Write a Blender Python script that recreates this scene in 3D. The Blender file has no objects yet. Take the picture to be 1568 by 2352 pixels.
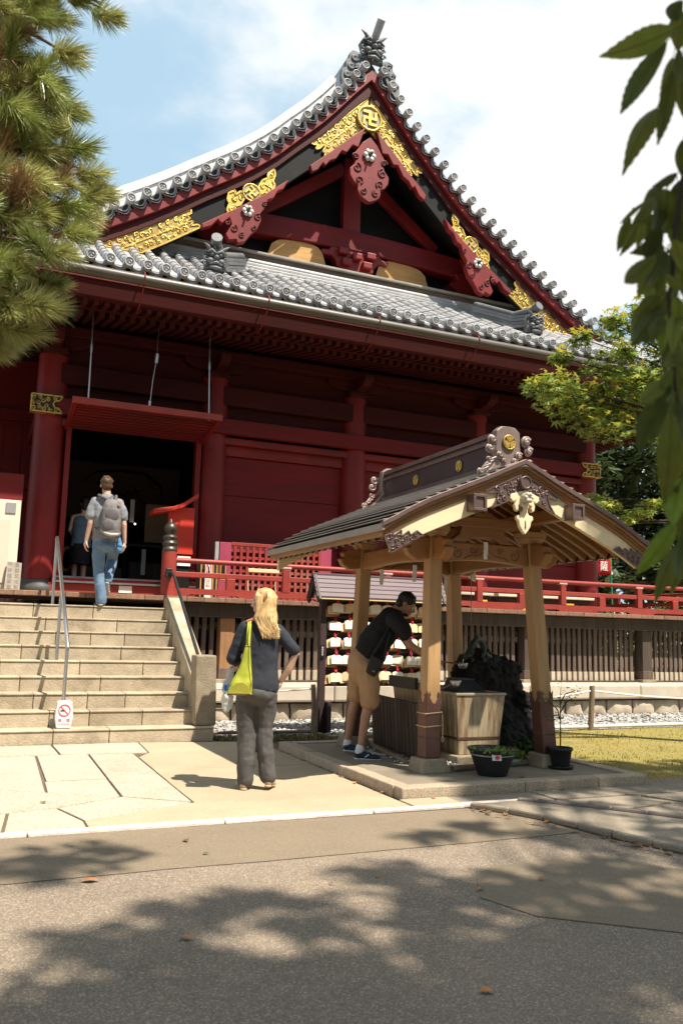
import bpy, bmesh, math, random
from mathutils import Vector, Matrix, noise
R=math.radians; PI=math.pi
rnd=random.Random(7)
S=bpy.context.scene; COL=S.collection
# ------------------------------------------------------------------ camera
def camera():
    t,r,y=R(8.12),R(-1.45),R(23.41)
    fwd=Vector((math.sin(y)*math.cos(t),math.cos(y)*math.cos(t),math.sin(t)))
    rt=Vector((math.cos(y),-math.sin(y),0)); up=rt.cross(fwd)
    r2=rt*math.cos(r)-up*math.sin(r); u2=up*math.cos(r)+rt*math.sin(r)
    cd=bpy.data.cameras.new('camera'); co=bpy.data.objects.new('camera',cd); COL.objects.link(co)
    m=Matrix((r2,u2,-fwd)).transposed().to_4x4(); m.translation=(0,0,1.35); co.matrix_world=m
    cd.sensor_fit='VERTICAL'; cd.sensor_height=24; cd.lens=24*1940/2352
    cd.clip_end=2000; cd.clip_start=.05
    cd.dof.use_dof=True; cd.dof.focus_distance=11; cd.dof.aperture_fstop=2.5
    S.camera=co
camera()
# ------------------------------------------------------------------ light
TOSUN=Vector((.236,-.424,.875)).normalized()
SUN_EL=math.asin(TOSUN.z); SUN_ROT=math.atan2(TOSUN.x,TOSUN.y)
def world():
    w=bpy.data.worlds.new('World'); S.world=w; w.use_nodes=True
    nt=w.node_tree; N=nt.nodes; L=nt.links; N.clear()
    sky=N.new('ShaderNodeTexSky'); sky.sky_type='NISHITA'; sky.sun_disc=False
    sky.sun_elevation=SUN_EL; sky.sun_rotation=SUN_ROT; sky.dust_density=1.6; sky.air_density=1.0; sky.ozone_density=1.6
    tc=N.new('ShaderNodeTexCoord')
    # clouds: noise over the sky projected on a flat layer (direction / height)
    sep=N.new('ShaderNodeSeparateXYZ'); L.new(tc.outputs['Generated'],sep.inputs[0])
    mx=N.new('ShaderNodeMath'); mx.operation='MAXIMUM'; mx.inputs[1].default_value=.0; L.new(sep.outputs['Z'],mx.inputs[0])
    ad=N.new('ShaderNodeMath'); ad.operation='ADD'; ad.inputs[1].default_value=.18; L.new(mx.outputs[0],ad.inputs[0])
    dv=N.new('ShaderNodeVectorMath'); dv.operation='DIVIDE'; cb=N.new('ShaderNodeCombineXYZ')
    for i in range(3): L.new(ad.outputs[0],cb.inputs[i])
    L.new(tc.outputs['Generated'],dv.inputs[0]); L.new(cb.outputs[0],dv.inputs[1])
    n1=N.new('ShaderNodeTexNoise'); n1.inputs['Scale'].default_value=1.15; n1.inputs['Detail'].default_value=7; n1.inputs['Roughness'].default_value=.55
    mp=N.new('ShaderNodeMapping'); mp.inputs['Location'].default_value=CLOUD_OFF; L.new(dv.outputs[0],mp.inputs[0]); L.new(mp.outputs[0],n1.inputs['Vector'])
    # the cloud bank stands to the right of the hall (a broad real cloud, thinning to blue on the left)
    dt=N.new('ShaderNodeVectorMath'); dt.operation='DOT_PRODUCT'; dt.inputs[1].default_value=Vector((.90,.62,.10)).normalized(); L.new(tc.outputs['Generated'],dt.inputs[0])
    rg=N.new('ShaderNodeMapRange'); rg.inputs['From Min'].default_value=.70; rg.inputs['From Max'].default_value=1; rg.inputs['To Min'].default_value=-.03; rg.inputs['To Max'].default_value=.075
    L.new(dt.outputs['Value'],rg.inputs['Value'])
    sm=N.new('ShaderNodeMath'); sm.operation='ADD'; L.new(n1.outputs['Fac'],sm.inputs[0]); L.new(rg.outputs[0],sm.inputs[1])
    cr=N.new('ShaderNodeMapRange'); cr.interpolation_type='SMOOTHSTEP'; cr.inputs["From Min"].default_value=.46; cr.inputs["From Max"].default_value=.60; cr.inputs['To Max'].default_value=.95
    L.new(sm.outputs[0],cr.inputs['Value'])
    hz=N.new('ShaderNodeMix'); hz.data_type='RGBA'; hz.inputs[0].default_value=.70; hz.inputs[7].default_value=(4.4,6.3,7.5,1); L.new(sky.outputs[0],hz.inputs[6])
    mix=N.new('ShaderNodeMix'); mix.data_type='RGBA'; L.new(cr.outputs[0],mix.inputs[0]); L.new(hz.outputs[2],mix.inputs[6]); mix.inputs[7].default_value=(8.0,7.9,7.75,1)
    bg=N.new('ShaderNodeBackground'); bg.inputs['Strength'].default_value=SKY_STR; L.new(mix.outputs[2],bg.inputs[0])
    out=N.new('ShaderNodeOutputWorld'); L.new(bg.outputs[0],out.inputs[0])
CLOUD_OFF=(4.3,3.1,0); SKY_STR=.082
world()
sl=bpy.data.lights.new('sun','SUN'); sl.energy=5.0; sl.angle=R(.53); sl.color=(1,.93,.80)
so=bpy.data.objects.new('sun',sl); COL.objects.link(so); so.rotation_euler=TOSUN.to_track_quat('Z','Y').to_euler(); so.location=(20,-36,75)
S.view_settings.view_transform='Standard'; S.view_settings.look='None'; S.view_settings.gamma=1; S.view_settings.use_curve_mapping=False
S.view_settings.exposure=.82
S.cycles.max_bounces=6; S.cycles.diffuse_bounces=4; S.cycles.transparent_max_bounces=8
# ------------------------------------------------------------------ materials
MATS={}
def M(name,col,rough=.65,var=.25,vs=3.0,bump=.15,bs=40.0,metal=0,stretch=(1,1,1),col2=None,spec=.4,objvar=.12,dirt=None,dirt_s=1.3,trans=0,coat=0):
    """procedural principled material: two noise scales of tone, optional dirt colour, fine relief, per-object tone"""
    if name in MATS: return MATS[name]
    m=bpy.data.materials.new(name); m.use_nodes=True; MATS[name]=m
    nt=m.node_tree; N=nt.nodes; L=nt.links; b=N['Principled BSDF']; out=N['Material Output']
    ge=N.new('ShaderNodeNewGeometry'); mp=N.new('ShaderNodeMapping'); mp.inputs['Scale'].default_value=stretch; L.new(ge.outputs['Position'],mp.inputs[0])
    n=N.new('ShaderNodeTexNoise'); n.inputs['Scale'].default_value=vs; n.inputs['Detail'].default_value=6; n.inputs['Roughness'].default_value=.65; L.new(mp.outputs[0],n.inputs['Vector'])
    c1=tuple(col)+(1,); c2=tuple(col2 or [c*(1-var) for c in col])+(1,)
    rp=N.new('ShaderNodeMapRange'); rp.inputs['From Min'].default_value=.34; rp.inputs['From Max'].default_value=.68; L.new(n.outputs['Fac'],rp.inputs['Value'])
    mx=N.new('ShaderNodeMix'); mx.data_type='RGBA'; mx.inputs[6].default_value=c1; mx.inputs[7].default_value=c2; L.new(rp.outputs[0],mx.inputs[0])
    last=mx.outputs[2]
    if dirt:
        n3=N.new('ShaderNodeTexNoise'); n3.inputs['Scale'].default_value=dirt_s; n3.inputs['Detail'].default_value=8; n3.inputs['Roughness'].default_value=.7; L.new(mp.outputs[0],n3.inputs['Vector'])
        r3=N.new('ShaderNodeMapRange'); r3.inputs['From Min'].default_value=.5; r3.inputs['From Max'].default_value=.72; r3.inputs['To Max'].default_value=.75; L.new(n3.outputs['Fac'],r3.inputs['Value'])
        m3=N.new('ShaderNodeMix'); m3.data_type='RGBA'; m3.inputs[7].default_value=tuple(dirt)+(1,); L.new(r3.outputs[0],m3.inputs[0]); L.new(last,m3.inputs[6]); last=m3.outputs[2]
    if objvar:
        oi=N.new('ShaderNodeObjectInfo'); r4=N.new('ShaderNodeMapRange'); r4.inputs['To Min'].default_value=1-objvar; r4.inputs['To Max'].default_value=1+objvar; L.new(oi.outputs['Random'],r4.inputs['Value'])
        hs=N.new('ShaderNodeHueSaturation'); L.new(r4.outputs[0],hs.inputs['Value']); L.new(last,hs.inputs['Color']); last=hs.outputs[0]
    L.new(last,b.inputs['Base Color']); b.inputs['Roughness'].default_value=rough; b.inputs['Metallic'].default_value=metal
    b.inputs['Specular IOR Level'].default_value=spec
    if coat: b.inputs['Coat Weight'].default_value=coat
    if bump:
        n2=N.new('ShaderNodeTexNoise'); n2.inputs['Scale'].default_value=bs; n2.inputs['Detail'].default_value=4; L.new(mp.outputs[0],n2.inputs['Vector'])
        bp=N.new('ShaderNodeBump'); bp.inputs['Strength'].default_value=min(1,bump*2); bp.inputs['Distance'].default_value=.012; L.new(n2.outputs['Fac'],bp.inputs['Height']); L.new(bp.outputs[0],b.inputs['Normal'])
    if trans:
        tb=N.new('ShaderNodeBsdfTranslucent'); L.new(last,tb.inputs['Color']); ms=N.new('ShaderNodeMixShader'); ms.inputs[0].default_value=trans
        L.new(b.outputs[0],ms.inputs[1]); L.new(tb.outputs[0],ms.inputs[2]); L.new(ms.outputs[0],out.inputs['Surface'])
    return m
def speckle(m,scale,cols,amount=.5):
    """adds a coloured aggregate (voronoi cells) over a material made by M"""
    nt=m.node_tree; N=nt.nodes; L=nt.links; b=N['Principled BSDF']
    src=b.inputs['Base Color'].links[0].from_socket
    ge=N.new('ShaderNodeNewGeometry'); v=N.new('ShaderNodeTexVoronoi'); v.inputs['Scale'].default_value=scale; L.new(ge.outputs['Position'],v.inputs['Vector'])
    cr=N.new('ShaderNodeValToRGB'); cr.color_ramp.interpolation='CONSTANT'
    while len(cr.color_ramp.elements)<len(cols): cr.color_ramp.elements.new(.5)
    for e,(p,c) in zip(cr.color_ramp.elements,cols): e.position=p; e.color=tuple(c)+(1,)
    sx=N.new('ShaderNodeSeparateColor'); L.new(v.outputs['Color'],sx.inputs[0]); L.new(sx.outputs[0],cr.inputs[0])
    mx=N.new('ShaderNodeMix'); mx.data_type='RGBA'; mx.inputs[0].default_value=amount; L.new(src,mx.inputs[6]); L.new(cr.outputs[0],mx.inputs[7]); L.new(mx.outputs[2],b.inputs['Base Color'])
    bp=N.new('ShaderNodeBump'); bp.inputs['Strength'].default_value=.5; bp.inputs['Distance'].default_value=.006; L.new(v.outputs['Distance'],bp.inputs['Height']); bp.invert=True
    if b.inputs['Normal'].links: L.new(b.inputs['Normal'].links[0].from_socket,bp.inputs['Normal'])
    L.new(bp.outputs[0],b.inputs['Normal'])
    return m
def emit(name,col,st):
    m=bpy.data.materials.new(name); m.use_nodes=True; b=m.node_tree.nodes['Principled BSDF']; b.inputs['Base Color'].default_value=tuple(col)+(1,)
    b.inputs['Emission Color'].default_value=tuple(col)+(1,); b.inputs['Emission Strength'].default_value=st; return m
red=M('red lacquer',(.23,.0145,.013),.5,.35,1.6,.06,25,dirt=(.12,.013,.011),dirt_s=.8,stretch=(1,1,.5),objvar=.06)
reddark=M('dark red with eave shade',(.064,.0065,.0055),.65,.35,2.2,.08,30,stretch=(.3,1,2.2),dirt=(.04,.006,.0055),objvar=.08,spec=.25)  # red darkened to carry the eave shade; lower bargeboard shares it
redwall=M('weathered red board',(.19,.0115,.0125),.6,.35,2.2,.08,30,stretch=(.3,1,2.2),dirt=(.115,.021,.019),dirt_s=1.1,spec=.3,objvar=.08)
redrail=M('vermilion rail paint',(.34,.046,.032),.5,.3,3,.08,40,dirt=(.25,.05,.04),dirt_s=2.2,objvar=.05)
blackw=M('black lacquer board',(.010,.009,.0085),.65,.4,2,.05,20,stretch=(.4,1,1),dirt=(.022,.018,.015),dirt_s=1.6,spec=.2)
darkwood=M('dark aged wood',(.085,.06,.045),.7,.45,3,.2,30,stretch=(4,4,.5),dirt=(.035,.025,.02))
slatwood=M('weathered slat wood',(.15,.105,.08),.8,.35,4,.2,30,stretch=(5,5,.4),dirt=(.06,.038,.028),dirt_s=2)
orangewood=M('bare cedar board',(.62,.33,.11),.6,.3,3,.1,30,stretch=(.6,2,4))
edgewood=M('worn deck edge wood',(.30,.17,.11),.75,.4,5,.2,30,stretch=(2,1,1),dirt=(.14,.07,.05),dirt_s=4)
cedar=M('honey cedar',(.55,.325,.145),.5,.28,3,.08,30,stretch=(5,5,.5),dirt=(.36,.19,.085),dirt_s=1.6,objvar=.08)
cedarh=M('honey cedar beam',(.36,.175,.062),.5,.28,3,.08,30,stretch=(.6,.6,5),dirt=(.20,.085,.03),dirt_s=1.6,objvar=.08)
palewood=M('pale bargeboard',(.86,.70,.44),.5,.1,3,.04,30,stretch=(.5,1,4),objvar=.03)
copper=M('brown copper sheet',(.36,.315,.275),.5,.2,4,.05,30,metal=.2,dirt=(.40,.33,.29),objvar=.10)
copperd=M('dark copper trim',(.20,.13,.115),.38,.3,5,.06,40,metal=.45,objvar=.05)
postcopper=M('red brown post sleeve',(.165,.075,.056),.42,.3,5,.05,30,metal=.3,objvar=.04)
giltg=M('gilt ground',(.50,.34,.12),.45,.35,6,.15,40,metal=.55)
gold=M('gilded copper',(.80,.53,.13),.36,.45,9,.2,60,metal=.7,objvar=.04)
goldd=M('dark ground of fittings',(.05,.04,.03),.5,.3,6,.1,40)
tile=M('silver grey roof tile',(.41,.405,.41),.38,.25,5,.1,50,dirt=(.26,.245,.23),dirt_s=2.2,objvar=.14)
tiled=M('dark grey ornament tile',(.16,.165,.17),.5,.4,6,.15,50,dirt=(.08,.08,.08))
mortar=M('roof mortar',(.34,.33,.31),.9,.3,4,.1,40)
bronzep=M('bronze downpipe paint',(.095,.075,.058),.4,.25,3,.03,30,objvar=.03)
stone=M('stair stone',(.46,.375,.265),.88,.3,3.5,.3,45,dirt=(.16,.11,.06),dirt_s=1.9,objvar=.15)
stoned=M('newel stone',(.36,.29,.20),.9,.35,5,.35,60,dirt=(.20,.15,.10),dirt_s=4)
kerb=speckle(M('granite kerb',(.46,.36,.25),.85,.25,6,.2,60,dirt=(.30,.21,.14),dirt_s=3),160,[(0,(.20,.15,.11)),(.3,(.45,.36,.26)),(.75,(.62,.52,.40))],.45)
slabm=speckle(M('granite paving',(.48,.405,.31),.88,.2,2.5,.2,60,dirt=(.29,.22,.15),dirt_s=1.7,objvar=.09),110,[(0,(.30,.24,.18)),(.3,(.48,.405,.31)),(.75,(.62,.55,.45))],.5)
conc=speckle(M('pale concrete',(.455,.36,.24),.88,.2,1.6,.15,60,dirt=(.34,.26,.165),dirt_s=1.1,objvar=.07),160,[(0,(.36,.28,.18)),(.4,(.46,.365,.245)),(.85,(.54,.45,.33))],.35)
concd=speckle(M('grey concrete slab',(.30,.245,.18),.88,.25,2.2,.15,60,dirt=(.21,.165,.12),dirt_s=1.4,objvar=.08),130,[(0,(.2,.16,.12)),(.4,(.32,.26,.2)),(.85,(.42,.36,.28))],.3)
asph=speckle(M('coarse asphalt',(.25,.197,.148),.9,.3,1.2,.3,90,dirt=(.31,.235,.165),dirt_s=.7,objvar=0),150,[(0,(.15,.11,.08)),(.36,(.245,.185,.13)),(.66,(.35,.27,.195)),(.92,(.60,.50,.385))],.5)
asphs=speckle(M('smooth asphalt',(.235,.178,.118),.9,.18,1.6,.15,120,dirt=(.19,.145,.10),dirt_s=1.1,objvar=0),150,[(0,(.18,.14,.10)),(.5,(.245,.19,.13)),(.93,(.40,.33,.25))],.35)
earth=M('packed earth',(.17,.12,.075),.95,.35,2,.4,40,dirt=(.09,.065,.04),objvar=0)
moss=speckle(M('mossy lawn',(.33,.25,.055),.95,.3,2,.5,70,col2=(.20,.18,.04),dirt=(.36,.26,.13),dirt_s=1.3,objvar=0),70,[(0,(.15,.13,.03)),(.4,(.26,.2,.05)),(.85,(.40,.31,.15))],.45)
gravelm=M('pale gravel stone',(.48,.46,.43),.85,.4,9,.1,40,dirt=(.30,.28,.26),dirt_s=9,objvar=0)
plinth=M('plinth stone',(.50,.41,.31),.88,.25,3,.3,45,dirt=(.33,.255,.18),dirt_s=3,objvar=.10)
steel=M('brushed steel',(.55,.54,.52),.28,.15,8,.02,60,metal=.9,objvar=0)
blackm=M('black painted metal',(.03,.028,.027),.4,.3,8,.03,60)
lava=M('black lava rock',(.016,.013,.011),.9,.5,6,1,14,dirt=(.05,.038,.03),dirt_s=4)
bronze=M('green bronze',(.07,.085,.07),.5,.4,9,.2,60,metal=.4,dirt=(.12,.14,.11))
basinm=M('stained copper basin',(.55,.44,.29),.5,.3,2,.08,30,stretch=(9,9,.4),col2=(.22,.14,.07),dirt=(.17,.06,.025),dirt_s=1.0,metal=.25,objvar=0)
blackp=M('black plastic',(.018,.018,.02),.45,.2,5,.02,40)
white=M('white board',(.80,.78,.74),.5,.05,3,0)
paper=M('white paper',(.78,.76,.70),.7,.06,3,0)
cream=M('cream painted metal',(.70,.64,.50),.5,.08,1.5,.02,30)
redink=M('red print',(.72,.06,.08),.6,.05,3,0)
blackink=M('black print',(.03,.028,.028),.7,.1,3,0)
greyink=M('grey print',(.30,.28,.26),.7,.1,3,0)
flagred=M('red banner cloth',(.50,.018,.022),.75,.12,3,.05,90,trans=.25)
greenp=M('green pole',(.02,.30,.13),.45,.1,3,0)
rope=M('straw rope',(.60,.45,.24),.9,.3,20,.2,90)
whiterope=M('white rope',(.74,.70,.62),.85,.15,15,.1,90)
bamboo=M('weathered stake',(.26,.19,.12),.85,.4,6,.2,30,stretch=(4,4,.6))
emaw=M('fresh ema wood',(.82,.62,.36),.55,.15,5,.03,30,stretch=(1,1,5),objvar=.12)
emao=M('older ema wood',(.58,.30,.11),.6,.2,5,.03,30,stretch=(1,1,5),objvar=.15)
cord=M('red cord',(.62,.025,.045),.7,.2,20,.05,90)
purple=M('purple brown metal roof',(.115,.078,.088),.55,.15,3,.03,30,metal=.15)
rackw=M('dark rack timber',(.055,.03,.032),.55,.3,4,.08,30)
bark=M('bark',(.07,.052,.038),.95,.5,6,.8,18,stretch=(3,3,.6))
CHARM={}
# ------------------------------------------------------------------ mesh helpers
ORG={}
def V(*a): return Vector(a if len(a)==3 else a[0])
class MB:
    def __init__(s): s.v=[]; s.f=[]; s.sm=[]
    def add(s,vs,fs,smooth=False):
        o=len(s.v); s.v+= [tuple(p) for p in vs]
        for f in fs: s.f.append([i+o for i in f]); s.sm.append(smooth)
        return s
    def box(s,x0,x1,y0,y1,z0,z1):
        return s.hexa([(x0,y0,z0),(x1,y0,z0),(x1,y1,z0),(x0,y1,z0),(x0,y0,z1),(x1,y0,z1),(x1,y1,z1),(x0,y1,z1)])
    def hexa(s,p): return s.add(p,[(3,2,1,0),(4,5,6,7),(0,1,5,4),(1,2,6,5),(2,3,7,6),(3,0,4,7)])
    def bar(s,p,q,w,h,up=(0,0,1),w2=None,h2=None):
        p=V(p);q=V(q);d=(q-p).normalized();u=V(up); x=d.cross(u).normalized(); u=x.cross(d)
        w2=w2 or w; h2=h2 or h
        a=[p-x*w/2-u*h/2,p+x*w/2-u*h/2,p+x*w/2+u*h/2,p-x*w/2+u*h/2]; b=[q-x*w2/2-u*h2/2,q+x*w2/2-u*h2/2,q+x*w2/2+u*h2/2,q-x*w2/2+u*h2/2]
        return s.add(a+b,[(0,1,2,3),(7,6,5,4),(1,0,4,5),(2,1,5,6),(3,2,6,7),(0,3,7,4)])
    def tube(s,pts,r,n=10,caps=True,smooth=True):
        pts=[V(p) for p in pts]; m=len(pts); rs=r if hasattr(r,'__len__') else [r]*m
        vs=[];up=None
        for i,p in enumerate(pts):
            d=(pts[min(i+1,m-1)]-pts[max(i-1,0)]).normalized()
            if up is None: up=V(0,0,1) if abs(d.z)<.9 else V(0,1,0)
            x=d.cross(up).normalized(); up=x.cross(d).normalized()
            for k in range(n):
                a=2*PI*k/n; vs.append(p+(x*math.cos(a)+up*math.sin(a))*rs[i])
        fs=[(i*n+k,i*n+(k+1)%n,(i+1)*n+(k+1)%n,(i+1)*n+k) for i in range(m-1) for k in range(n)]
        s.add(vs,fs,smooth)
        if caps: s.add(vs[:n],[tuple(range(n-1,-1,-1))]); s.add(vs[-n:],[tuple(range(n))])
        return s
    def cyl(s,p,q,r0,r1=None,n=14,smooth=True): return s.tube([p,q],[r0,r0 if r1 is None else r1],n,True,smooth)
    def prism(s,poly,ext):
        """closed polygon (3-D points) extruded by vector"""
        e=V(ext); n=len(poly); a=[V(p) for p in poly]; b=[p+e for p in a]
        nr=sum(((a[i].cross(a[(i+1)%n])) for i in range(n)),V(0,0,0))
        f=[tuple(range(n)),tuple(range(2*n-1,n-1,-1))]+[(i,i+n,(i+1)%n+n,(i+1)%n) for i in range(n)]
        if nr.dot(e)>0: f=[tuple(reversed(k)) for k in f]
        return s.add(a+b,f)
    def lathe(s,prof,c=(0,0,0),n=20,smooth=True):
        vs=[(c[0]+r*math.cos(2*PI*k/n),c[1]+r*math.sin(2*PI*k/n),c[2]+z) for r,z in prof for k in range(n)]
        m=len(prof); fs=[(i*n+k,i*n+(k+1)%n,(i+1)*n+(k+1)%n,(i+1)*n+k) for i in range(m-1) for k in range(n)]
        if prof[0][0]>1e-4: fs.append(tuple(range(n-1,-1,-1)))
        if prof[-1][0]>1e-4: fs.append(tuple((m-1)*n+k for k in range(n)))
        return s.add(vs,fs,smooth)
    def ell(s,c,r,n=12,m=8,rot=None,smooth=True):
        vs=[];r=r if hasattr(r,'__len__') else (r,r,r)
        for i in range(m+1):
            t=PI*i/m
            for k in range(n):
                a=2*PI*k/n; p=V(r[0]*math.sin(t)*math.cos(a),r[1]*math.sin(t)*math.sin(a),-r[2]*math.cos(t))
                if rot: p=rot@p
                vs.append(p+V(c))
        return s.add(vs,[(i*n+k,i*n+(k+1)%n,(i+1)*n+(k+1)%n,(i+1)*n+k) for i in range(m) for k in range(n)],smooth)
    def grid(s,fn,nu,nv,smooth=True,th=None):
        vs=[V(fn(u/nu,v/nv)) for u in range(nu+1) for v in range(nv+1)]; w=nv+1
        fs=[(u*w+v,u*w+v+1,(u+1)*w+v+1,(u+1)*w+v) for u in range(nu) for v in range(nv)]
        s.add(vs,fs,smooth)
        return s
def obj(name,mb,mat,parent=None,org=None,bevel=0,kind=None,smooth=None,seg=2,solid=0):
    """one mesh object; points are given in world coordinates, the origin goes to the parent's base or to org"""
    if isinstance(mb,MB):
        if not mb.v: raise ValueError('empty '+name)
        if parent is not None: o=ORG[parent.name]
        elif org is not None: o=V(org)
        else:
            xs=list(zip(*mb.v)); o=V((min(xs[0])+max(xs[0]))/2,(min(xs[1])+max(xs[1]))/2,min(xs[2]))
        me=bpy.data.meshes.new(name); me.from_pydata([(p[0]-o.x,p[1]-o.y,p[2]-o.z) for p in mb.v],[],mb.f); me.update()
        if smooth is None: me.polygons.foreach_set('use_smooth',mb.sm)
        else: me.polygons.foreach_set('use_smooth',[smooth]*len(me.polygons))
    else: me=mb; o=V(org) if org is not None else ORG[parent.name]
    ob=bpy.data.objects.new(name,me); COL.objects.link(ob)
    if mat and not me.materials: me.materials.append(mat)
    if parent is not None:
        ob.parent=parent; ob.location=o-ORG[parent.name]
    else: ob.location=o
    ORG[ob.name]=V(o)
    if bevel:
        b=ob.modifiers.new('bevel','BEVEL'); b.width=bevel; b.segments=seg; b.limit_method='ANGLE'; b.angle_limit=R(40)
    if solid:
        b=ob.modifiers.new('solid','SOLIDIFY'); b.thickness=solid; b.offset=0
    if kind: ob['kind']=kind
    return ob
def thing(name,label,cat,loc,group=None):
    o=bpy.data.objects.new(name,None); COL.objects.link(o); o.location=loc; o.empty_display_size=.2
    ORG[o.name]=V(loc); o['label']=label; o['category']=cat
    if group: o['group']=group
    return o
def tag(o,label,cat,group=None):
    o['label']=label; o['category']=cat
    if group: o['group']=group
    return o
def setting(name,loc=(0,0,0)):
    o=bpy.data.objects.new(name,None); COL.objects.link(o); o.location=loc; ORG[o.name]=V(loc); o['kind']='structure'; return o
def inst(src,loc,rot=None,parent=None,scale=None,label=None):
    """copy sharing mesh data, moved to world loc (children copied too)"""
    c=src.copy(); COL.objects.link(c); p=parent if parent is not None else src.parent
    c.parent=p
    c.location=V(loc)-(ORG[p.name] if p is not None else V(0,0,0)); ORG[c.name]=V(loc)
    if rot is not None: c.rotation_euler=rot
    if scale is not None: c.scale=scale
    if label: c['label']=label
    for ch in src.children:
        d=ch.copy(); COL.objects.link(d); d.parent=c; ORG[d.name]=ORG[c.name]
        for g in ch.children:
            e=g.copy(); COL.objects.link(e); e.parent=d; ORG[e.name]=ORG[c.name]
    return c
def text_mesh(txt,size,ext=.002):
    c=bpy.data.curves.new('lettering','FONT'); c.body=txt; c.size=size; c.extrude=ext; c.align_x='CENTER'; c.align_y='CENTER'; c.resolution_u=3
    o=bpy.data.objects.new('lettering',c); COL.objects.link(o); dg=bpy.context.evaluated_depsgraph_get(); dg.update()
    me=bpy.data.meshes.new_from_object(o.evaluated_get(dg)); bpy.data.objects.remove(o); bpy.data.curves.remove(c); return me
def lettering(name,items,mat,parent,frame):
    """items: (text,size,u,v) set on a plane frame=(origin,uvec,vvec)"""
    mb=MB(); o,u,v=[V(k) for k in frame]; n=u.cross(v)
    for t,sz,a,b in items:
        me=text_mesh(t,sz,.0008)
        mb.add([o+u*(a+p.co.x)+v*(b+p.co.y)+n*(p.co.z) for p in me.vertices],[tuple(f.vertices) for f in me.polygons]); bpy.data.meshes.remove(me)
    return obj(name,mb,mat,parent)
def evalmesh(o):
    dg=bpy.context.evaluated_depsgraph_get(); dg.update()
    me=bpy.data.meshes.new_from_object(o.evaluated_get(dg)); return me
def fuse(mb,voxel,smooth_it=4,disp=None,tex=None):
    """voxel-fuse overlapping shapes into one continuous skin"""
    me=bpy.data.meshes.new('fuse'); me.from_pydata(mb.v,[],mb.f); me.update()
    o=bpy.data.objects.new('fuse',me); COL.objects.link(o)
    r=o.modifiers.new('r','REMESH'); r.mode='VOXEL'; r.voxel_size=voxel; r.use_smooth_shade=True
    if smooth_it:
        s=o.modifiers.new('s','SMOOTH'); s.iterations=smooth_it; s.factor=.5
    for (t,st) in (disp or []):
        d=o.modifiers.new('d','DISPLACE'); d.texture=t; d.strength=st; d.mid_level=.5; d.texture_coords='GLOBAL'
    m2=evalmesh(o); bpy.data.objects.remove(o); bpy.data.meshes.remove(me)
    m2.polygons.foreach_set('use_smooth',[True]*len(m2.polygons)); m2.materials.clear(); return m2
def fobj(name,mb,mat,parent,voxel,smooth_it=4,disp=None):
    me=fuse(mb,voxel,smooth_it,disp); o=ORG[parent.name]
    me.transform(Matrix.Translation(-o)); ob=obj(name,me,mat,parent,org=o); return ob
def cloudtex(name,scale,depth=2):
    t=bpy.data.textures.new(name,'CLOUDS'); t.noise_scale=scale; t.noise_depth=depth; return t
def lerp(a,b,t): return a+(b-a)*t
def interp(tab,x):
    if x<=tab[0][0]: return tab[0][1]
    for (a,b),(c,d) in zip(tab,tab[1:]):
        if x<=c: return b+(d-b)*(x-a)/(c-a)
    return tab[-1][1]
def spiral(c,r0,turns,n,sgn=1,a0=0,k=.2):
    return [(c[0]+r0*(1-(1-k)*i/n)*math.cos(a0+sgn*2*PI*turns*i/n),c[1]+r0*(1-(1-k)*i/n)*math.sin(a0+sgn*2*PI*turns*i/n)) for i in range(n+1)]
# ------------------------------------------------------------------ ground and paving
def sheet(name,poly,z,mat,kind='structure',parent=None,th=0):
    mb=MB()
    if th: mb.prism([(x,y,z-th) for x,y in poly],(0,0,th))
    else: mb.add([(x,y,z) for x,y in poly],[tuple(range(len(poly)))])
    o=obj(name,mb,mat,parent,org=(poly[0][0],poly[0][1],z) if parent is None else None)
    if parent is None: o['kind']=kind
    return o
def ccw(poly):
    a=sum(poly[i][0]*poly[(i+1)%len(poly)][1]-poly[(i+1)%len(poly)][0]*poly[i][1] for i in range(len(poly)))
    return poly if a>0 else poly[::-1]
sheet('ground',[(-300,-300),(300,-300),(300,300),(-300,300)],-.012,earth)
sheet('asphalt_road',[(-12,-12),(14,-12),(14,4.2),(4.6,4.6),(4.0,5.3),(-12,5.6)],0,asph)
# smooth asphalt strip with a ragged seam
def ragged(p,q,n,amp,seed):
    out=[]
    for i in range(n+1):
        t=i/n; out.append((lerp(p[0],q[0],t),lerp(p[1],q[1],t)+amp*(noise.noise(V(t*9,seed,0))+.4*noise.noise(V(t*33,seed,2)))))
    return out
sheet('asphalt_strip',ragged((-6,4.92),(3.62,4.97),70,.035,1)+[(4.05,5.0),(4.02,5.4),(3.78,5.93),(-6,6.0)],.004,asphs)
sheet('asphalt_patch',ccw(ragged((2.95,4.45),(3.75,4.45),14,.05,3)+[(4.05,3.9),(4.15,3.2),(3.6,2.9),(3.2,3.15),(2.65,3.6),(2.55,3.95),(2.75,4.3)]),.004,asphs)
pav=setting('paving',(1.5,8,0))
sheet('mortar_bed',[(-4,5.95),(3.4,5.95),(3.4,10.3),(-4,10.3)],.003,M('dark joint',(.17,.125,.085),.95,.3,5,.3,40),parent=pav)
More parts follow.
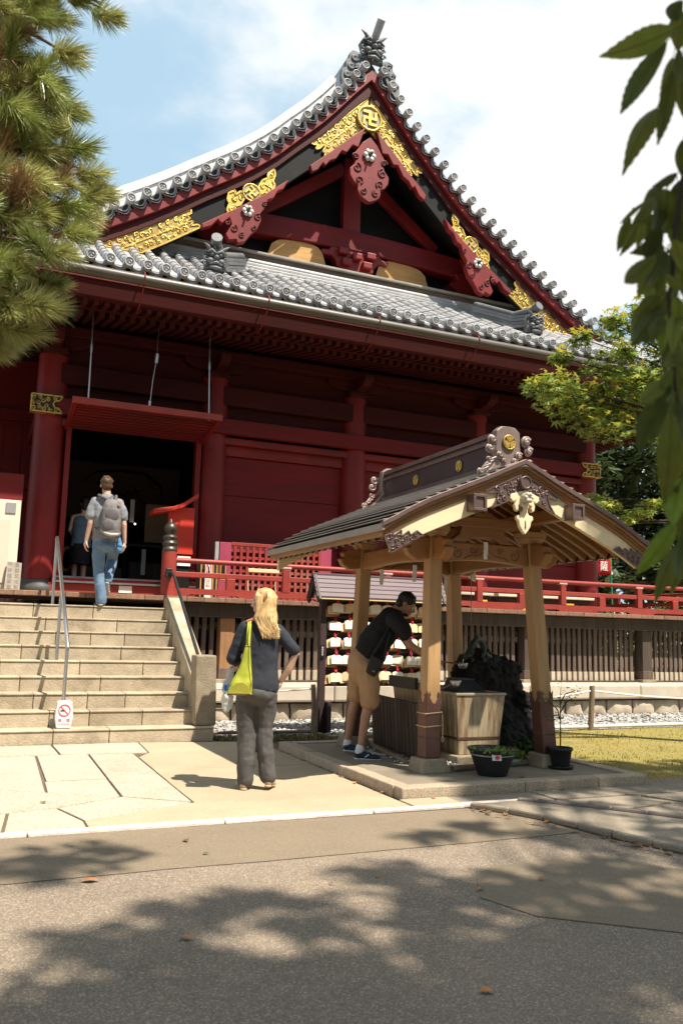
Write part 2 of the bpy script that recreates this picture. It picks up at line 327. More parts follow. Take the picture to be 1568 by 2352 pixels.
def slab(poly,mat,top=.02,gap=.009):
    poly=ccw(poly); c=V(sum(p[0] for p in poly)/len(poly),sum(p[1] for p in poly)/len(poly),0); n=len(poly); q=[]
    for i in range(n):          # inset for an open joint
        a,b,d=V(*poly[i-1],0),V(*poly[i],0),V(*poly[(i+1)%n],0); e1=(b-a).normalized(); e2=(d-b).normalized()
        n1=V(-e1.y,e1.x,0); n2=V(-e2.y,e2.x,0); m=(n1+n2); k=gap/max(.35,(1+n1.dot(n2))/1); q.append(b+m*k)
    mb=MB().prism([(p.x,p.y,.0) for p in q],(0,0,top+rnd.uniform(-.003,.003)))
    return obj('paving_slab',mb,mat,pav,bevel=.006)
Y0=6.0
for poly in ([(-.6,8.42),(.71,8.42),(.74,9.45),(-.6,9.45)],[(-.6,7.55),(.34,7.6),(.68,7.39),(.71,8.42),(-.6,8.42)],
  [(.71,7.9),(1.235,7.9),(1.26,9.45),(.74,9.45)],[(.68,7.39),(1.22,7.07),(1.235,7.9),(.695,7.9)],
  [(1.235,8.08),(1.715,8.08),(1.72,9.4),(1.26,9.45)],[(1.22,7.07),(1.71,6.69),(1.715,8.08),(1.235,8.08)],
  [(-.6,9.45),(.98,9.5),(.96,10.25),(-.6,10.25)],[(.98,9.5),(1.89,9.42),(1.93,10.25),(.96,10.25)],
  [(.7,6.77),(.84,6.28),(1.71,6.69),(1.22,7.07)],[(.1,6.6),(.7,6.77),(1.22,7.07),(.68,7.39),(.34,7.6),(-.1,7.6)],
  [(-.6,6.02),(.3,6.02),(.36,6.68),(.1,6.6),(-.1,7.55),(-.6,7.55)],[(.3,6.02),(.84,6.02),(.84,6.28),(.7,6.77),(.36,6.68)],
  [(-3.5,6.02),(-.6,6.02),(-.6,8.2),(-3.5,8.2)],[(-3.5,8.2),(-.6,8.2),(-.6,10.25),(-3.5,10.25)]): slab(poly,slabm,gap=.011)
for poly in ([(.84,6.02),(3.3,6.02),(3.3,6.55),(1.71,6.69),(.84,6.28)],[(1.71,6.69),(3.3,6.55),(3.3,7.45),(1.71,7.6)],[(1.71,7.6),(3.3,7.45),(3.31,8.2),(1.715,8.3)],
  [(1.715,8.3),(3.31,8.2),(3.31,9.0),(1.72,9.1)],[(1.72,9.1),(3.31,9.0),(3.31,9.45),(1.89,9.42)],[(1.89,9.42),(3.31,9.45),(3.31,10.05),(1.93,10.25)]): slab(poly,conc,gap=.004,top=.019)
# slabs in front and to the right of the water pavilion
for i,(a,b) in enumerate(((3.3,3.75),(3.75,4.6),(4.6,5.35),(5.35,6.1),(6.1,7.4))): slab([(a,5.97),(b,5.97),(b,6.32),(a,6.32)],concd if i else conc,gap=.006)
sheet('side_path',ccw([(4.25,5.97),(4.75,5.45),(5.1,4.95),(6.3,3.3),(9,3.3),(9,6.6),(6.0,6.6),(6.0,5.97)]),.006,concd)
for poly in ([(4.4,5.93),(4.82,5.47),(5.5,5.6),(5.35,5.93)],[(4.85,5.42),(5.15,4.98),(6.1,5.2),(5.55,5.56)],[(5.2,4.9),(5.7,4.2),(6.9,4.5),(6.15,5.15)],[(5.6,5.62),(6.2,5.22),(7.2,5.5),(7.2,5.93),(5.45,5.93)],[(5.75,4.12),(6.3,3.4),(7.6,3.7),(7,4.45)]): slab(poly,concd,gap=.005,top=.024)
# kerb edge of pale concrete between paving and asphalt
ks=setting('kerb_edge',(1,6,0)); edgem=M('pale kerb edge',(.74,.64,.56),.85,.2,6,.2,60,dirt=(.55,.30,.26),dirt_s=5)
xs=[-4,-2.4,-.9,.45,1.75,2.9,3.7,4.28]
for a,b in zip(xs,xs[1:]):
    ya=5.99+.02*(a>3.5); obj('kerb_stone',MB().hexa([(a+.004,ya-.045,0),(b-.004,ya-.045,0),(b-.004,ya+.03,0),(a+.004,ya+.03,0),(a+.004,ya-.045,.03),(b-.004,ya-.045,.03),(b-.004,ya+.03,.03),(a+.004,ya+.03,.03)]),edgem,ks,bevel=.008)
# low raised edge curving away to the right
outer=[(3.74,5.93),(3.92,5.66),(4.04,5.38),(4.11,5.08),(4.16,4.78),(4.25,4.5),(4.36,4.2),(4.6,3.7),(5.0,3.05),(5.6,2.2)]
inner=[(4.20,5.96),(4.32,5.86),(4.50,5.66),(4.70,5.43),(4.87,5.22),(5.04,4.98),(5.25,4.7),(5.6,4.2),(6.2,3.4),(7.0,2.4)]
rb=setting('raised_bed',(4.4,5,0))
obj('bed_fill',MB().prism([(x,y,0) for x,y in ccw(outer+inner[::-1])],(0,0,.034)),concd,rb)
for k,(ln,w,h,mt) in enumerate(((outer,.03,.05,concd),(inner,.028,.055,M('rounded dark kerb',(.20,.155,.14),.7,.25,5,.15,50)))):
    for (a,b) in zip(ln,ln[1:]):
        d=(V(*b,0)-V(*a,0)).normalized()*.004
        obj('edging',MB().bar((a[0]+d.x,a[1]+d.y,h/2+.002),(b[0]-d.x,b[1]-d.y,h/2+.002),w*2,h),mt,rb,bevel=.015)
# moss lawn, gravel apron, planting strip
sheet('lawn',[(5.93,6.36),(30,5.2),(30,10.55),(5.93,10.36)],.004,moss)
sheet('gravel_bed',[(2.9,10.42),(30,10.55),(30,12.6),(2.9,12.6)],.003,M('gravel fines',(.33,.31,.285),.95,.3,8,.4,60,objvar=0))
mb=MB(); ico=[(0,0,1)]+[(.89*math.cos(a*2*PI/5),.89*math.sin(a*2*PI/5),.45) for a in range(5)]+[(.89*math.cos((a+.5)*2*PI/5),.89*math.sin((a+.5)*2*PI/5),-.45) for a in range(5)]
icof=[(0,1+i,1+(i+1)%5) for i in range(5)]+[(1+i,6+i,1+(i+1)%5) for i in range(5)]+[(1+(i+1)%5,6+i,6+(i+1)%5) for i in range(5)]
def pebble(mb,c,r,flat=.6):
    m=Matrix.Rotation(rnd.uniform(0,6.28),3,'Z')@Matrix.Diagonal((rnd.uniform(.8,1.4),rnd.uniform(.7,1.1),flat))@Matrix.Rotation(rnd.uniform(0,3),3,'X')
    mb.add([m@V(p)*r+V(c) for p in ico],icof,False)
for i in range(5200):
    x=2.95+abs(rnd.random())**.9*12.5; y=rnd.uniform(10.5,12.42); pebble(mb,(x,y,.012),rnd.uniform(.018,.042))
o=obj('gravel',mb,gravelm,org=(8,11.5,0)); o['kind']='stuff'; o['label']='pale grey gravel spread along the foot of the stone plinth'
# grass tufts and mossy litter at lawn edges
grass=M('short grass',(.24,.22,.045),.8,.4,4,0,trans=.3,objvar=0,col2=(.30,.23,.08))
mb=MB()
for i in range(9000):
    x=rnd.uniform(5.95,16); y=rnd.uniform(6.45,10.35); h=rnd.uniform(.008,.026)*(1.8 if noise.noise(V(x*1.2,y*1.2,0))>.1 else 1); a=rnd.uniform(0,6.28); w=.006
    mb.add([(x-w*math.cos(a),y-w*math.sin(a),.003),(x+w*math.cos(a),y+w*math.sin(a),.003),(x+rnd.uniform(-.012,.012),y+rnd.uniform(-.012,.012),h)],[(0,1,2)])
o=obj('grass',mb,grass,org=(8,8,0)); o['kind']='stuff'; o['label']='thin yellow green grass growing through the mossy lawn'
mb=MB()
for i in range(1500):
    x=rnd.uniform(2.9,4.4); y=rnd.uniform(10.12,10.62); h=rnd.uniform(.01,.05); a=rnd.uniform(0,6.28); w=.012
    mb.add([(x-w*math.cos(a),y-w*math.sin(a),.0),(x+w*math.cos(a),y+w*math.sin(a),.0),(x+rnd.uniform(-.03,.03),y+rnd.uniform(-.03,.03),h)],[(0,1,2)])
o=obj('weeds',mb,M('dull weeds',(.10,.12,.03),.8,.5,9,0,objvar=0,col2=(.20,.13,.06)),org=(3.6,10.3,0)); o['kind']='stuff'; o['label']='low weeds and litter in the earth beside the stairs'
# ------------------------------------------------------------------ stairs
RI=.1825; TR=.275; SY=10.25
st=thing('stone_staircase','wide worn stone staircase of ten steps leading up to the temple door','stairs',(1.2,SY,0))
for k in range(1,10):
    y=SY+TR*(k-1); x=-2.2; xr=2.83 if k==1 else 2.64
    cuts=[x]
    while cuts[-1]<xr-.45: cuts.append(cuts[-1]+rnd.choice((.45,.62,.8,.95)))
    cuts[-1]=xr
    for a,b in zip(cuts,cuts[1:]):
        e=rnd.uniform(0,.006); t=RI*k
        mb=MB().box(a+.003,b-.003,y+e+.012,y+TR+.15,t-RI-.02*(k>1),t-.028); mb.box(a+.002,b-.002,y+e,y+TR+.15,t-.028,t-rnd.uniform(0,.004))
        obj('stone_block',mb,stone,st,bevel=.012)
# cheek coping and newel pillar
mb=MB().prism([(2.63,10.6,.18),(2.63,10.6,.70),(2.63,12.55,1.80),(2.63,12.64,1.80),(2.63,12.64,.18)],(.24,0,0))
obj('cheek_wall',mb,stone,st,bevel=.02)
mb=MB().hexa([(2.615,10.36,RI),(2.88,10.36,RI),(2.88,10.64,RI),(2.615,10.64,RI),(2.595,10.37,1.03),(2.855,10.37,1.03),(2.855,10.63,1.03),(2.595,10.63,1.03)])
obj('newel_pillar',mb,stoned,st,bevel=.018)
# steel centre handrail
hr=thing('steel_handrail','slim stainless steel handrail standing in the middle of the stone stairs','handrail',(1.07,11.4,.18))
for (x,y,z0,z1) in ((1.075,10.42,.18,1.14),(1.06,11.45,.91,1.72),(1.05,12.5,1.64,2.56)):
    obj('post',MB().cyl((x,y,z0),(x,y,z1),.021,n=12),steel,hr)
obj('rail',MB().tube([(1.075,10.39,1.10),(1.075,10.42,1.145),(1.05,12.5,2.58),(1.05,12.53,2.54)],.024,12),steel,hr)
bh=thing('black_handrail','black iron handrail sloping from the red corner post down to the stone pillar','handrail',(2.72,11.6,.9))
obj('rail',MB().tube([(2.68,12.62,2.17),(2.715,12.56,2.17),(2.73,12.48,2.12),(2.72,11.6,1.56),(2.715,10.78,1.03),(2.715,10.66,.95)],.022,10),blackm,bh)
obj('bracket',MB().box(2.64,2.73,12.60,12.66,2.10,2.24),blackm,bh,bevel=.01)
# ------------------------------------------------------------------ temple hall
XC=6.42; CXS=(.97,3.73,6.48,9.23,11.99); CY=14.5; CR=.26; FZ=1.83
hall=thing('temple_hall','large red lacquered temple hall with silver tiled gable roof and gold fittings','temple',(6.48,14.5,FZ))
hid=lambda n,mb,mt,**k: obj(n,mb,mt,hall,**k)
for x in CXS: hid('column',MB().tube([(x,CY,FZ-.05),(x,CY,3.2),(x,CY,5.82)],[CR,CR,CR*.94],24),red)
for y in (17.25,20,22.75,25.5): hid('column',MB().cyl((.97,y,FZ),(.97,y,5.8),.26,n=16),red); hid('column',MB().cyl((11.99,y,FZ),(11.99,y,5.8),.26,n=16),red)
hid('column_shoe',MB().lathe([(.33,0),(.33,.14),(.275,.2),(.275,.24)],(.97,CY,FZ),24),M('lead grey shoe',(.09,.09,.085),.5,.3,4,.05,40))
# horizontal beams of the front, proud of the columns
hid('beam',MB().box(.66,12.14,14.19,14.33,4.78,5.05),redwall,bevel=.012)
hid('beam',MB().box(.9,12.1,14.33,14.5,4.62,4.745),red,bevel=.01)
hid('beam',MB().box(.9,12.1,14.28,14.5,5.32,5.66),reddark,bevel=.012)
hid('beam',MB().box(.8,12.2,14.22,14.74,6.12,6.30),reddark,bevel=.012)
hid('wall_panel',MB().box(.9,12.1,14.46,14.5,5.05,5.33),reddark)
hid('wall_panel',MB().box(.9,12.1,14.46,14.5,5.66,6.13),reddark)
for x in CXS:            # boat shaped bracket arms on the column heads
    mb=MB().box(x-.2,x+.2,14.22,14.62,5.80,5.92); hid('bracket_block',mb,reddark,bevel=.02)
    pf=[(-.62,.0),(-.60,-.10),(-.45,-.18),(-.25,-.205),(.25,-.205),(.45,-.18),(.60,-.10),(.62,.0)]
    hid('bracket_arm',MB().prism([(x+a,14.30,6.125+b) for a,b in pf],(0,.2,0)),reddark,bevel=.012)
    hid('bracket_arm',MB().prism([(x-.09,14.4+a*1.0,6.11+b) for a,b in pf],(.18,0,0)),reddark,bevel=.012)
# shutters closing bays two to four, each of three boards high
for a,b in zip(CXS[1:],CXS[2:]):
    x0,x1=a+.24,b-.24
    for z0,z1 in ((1.95,2.85),(2.858,3.72),(3.728,4.43)): hid('shutter_board',MB().box(x0,x1,14.50,14.55,z0,z1),redwall,bevel=.006)
    hid('shutter_rail',MB().box(x0,x1,14.44,14.54,4.435,4.62),red,bevel=.008); hid('shutter_rail',MB().box(x0,x1,14.42,14.54,FZ,1.945),red,bevel=.008)
# door bay
for x0,x1 in ((1.225,1.31),(3.40,3.49)): hid('door_jamb',MB().box(x0,x1,14.30,14.48,2.14,4.62),red,bevel=.008)
hid('door_sill',MB().box(1.1,3.6,14.22,14.6,FZ,2.03),redrail,bevel=.008)
hid('sill_track',MB().box(1.2,3.5,14.16,14.20,2.035,2.065),steel); hid('sill_track',MB().box(1.2,3.5,14.28,14.34,2.115,2.145),steel); hid('door_sill',MB().box(1.15,3.55,14.205,14.6,2.035,2.112),redwall)
# raised shutter hung on rods over the door
fl=hid('raised_shutter',MB().hexa([(1.19,13.2,4.76),(3.53,13.2,4.76),(3.50,14.34,4.60),(1.20,14.34,4.60),(1.19,13.2,4.80),(3.53,13.2,4.80),(3.50,14.34,4.64),(1.20,14.34,4.64)]),redwall)
for i in range(9):
    y=13.28+i*.12; z=lerp(4.76,4.60,(y-13.2)/1.14); hid('shutter_batten',MB().box(1.27,3.46,y-.022,y+.022,z-.035,z+.002),redwall,bevel=.004)
for x in (1.19,3.46): hid('shutter_frame',MB().bar((x+.035,13.2,4.755),(x+.035,14.34,4.595),.07,.075),red)
hid('shutter_frame',MB().box(1.18,3.54,13.15,13.215,4.73,4.83),redrail,bevel=.006)
for x,t in ((1.42,1.42),(3.33,3.31)):
    hid('hanging_rod',MB().tube([(x,13.24,4.72),(t,13.3,5.7),(t,13.35,6.25)],.013,8),steel); hid('rod_clip',MB().cyl((t,13.29,5.6),(t,13.3,5.72),.024),steel)
hid('hanging_chain',MB().tube([(2.36,13.25,4.8),(2.40,13.3,5.3),(2.44,13.32,5.62),(2.47,13.4,6.25)],.007,6),steel); hid('rod_clip',MB().cyl((2.44,13.32,5.58),(2.45,13.32,5.74),.035),steel); hid('rod_clip',MB().cyl((2.36,13.25,4.8),(2.365,13.255,4.93),.018),white)
# side walls, interior
for x,s in ((.97,-1),(11.99,1)):
    for y in (14.7,17.4,20.15,22.9):
        for k in range(7): hid('side_board',MB().box(x-.05,x+.05,y+.05+k*.345,y+.385+k*.345,FZ,4.7),redwall)
    hid('side_beam',MB().box(x-.2,x+.2,14.4,26,4.78,5.05),redwall); hid('side_beam',MB().box(x-.12,x+.12,14.6,26,5.05,6.2),redwall)
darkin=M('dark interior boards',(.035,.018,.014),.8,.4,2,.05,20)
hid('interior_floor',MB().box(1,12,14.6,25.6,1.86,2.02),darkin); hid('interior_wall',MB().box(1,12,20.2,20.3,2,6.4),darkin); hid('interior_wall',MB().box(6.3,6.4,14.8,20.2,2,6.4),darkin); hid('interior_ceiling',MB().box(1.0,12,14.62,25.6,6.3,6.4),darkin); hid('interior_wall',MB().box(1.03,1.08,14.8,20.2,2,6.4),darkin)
hid('rear_wall',MB().box(1,12,25.6,25.7,FZ,6.4),redwall)
# gilded fittings ---------------------------------------------------
def inside(p,poly):
    c=False;n=len(poly)
    for i in range(n):
        a,b=poly[i],poly[i-1]
        if (a[1]>p[1])!=(b[1]>p[1]) and p[0]<(b[0]-a[0])*(p[1]-a[1])/(b[1]-a[1])+a[0]: c=not c
    return c
def edge_d(p,poly):
    d=9
    for i in range(len(poly)):
        a,b=V(*poly[i-1],0),V(*poly[i],0); q=V(p[0],p[1],0); t=max(0,min(1,(q-a).dot(b-a)/max(1e-9,(b-a).length_squared))); d=min(d,(a+(b-a)*t-q).length)
    return d
def fitting(parent,poly,fr,th=.02,border=.022,curl=.055,ground=goldd,seed=1,name='gold_fitting',lines=()):
    """gilded plate: dark ground, gold border, raised scrollwork; fr maps (a,b,depth)->xyz"""
    mb=MB(); n=len(poly); e=V(fr(0,0,th))-V(fr(0,0,0)); mb.prism([fr(a,b,0) for a,b in poly],e)
    o=obj(name,mb,ground,parent)
    mb=MB()
    for i in range(n):
        a,b=V(fr(*poly[i-1],th)),V(fr(*poly[i],th))
        if (b-a).length>1e-4: mb.bar(a,b,border,border*1.2,up=e)
    for a,b in lines: mb.bar(fr(*a,th),fr(*b,th),border*.9,border,up=e)
    r=random.Random(seed); xs=[p[0] for p in poly]; ys=[p[1] for p in poly]; pts=[]
    for _ in range(4000):
        p=(r.uniform(min(xs),max(xs)),r.uniform(min(ys),max(ys)))
        if inside(p,poly) and edge_d(p,poly)>curl*.75 and all((p[0]-q[0])**2+(p[1]-q[1])**2>(curl*1.45)**2 for q in pts): pts.append(p)
    for p in pts:
        a0=r.uniform(0,6.28); sp=spiral(p,curl*.78,1.1,7,r.choice((-1,1)),a0,.25); mb.tube([fr(a,b,th+.003) for a,b in sp],[curl*.10+.0*i+curl*.20*(1-i/7) for i in range(8)],5,smooth=True)
        q=(p[0]+curl*.9*math.cos(a0+.8),p[1]+curl*.9*math.sin(a0+.8))
        if inside(q,poly): mb.tube([fr(*p,th),fr(*q,th+.004)],[curl*.22,curl*.05],5)
    obj('scrollwork',mb,gold,o)
    return o
def crest(parent,c,r,fr,ang=0):
    """round gilt boss with the manji crest"""
    N=28; ring=lambda rr,d:[fr(c[0]+rr*math.cos(2*PI*k/N),c[1]+rr*math.sin(2*PI*k/N),d) for k in range(N)]
    e=V(fr(0,0,.05))-V(fr(0,0,0)); mb=MB().prism(ring(r*.86,.0),e); o=obj('crest_disc',mb,M('grey crest ground',(.30,.25,.18),.45,.2,5,.05,40,metal=.5),parent)
    mb=MB(); mb.tube([fr(c[0]+r*.92*math.cos(2*PI*k/N),c[1]+r*.92*math.sin(2*PI*k/N),.05) for k in range(N+1)],r*.10,8,False)
    w=r*.20; s=r*.56; ca,sa=math.cos(ang),math.sin(ang)
    def bar(x0,x1,y0,y1):
        q=[(x0,y0),(x1,y0),(x1,y1),(x0,y1)]; mb.prism([fr(c[0]+x*ca-y*sa,c[1]+x*sa+y*ca,.05) for x,y in q],V(fr(0,0,.075))-V(fr(0,0,.05)))
    bar(-w/2,w/2,-s,s); bar(-s,-w/2,-w/2,w/2); bar(w/2,s,-w/2,w/2); bar(-s,-w/2,s-w,s); bar(w/2,s,-s,-s+w); bar(-s,-s+w,-s,-w/2); bar(s-w,s,w/2,s)
    obj('crest_ring',mb,gold,o); return o
FRX=lambda y0:(lambda a,b,d:(a,y0-d,b))
# beam end caps at both outer columns
for x0,x1,sg in ((.64,1.12,1),(11.68,12.16,-1)):
    s=lambda t:(x0 if sg>0 else x1)+sg*t*.48
    poly=[(s(0),4.775),(s(0),5.055),(s(1),5.055),(s(.9),4.98),(s(.76),4.97),(s(.70),4.92),(s(.76),4.86),(s(.9),4.85),(s(1),4.775)]
    fitting(hall,poly,FRX(14.185),.012,.022,.05,seed=3)
    b=s(0); hid('gold_fitting',MB().box(b-.006 if sg>0 else b-.02,b+.02 if sg>0 else b+.006,14.185,14.335,4.772,5.058),gold)
    hid('gold_fitting',MB().box(min(b,s(.8)),max(b,s(.8)),14.19,14.33,4.765,4.779),gold)
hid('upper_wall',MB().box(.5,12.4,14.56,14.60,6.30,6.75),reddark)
# eaves ---------------------------------------------------------------
RAF=.157
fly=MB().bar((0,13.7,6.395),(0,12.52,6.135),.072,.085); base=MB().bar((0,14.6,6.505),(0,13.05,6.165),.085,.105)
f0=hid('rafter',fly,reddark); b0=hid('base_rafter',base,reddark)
n=0
for i in range(100):
    x=-1.15+i*RAF
    if i==0: f0.location.x+=x; b0.location.x+=x; continue
    for o in (f0,b0):
        c=o.copy(); COL.objects.link(c); c.parent=hall; c.location=f0.location.copy() if o is f0 else b0.location.copy(); c.location.x+=i*RAF; ORG[c.name]=ORG[hall.name]
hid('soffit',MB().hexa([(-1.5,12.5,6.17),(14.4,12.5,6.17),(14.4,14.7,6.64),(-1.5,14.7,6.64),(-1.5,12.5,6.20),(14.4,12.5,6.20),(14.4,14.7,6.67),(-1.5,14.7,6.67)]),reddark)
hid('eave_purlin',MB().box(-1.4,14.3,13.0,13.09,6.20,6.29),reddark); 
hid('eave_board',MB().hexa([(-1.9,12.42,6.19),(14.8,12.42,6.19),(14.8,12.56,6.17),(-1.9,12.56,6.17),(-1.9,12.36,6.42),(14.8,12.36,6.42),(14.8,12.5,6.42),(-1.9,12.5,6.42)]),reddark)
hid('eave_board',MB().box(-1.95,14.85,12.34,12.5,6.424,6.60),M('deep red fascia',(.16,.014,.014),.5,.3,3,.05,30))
# side eaves: soffit and rafters under the left and right roof edges
for sg,xw,xe in ((-1,.97,-1.5),(1,11.99,14.4)):
    mb=MB()
    for i in range(60):
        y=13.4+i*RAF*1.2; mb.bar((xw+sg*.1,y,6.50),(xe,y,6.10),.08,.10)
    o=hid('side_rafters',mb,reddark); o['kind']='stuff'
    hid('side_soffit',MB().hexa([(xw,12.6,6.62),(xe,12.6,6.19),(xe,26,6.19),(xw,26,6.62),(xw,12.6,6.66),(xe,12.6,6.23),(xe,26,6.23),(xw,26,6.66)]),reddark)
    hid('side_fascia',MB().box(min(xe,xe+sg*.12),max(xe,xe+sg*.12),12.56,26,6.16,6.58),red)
    hid('hip_rafter',MB().bar((xw,14.4,6.42),(xe+sg*.1,12.5,6.12),.16,.2),red)
# gutter with its straps
gt=hid('gutter',MB().tube([(-1.9,12.16,6.46),(14.8,12.16,6.44)],.085,14),bronzep)
for i in range(9): 
    x=.05+i*1.93; hid('gutter_strap',MB().tube([(x,12.3,6.62),(x,12.12,6.56),(x,12.065,6.46),(x,12.14,6.365),(x,12.3,6.22),(x+.0,12.62,6.10)],.012,6),red)
# skirt roof under the gable
def zs(y): t=(y-12.3)/2.2; return 6.67+1.18*t+.14*t*t
mb=MB().grid(lambda u,v:(lerp(-2.0,14.9,u),lerp(12.34,14.6,v),zs(lerp(12.34,14.6,v))),30,8); 
skirt=hid('skirt_roof',mb,tile,solid=.04)
def tile_row():
    mb=MB(); n=9
    for k in range(8):          # half-round cover tiles lapping each other
        a,b=12.32+k*.29,12.32+(k+1)*.29; pts=[(0,a,zs(a)+.062),(0,b,zs(b)+.055)]
        mb.tube(pts,[.070,.060],n)
    y=12.30;z=6.765
    mb.tube([(0,y+.10,z+.02),(0,y,z)],.080,16)                                                # end disc with rim and three commas
    mb.tube([(.068*math.cos(2*PI*k/16),y-.008,z+.068*math.sin(2*PI*k/16)) for k in range(17)],.0125,6,False)
    for k in range(3):
        a=2*PI*k/3; mb.tube([(.028*math.cos(a+t*.5),y-.006,z+.028*math.sin(a+t*.5)) for t in range(4)],[.014,.012,.008,.003],5)
    for k in range(12):
        a=2*PI*k/12; mb.ell((.050*math.cos(a),y-.004,z+.050*math.sin(a)),(.006,.005,.006),5,3)
    for j,(dz,dy) in enumerate(((-.075,.0),(-.105,.02),(-.13,.045))):                             # hanging lips of the pan tiles
        w=.1375; arc=lambda s,dzz: (.1375+w*s*.78,y+.03+dy,z+dz+dzz+.055*s*s)
        mb.grid(lambda u,v:arc(u*2-1,-.028*v),6,1,False); 
        mb.grid(lambda u,v:(arc(u*2-1,0)[0],y+.03+dy+v*.2,arc(u*2-1,0)[2]+v*.09),6,1,False)
    return mb
r0=obj('tile_row',tile_row(),tile,skirt); r0.location.x=5.085-27*.276
for i in range(-26,35):
    c=r0.copy(); COL.objects.link(c); c.parent=skirt; c.location=(5.085+i*.276,0,0); ORG[c.name]=ORG[hall.name]
for j in range(3): hid('ridge_course',MB().box(.9,12,14.30-.0+.03*j,14.62,7.90+.075*j,7.965+.075*j),tile,bevel=.012)
hid('ridge_course',MB().tube([(1.0,14.42,8.15),(11.9,14.42,8.15)],.055,10),tile)
# main roof and verge --------------------------------------------------
ZT=[(0,12.55),(.35,12.12),(.7,11.66),(1.06,11.24),(1.45,10.85),(1.85,10.43),(2.25,10.08),(2.7,9.74),(3.14,9.44),(3.6,9.10),(4.05,8.79),(4.5,8.51),(4.97,8.23),(5.6,7.90),(6.5,7.48),(7.5,7.06),(8.4,6.74)]
def zt(u): return interp(ZT,abs(u))
def ztoff(x): return zt(x-XC)
US=[a for a,b in ZT]
def curve(off,umax,step=.2):
    """(x,z) along the verge from the left end to the right end, dropped by off(u)"""
    n=int(umax/step); us=[-umax+2*umax*i/(2*n) for i in range(2*n+1)]
    return [(XC+u,zt(u)-(off(abs(u)) if callable(off) else off)) for u in us]
def band(name,o1,o2,umax,y0,y1,mat,bevel=0):
    a=curve(o1,umax); b=curve(o2,umax); mb=MB(); n=len(a)
    vs=[(x,y0,z) for x,z in a]+[(x,y0,z) for x,z in b]+[(x,y1,z) for x,z in a]+[(x,y1,z) for x,z in b]
    fs=[]
    for i in range(n-1): fs+=[(i,n+i,n+i+1,i+1),(2*n+i+1,3*n+i+1,3*n+i,2*n+i),(i,i+1,2*n+i+1,2*n+i),(n+i+1,n+i,3*n+i,3*n+i+1)]
    fs+=[(0,2*n,3*n,n),(n-1,2*n-1,4*n-1,3*n-1)]
    mb.add(vs,fs); return hid(name,mb,mat,bevel=bevel)
mainroof=hid('main_roof',MB().grid(lambda u,v:(XC-8.4+16.8*u,13.95+v*12.2,ztoff(XC-8.4+16.8*u)-.05),84,2),tile,solid=.10)
hid('rear_ridge',MB().box(XC-.22,XC+.22,14.35,26,12.4,13.05),tile)
def desc_ridge(sg):
    mb=MB()
    for k,(w,z0,z1) in enumerate(((.0,-.06,.20),(.03,.20,.30),(.0,.305,.405),(.035,.41,.50))):
        us=[.55+i*.3 for i in range(18)]
        for a,b in zip(us,us[1:]):
            xa,xb=XC+sg*a,XC+sg*(b-.006); mb.hexa([(xa,14.42-w,zt(a)+z0),(xb,14.42-w,zt(b)+z0),(xb,14.75,zt(b)+z0),(xa,14.75,zt(a)+z0),(xa,14.42-w,zt(a)+z1),(xb,14.42-w,zt(b)+z1),(xb,14.75,zt(b)+z1),(xa,14.75,zt(a)+z1)])
    mb.tube([(XC+sg*u,14.55,zt(u)+.55) for u in [.55+i*.3 for i in range(18)]],.085,8)
    return mb
for sg in (-1,1): hid('descending_ridge',desc_ridge(sg),M('ridge tile paled for sun',(.62,.61,.60),.5,.15,5,.1,40))  # tile colour paled to stand for sun glare on the ridge
def verge_tile():
    mb=MB(); mb.tube([(0,0,0),(0,.62,.03)],[.070,.066],10); mb.tube([(0,.07,0),(0,-.02,0)],.082,18)
    mb.tube([(.070*math.cos(2*PI*k/16),-.028,.070*math.sin(2*PI*k/16)) for k in range(17)],.013,6,False)
    for k in range(3):
        a=2*PI*k/3; mb.tube([(.028*math.cos(a+t*.5),-.026,.028*math.sin(a+t*.5)) for t in range(4)],[.014,.012,.008,.003],5)
    return mb
vt=None; lip=None
for sg in (-1,1):
    u=.20; pts=[]
    while u<6.6:
        pts.append(u); d=.001
        sl=(zt(u)-zt(u+.05))/.05; u+=.305/math.sqrt(1+sl*sl)*1.0
    for i,u in enumerate(pts):
        p=(XC+sg*u,13.74,zt(u))
        if vt is None: 
            m_=verge_tile(); m_.v=[(a+p[0],b+p[1],c+p[2]) for a,b,c in m_.v]; vt=obj('verge_tile',m_,tile,mainroof); me=vt.data; me.transform(Matrix.Translation(ORG[hall.name]-V(p))); vt.location=V(p)-ORG[hall.name]
        else:
            c=vt.copy(); COL.objects.link(c); c.parent=mainroof; c.location=V(p)-ORG[hall.name]
        if i+1<len(pts):
            q=pts[i+1]; mb=MB(); a=V(XC+sg*u,13.80,zt(u)-.03); b=V(XC+sg*q,13.80,zt(q)-.03); nrm=V(sg*(zt(u)-zt(q)),0,abs(q-u)).normalized()
            for j in range(3):
                mb.grid(lambda s,t:tuple(a.lerp(b,.08+.84*s)-nrm*(.10*math.sin(PI*s)+.018+.045*j*.8+.02*t)+V(0,.03*j,0)),6,1,False)
                mb.grid(lambda s,t:tuple(a.lerp(b,.08+.84*s)-nrm*(.10*math.sin(PI*s)+.018+.045*j*.8)+V(0,.03*j+.25*t,0)),6,1,False)
            obj('verge_pan',mb,tile,mainroof)
hid('verge_filler',MB().grid(lambda u,v:(XC-6.4+12.8*u,13.93,ztoff(XC-6.4+12.8*u)-.02-.24*v),64,1),M('dark verge gap',(.03,.028,.026),.8,.3,4,.1,40),solid=.03)
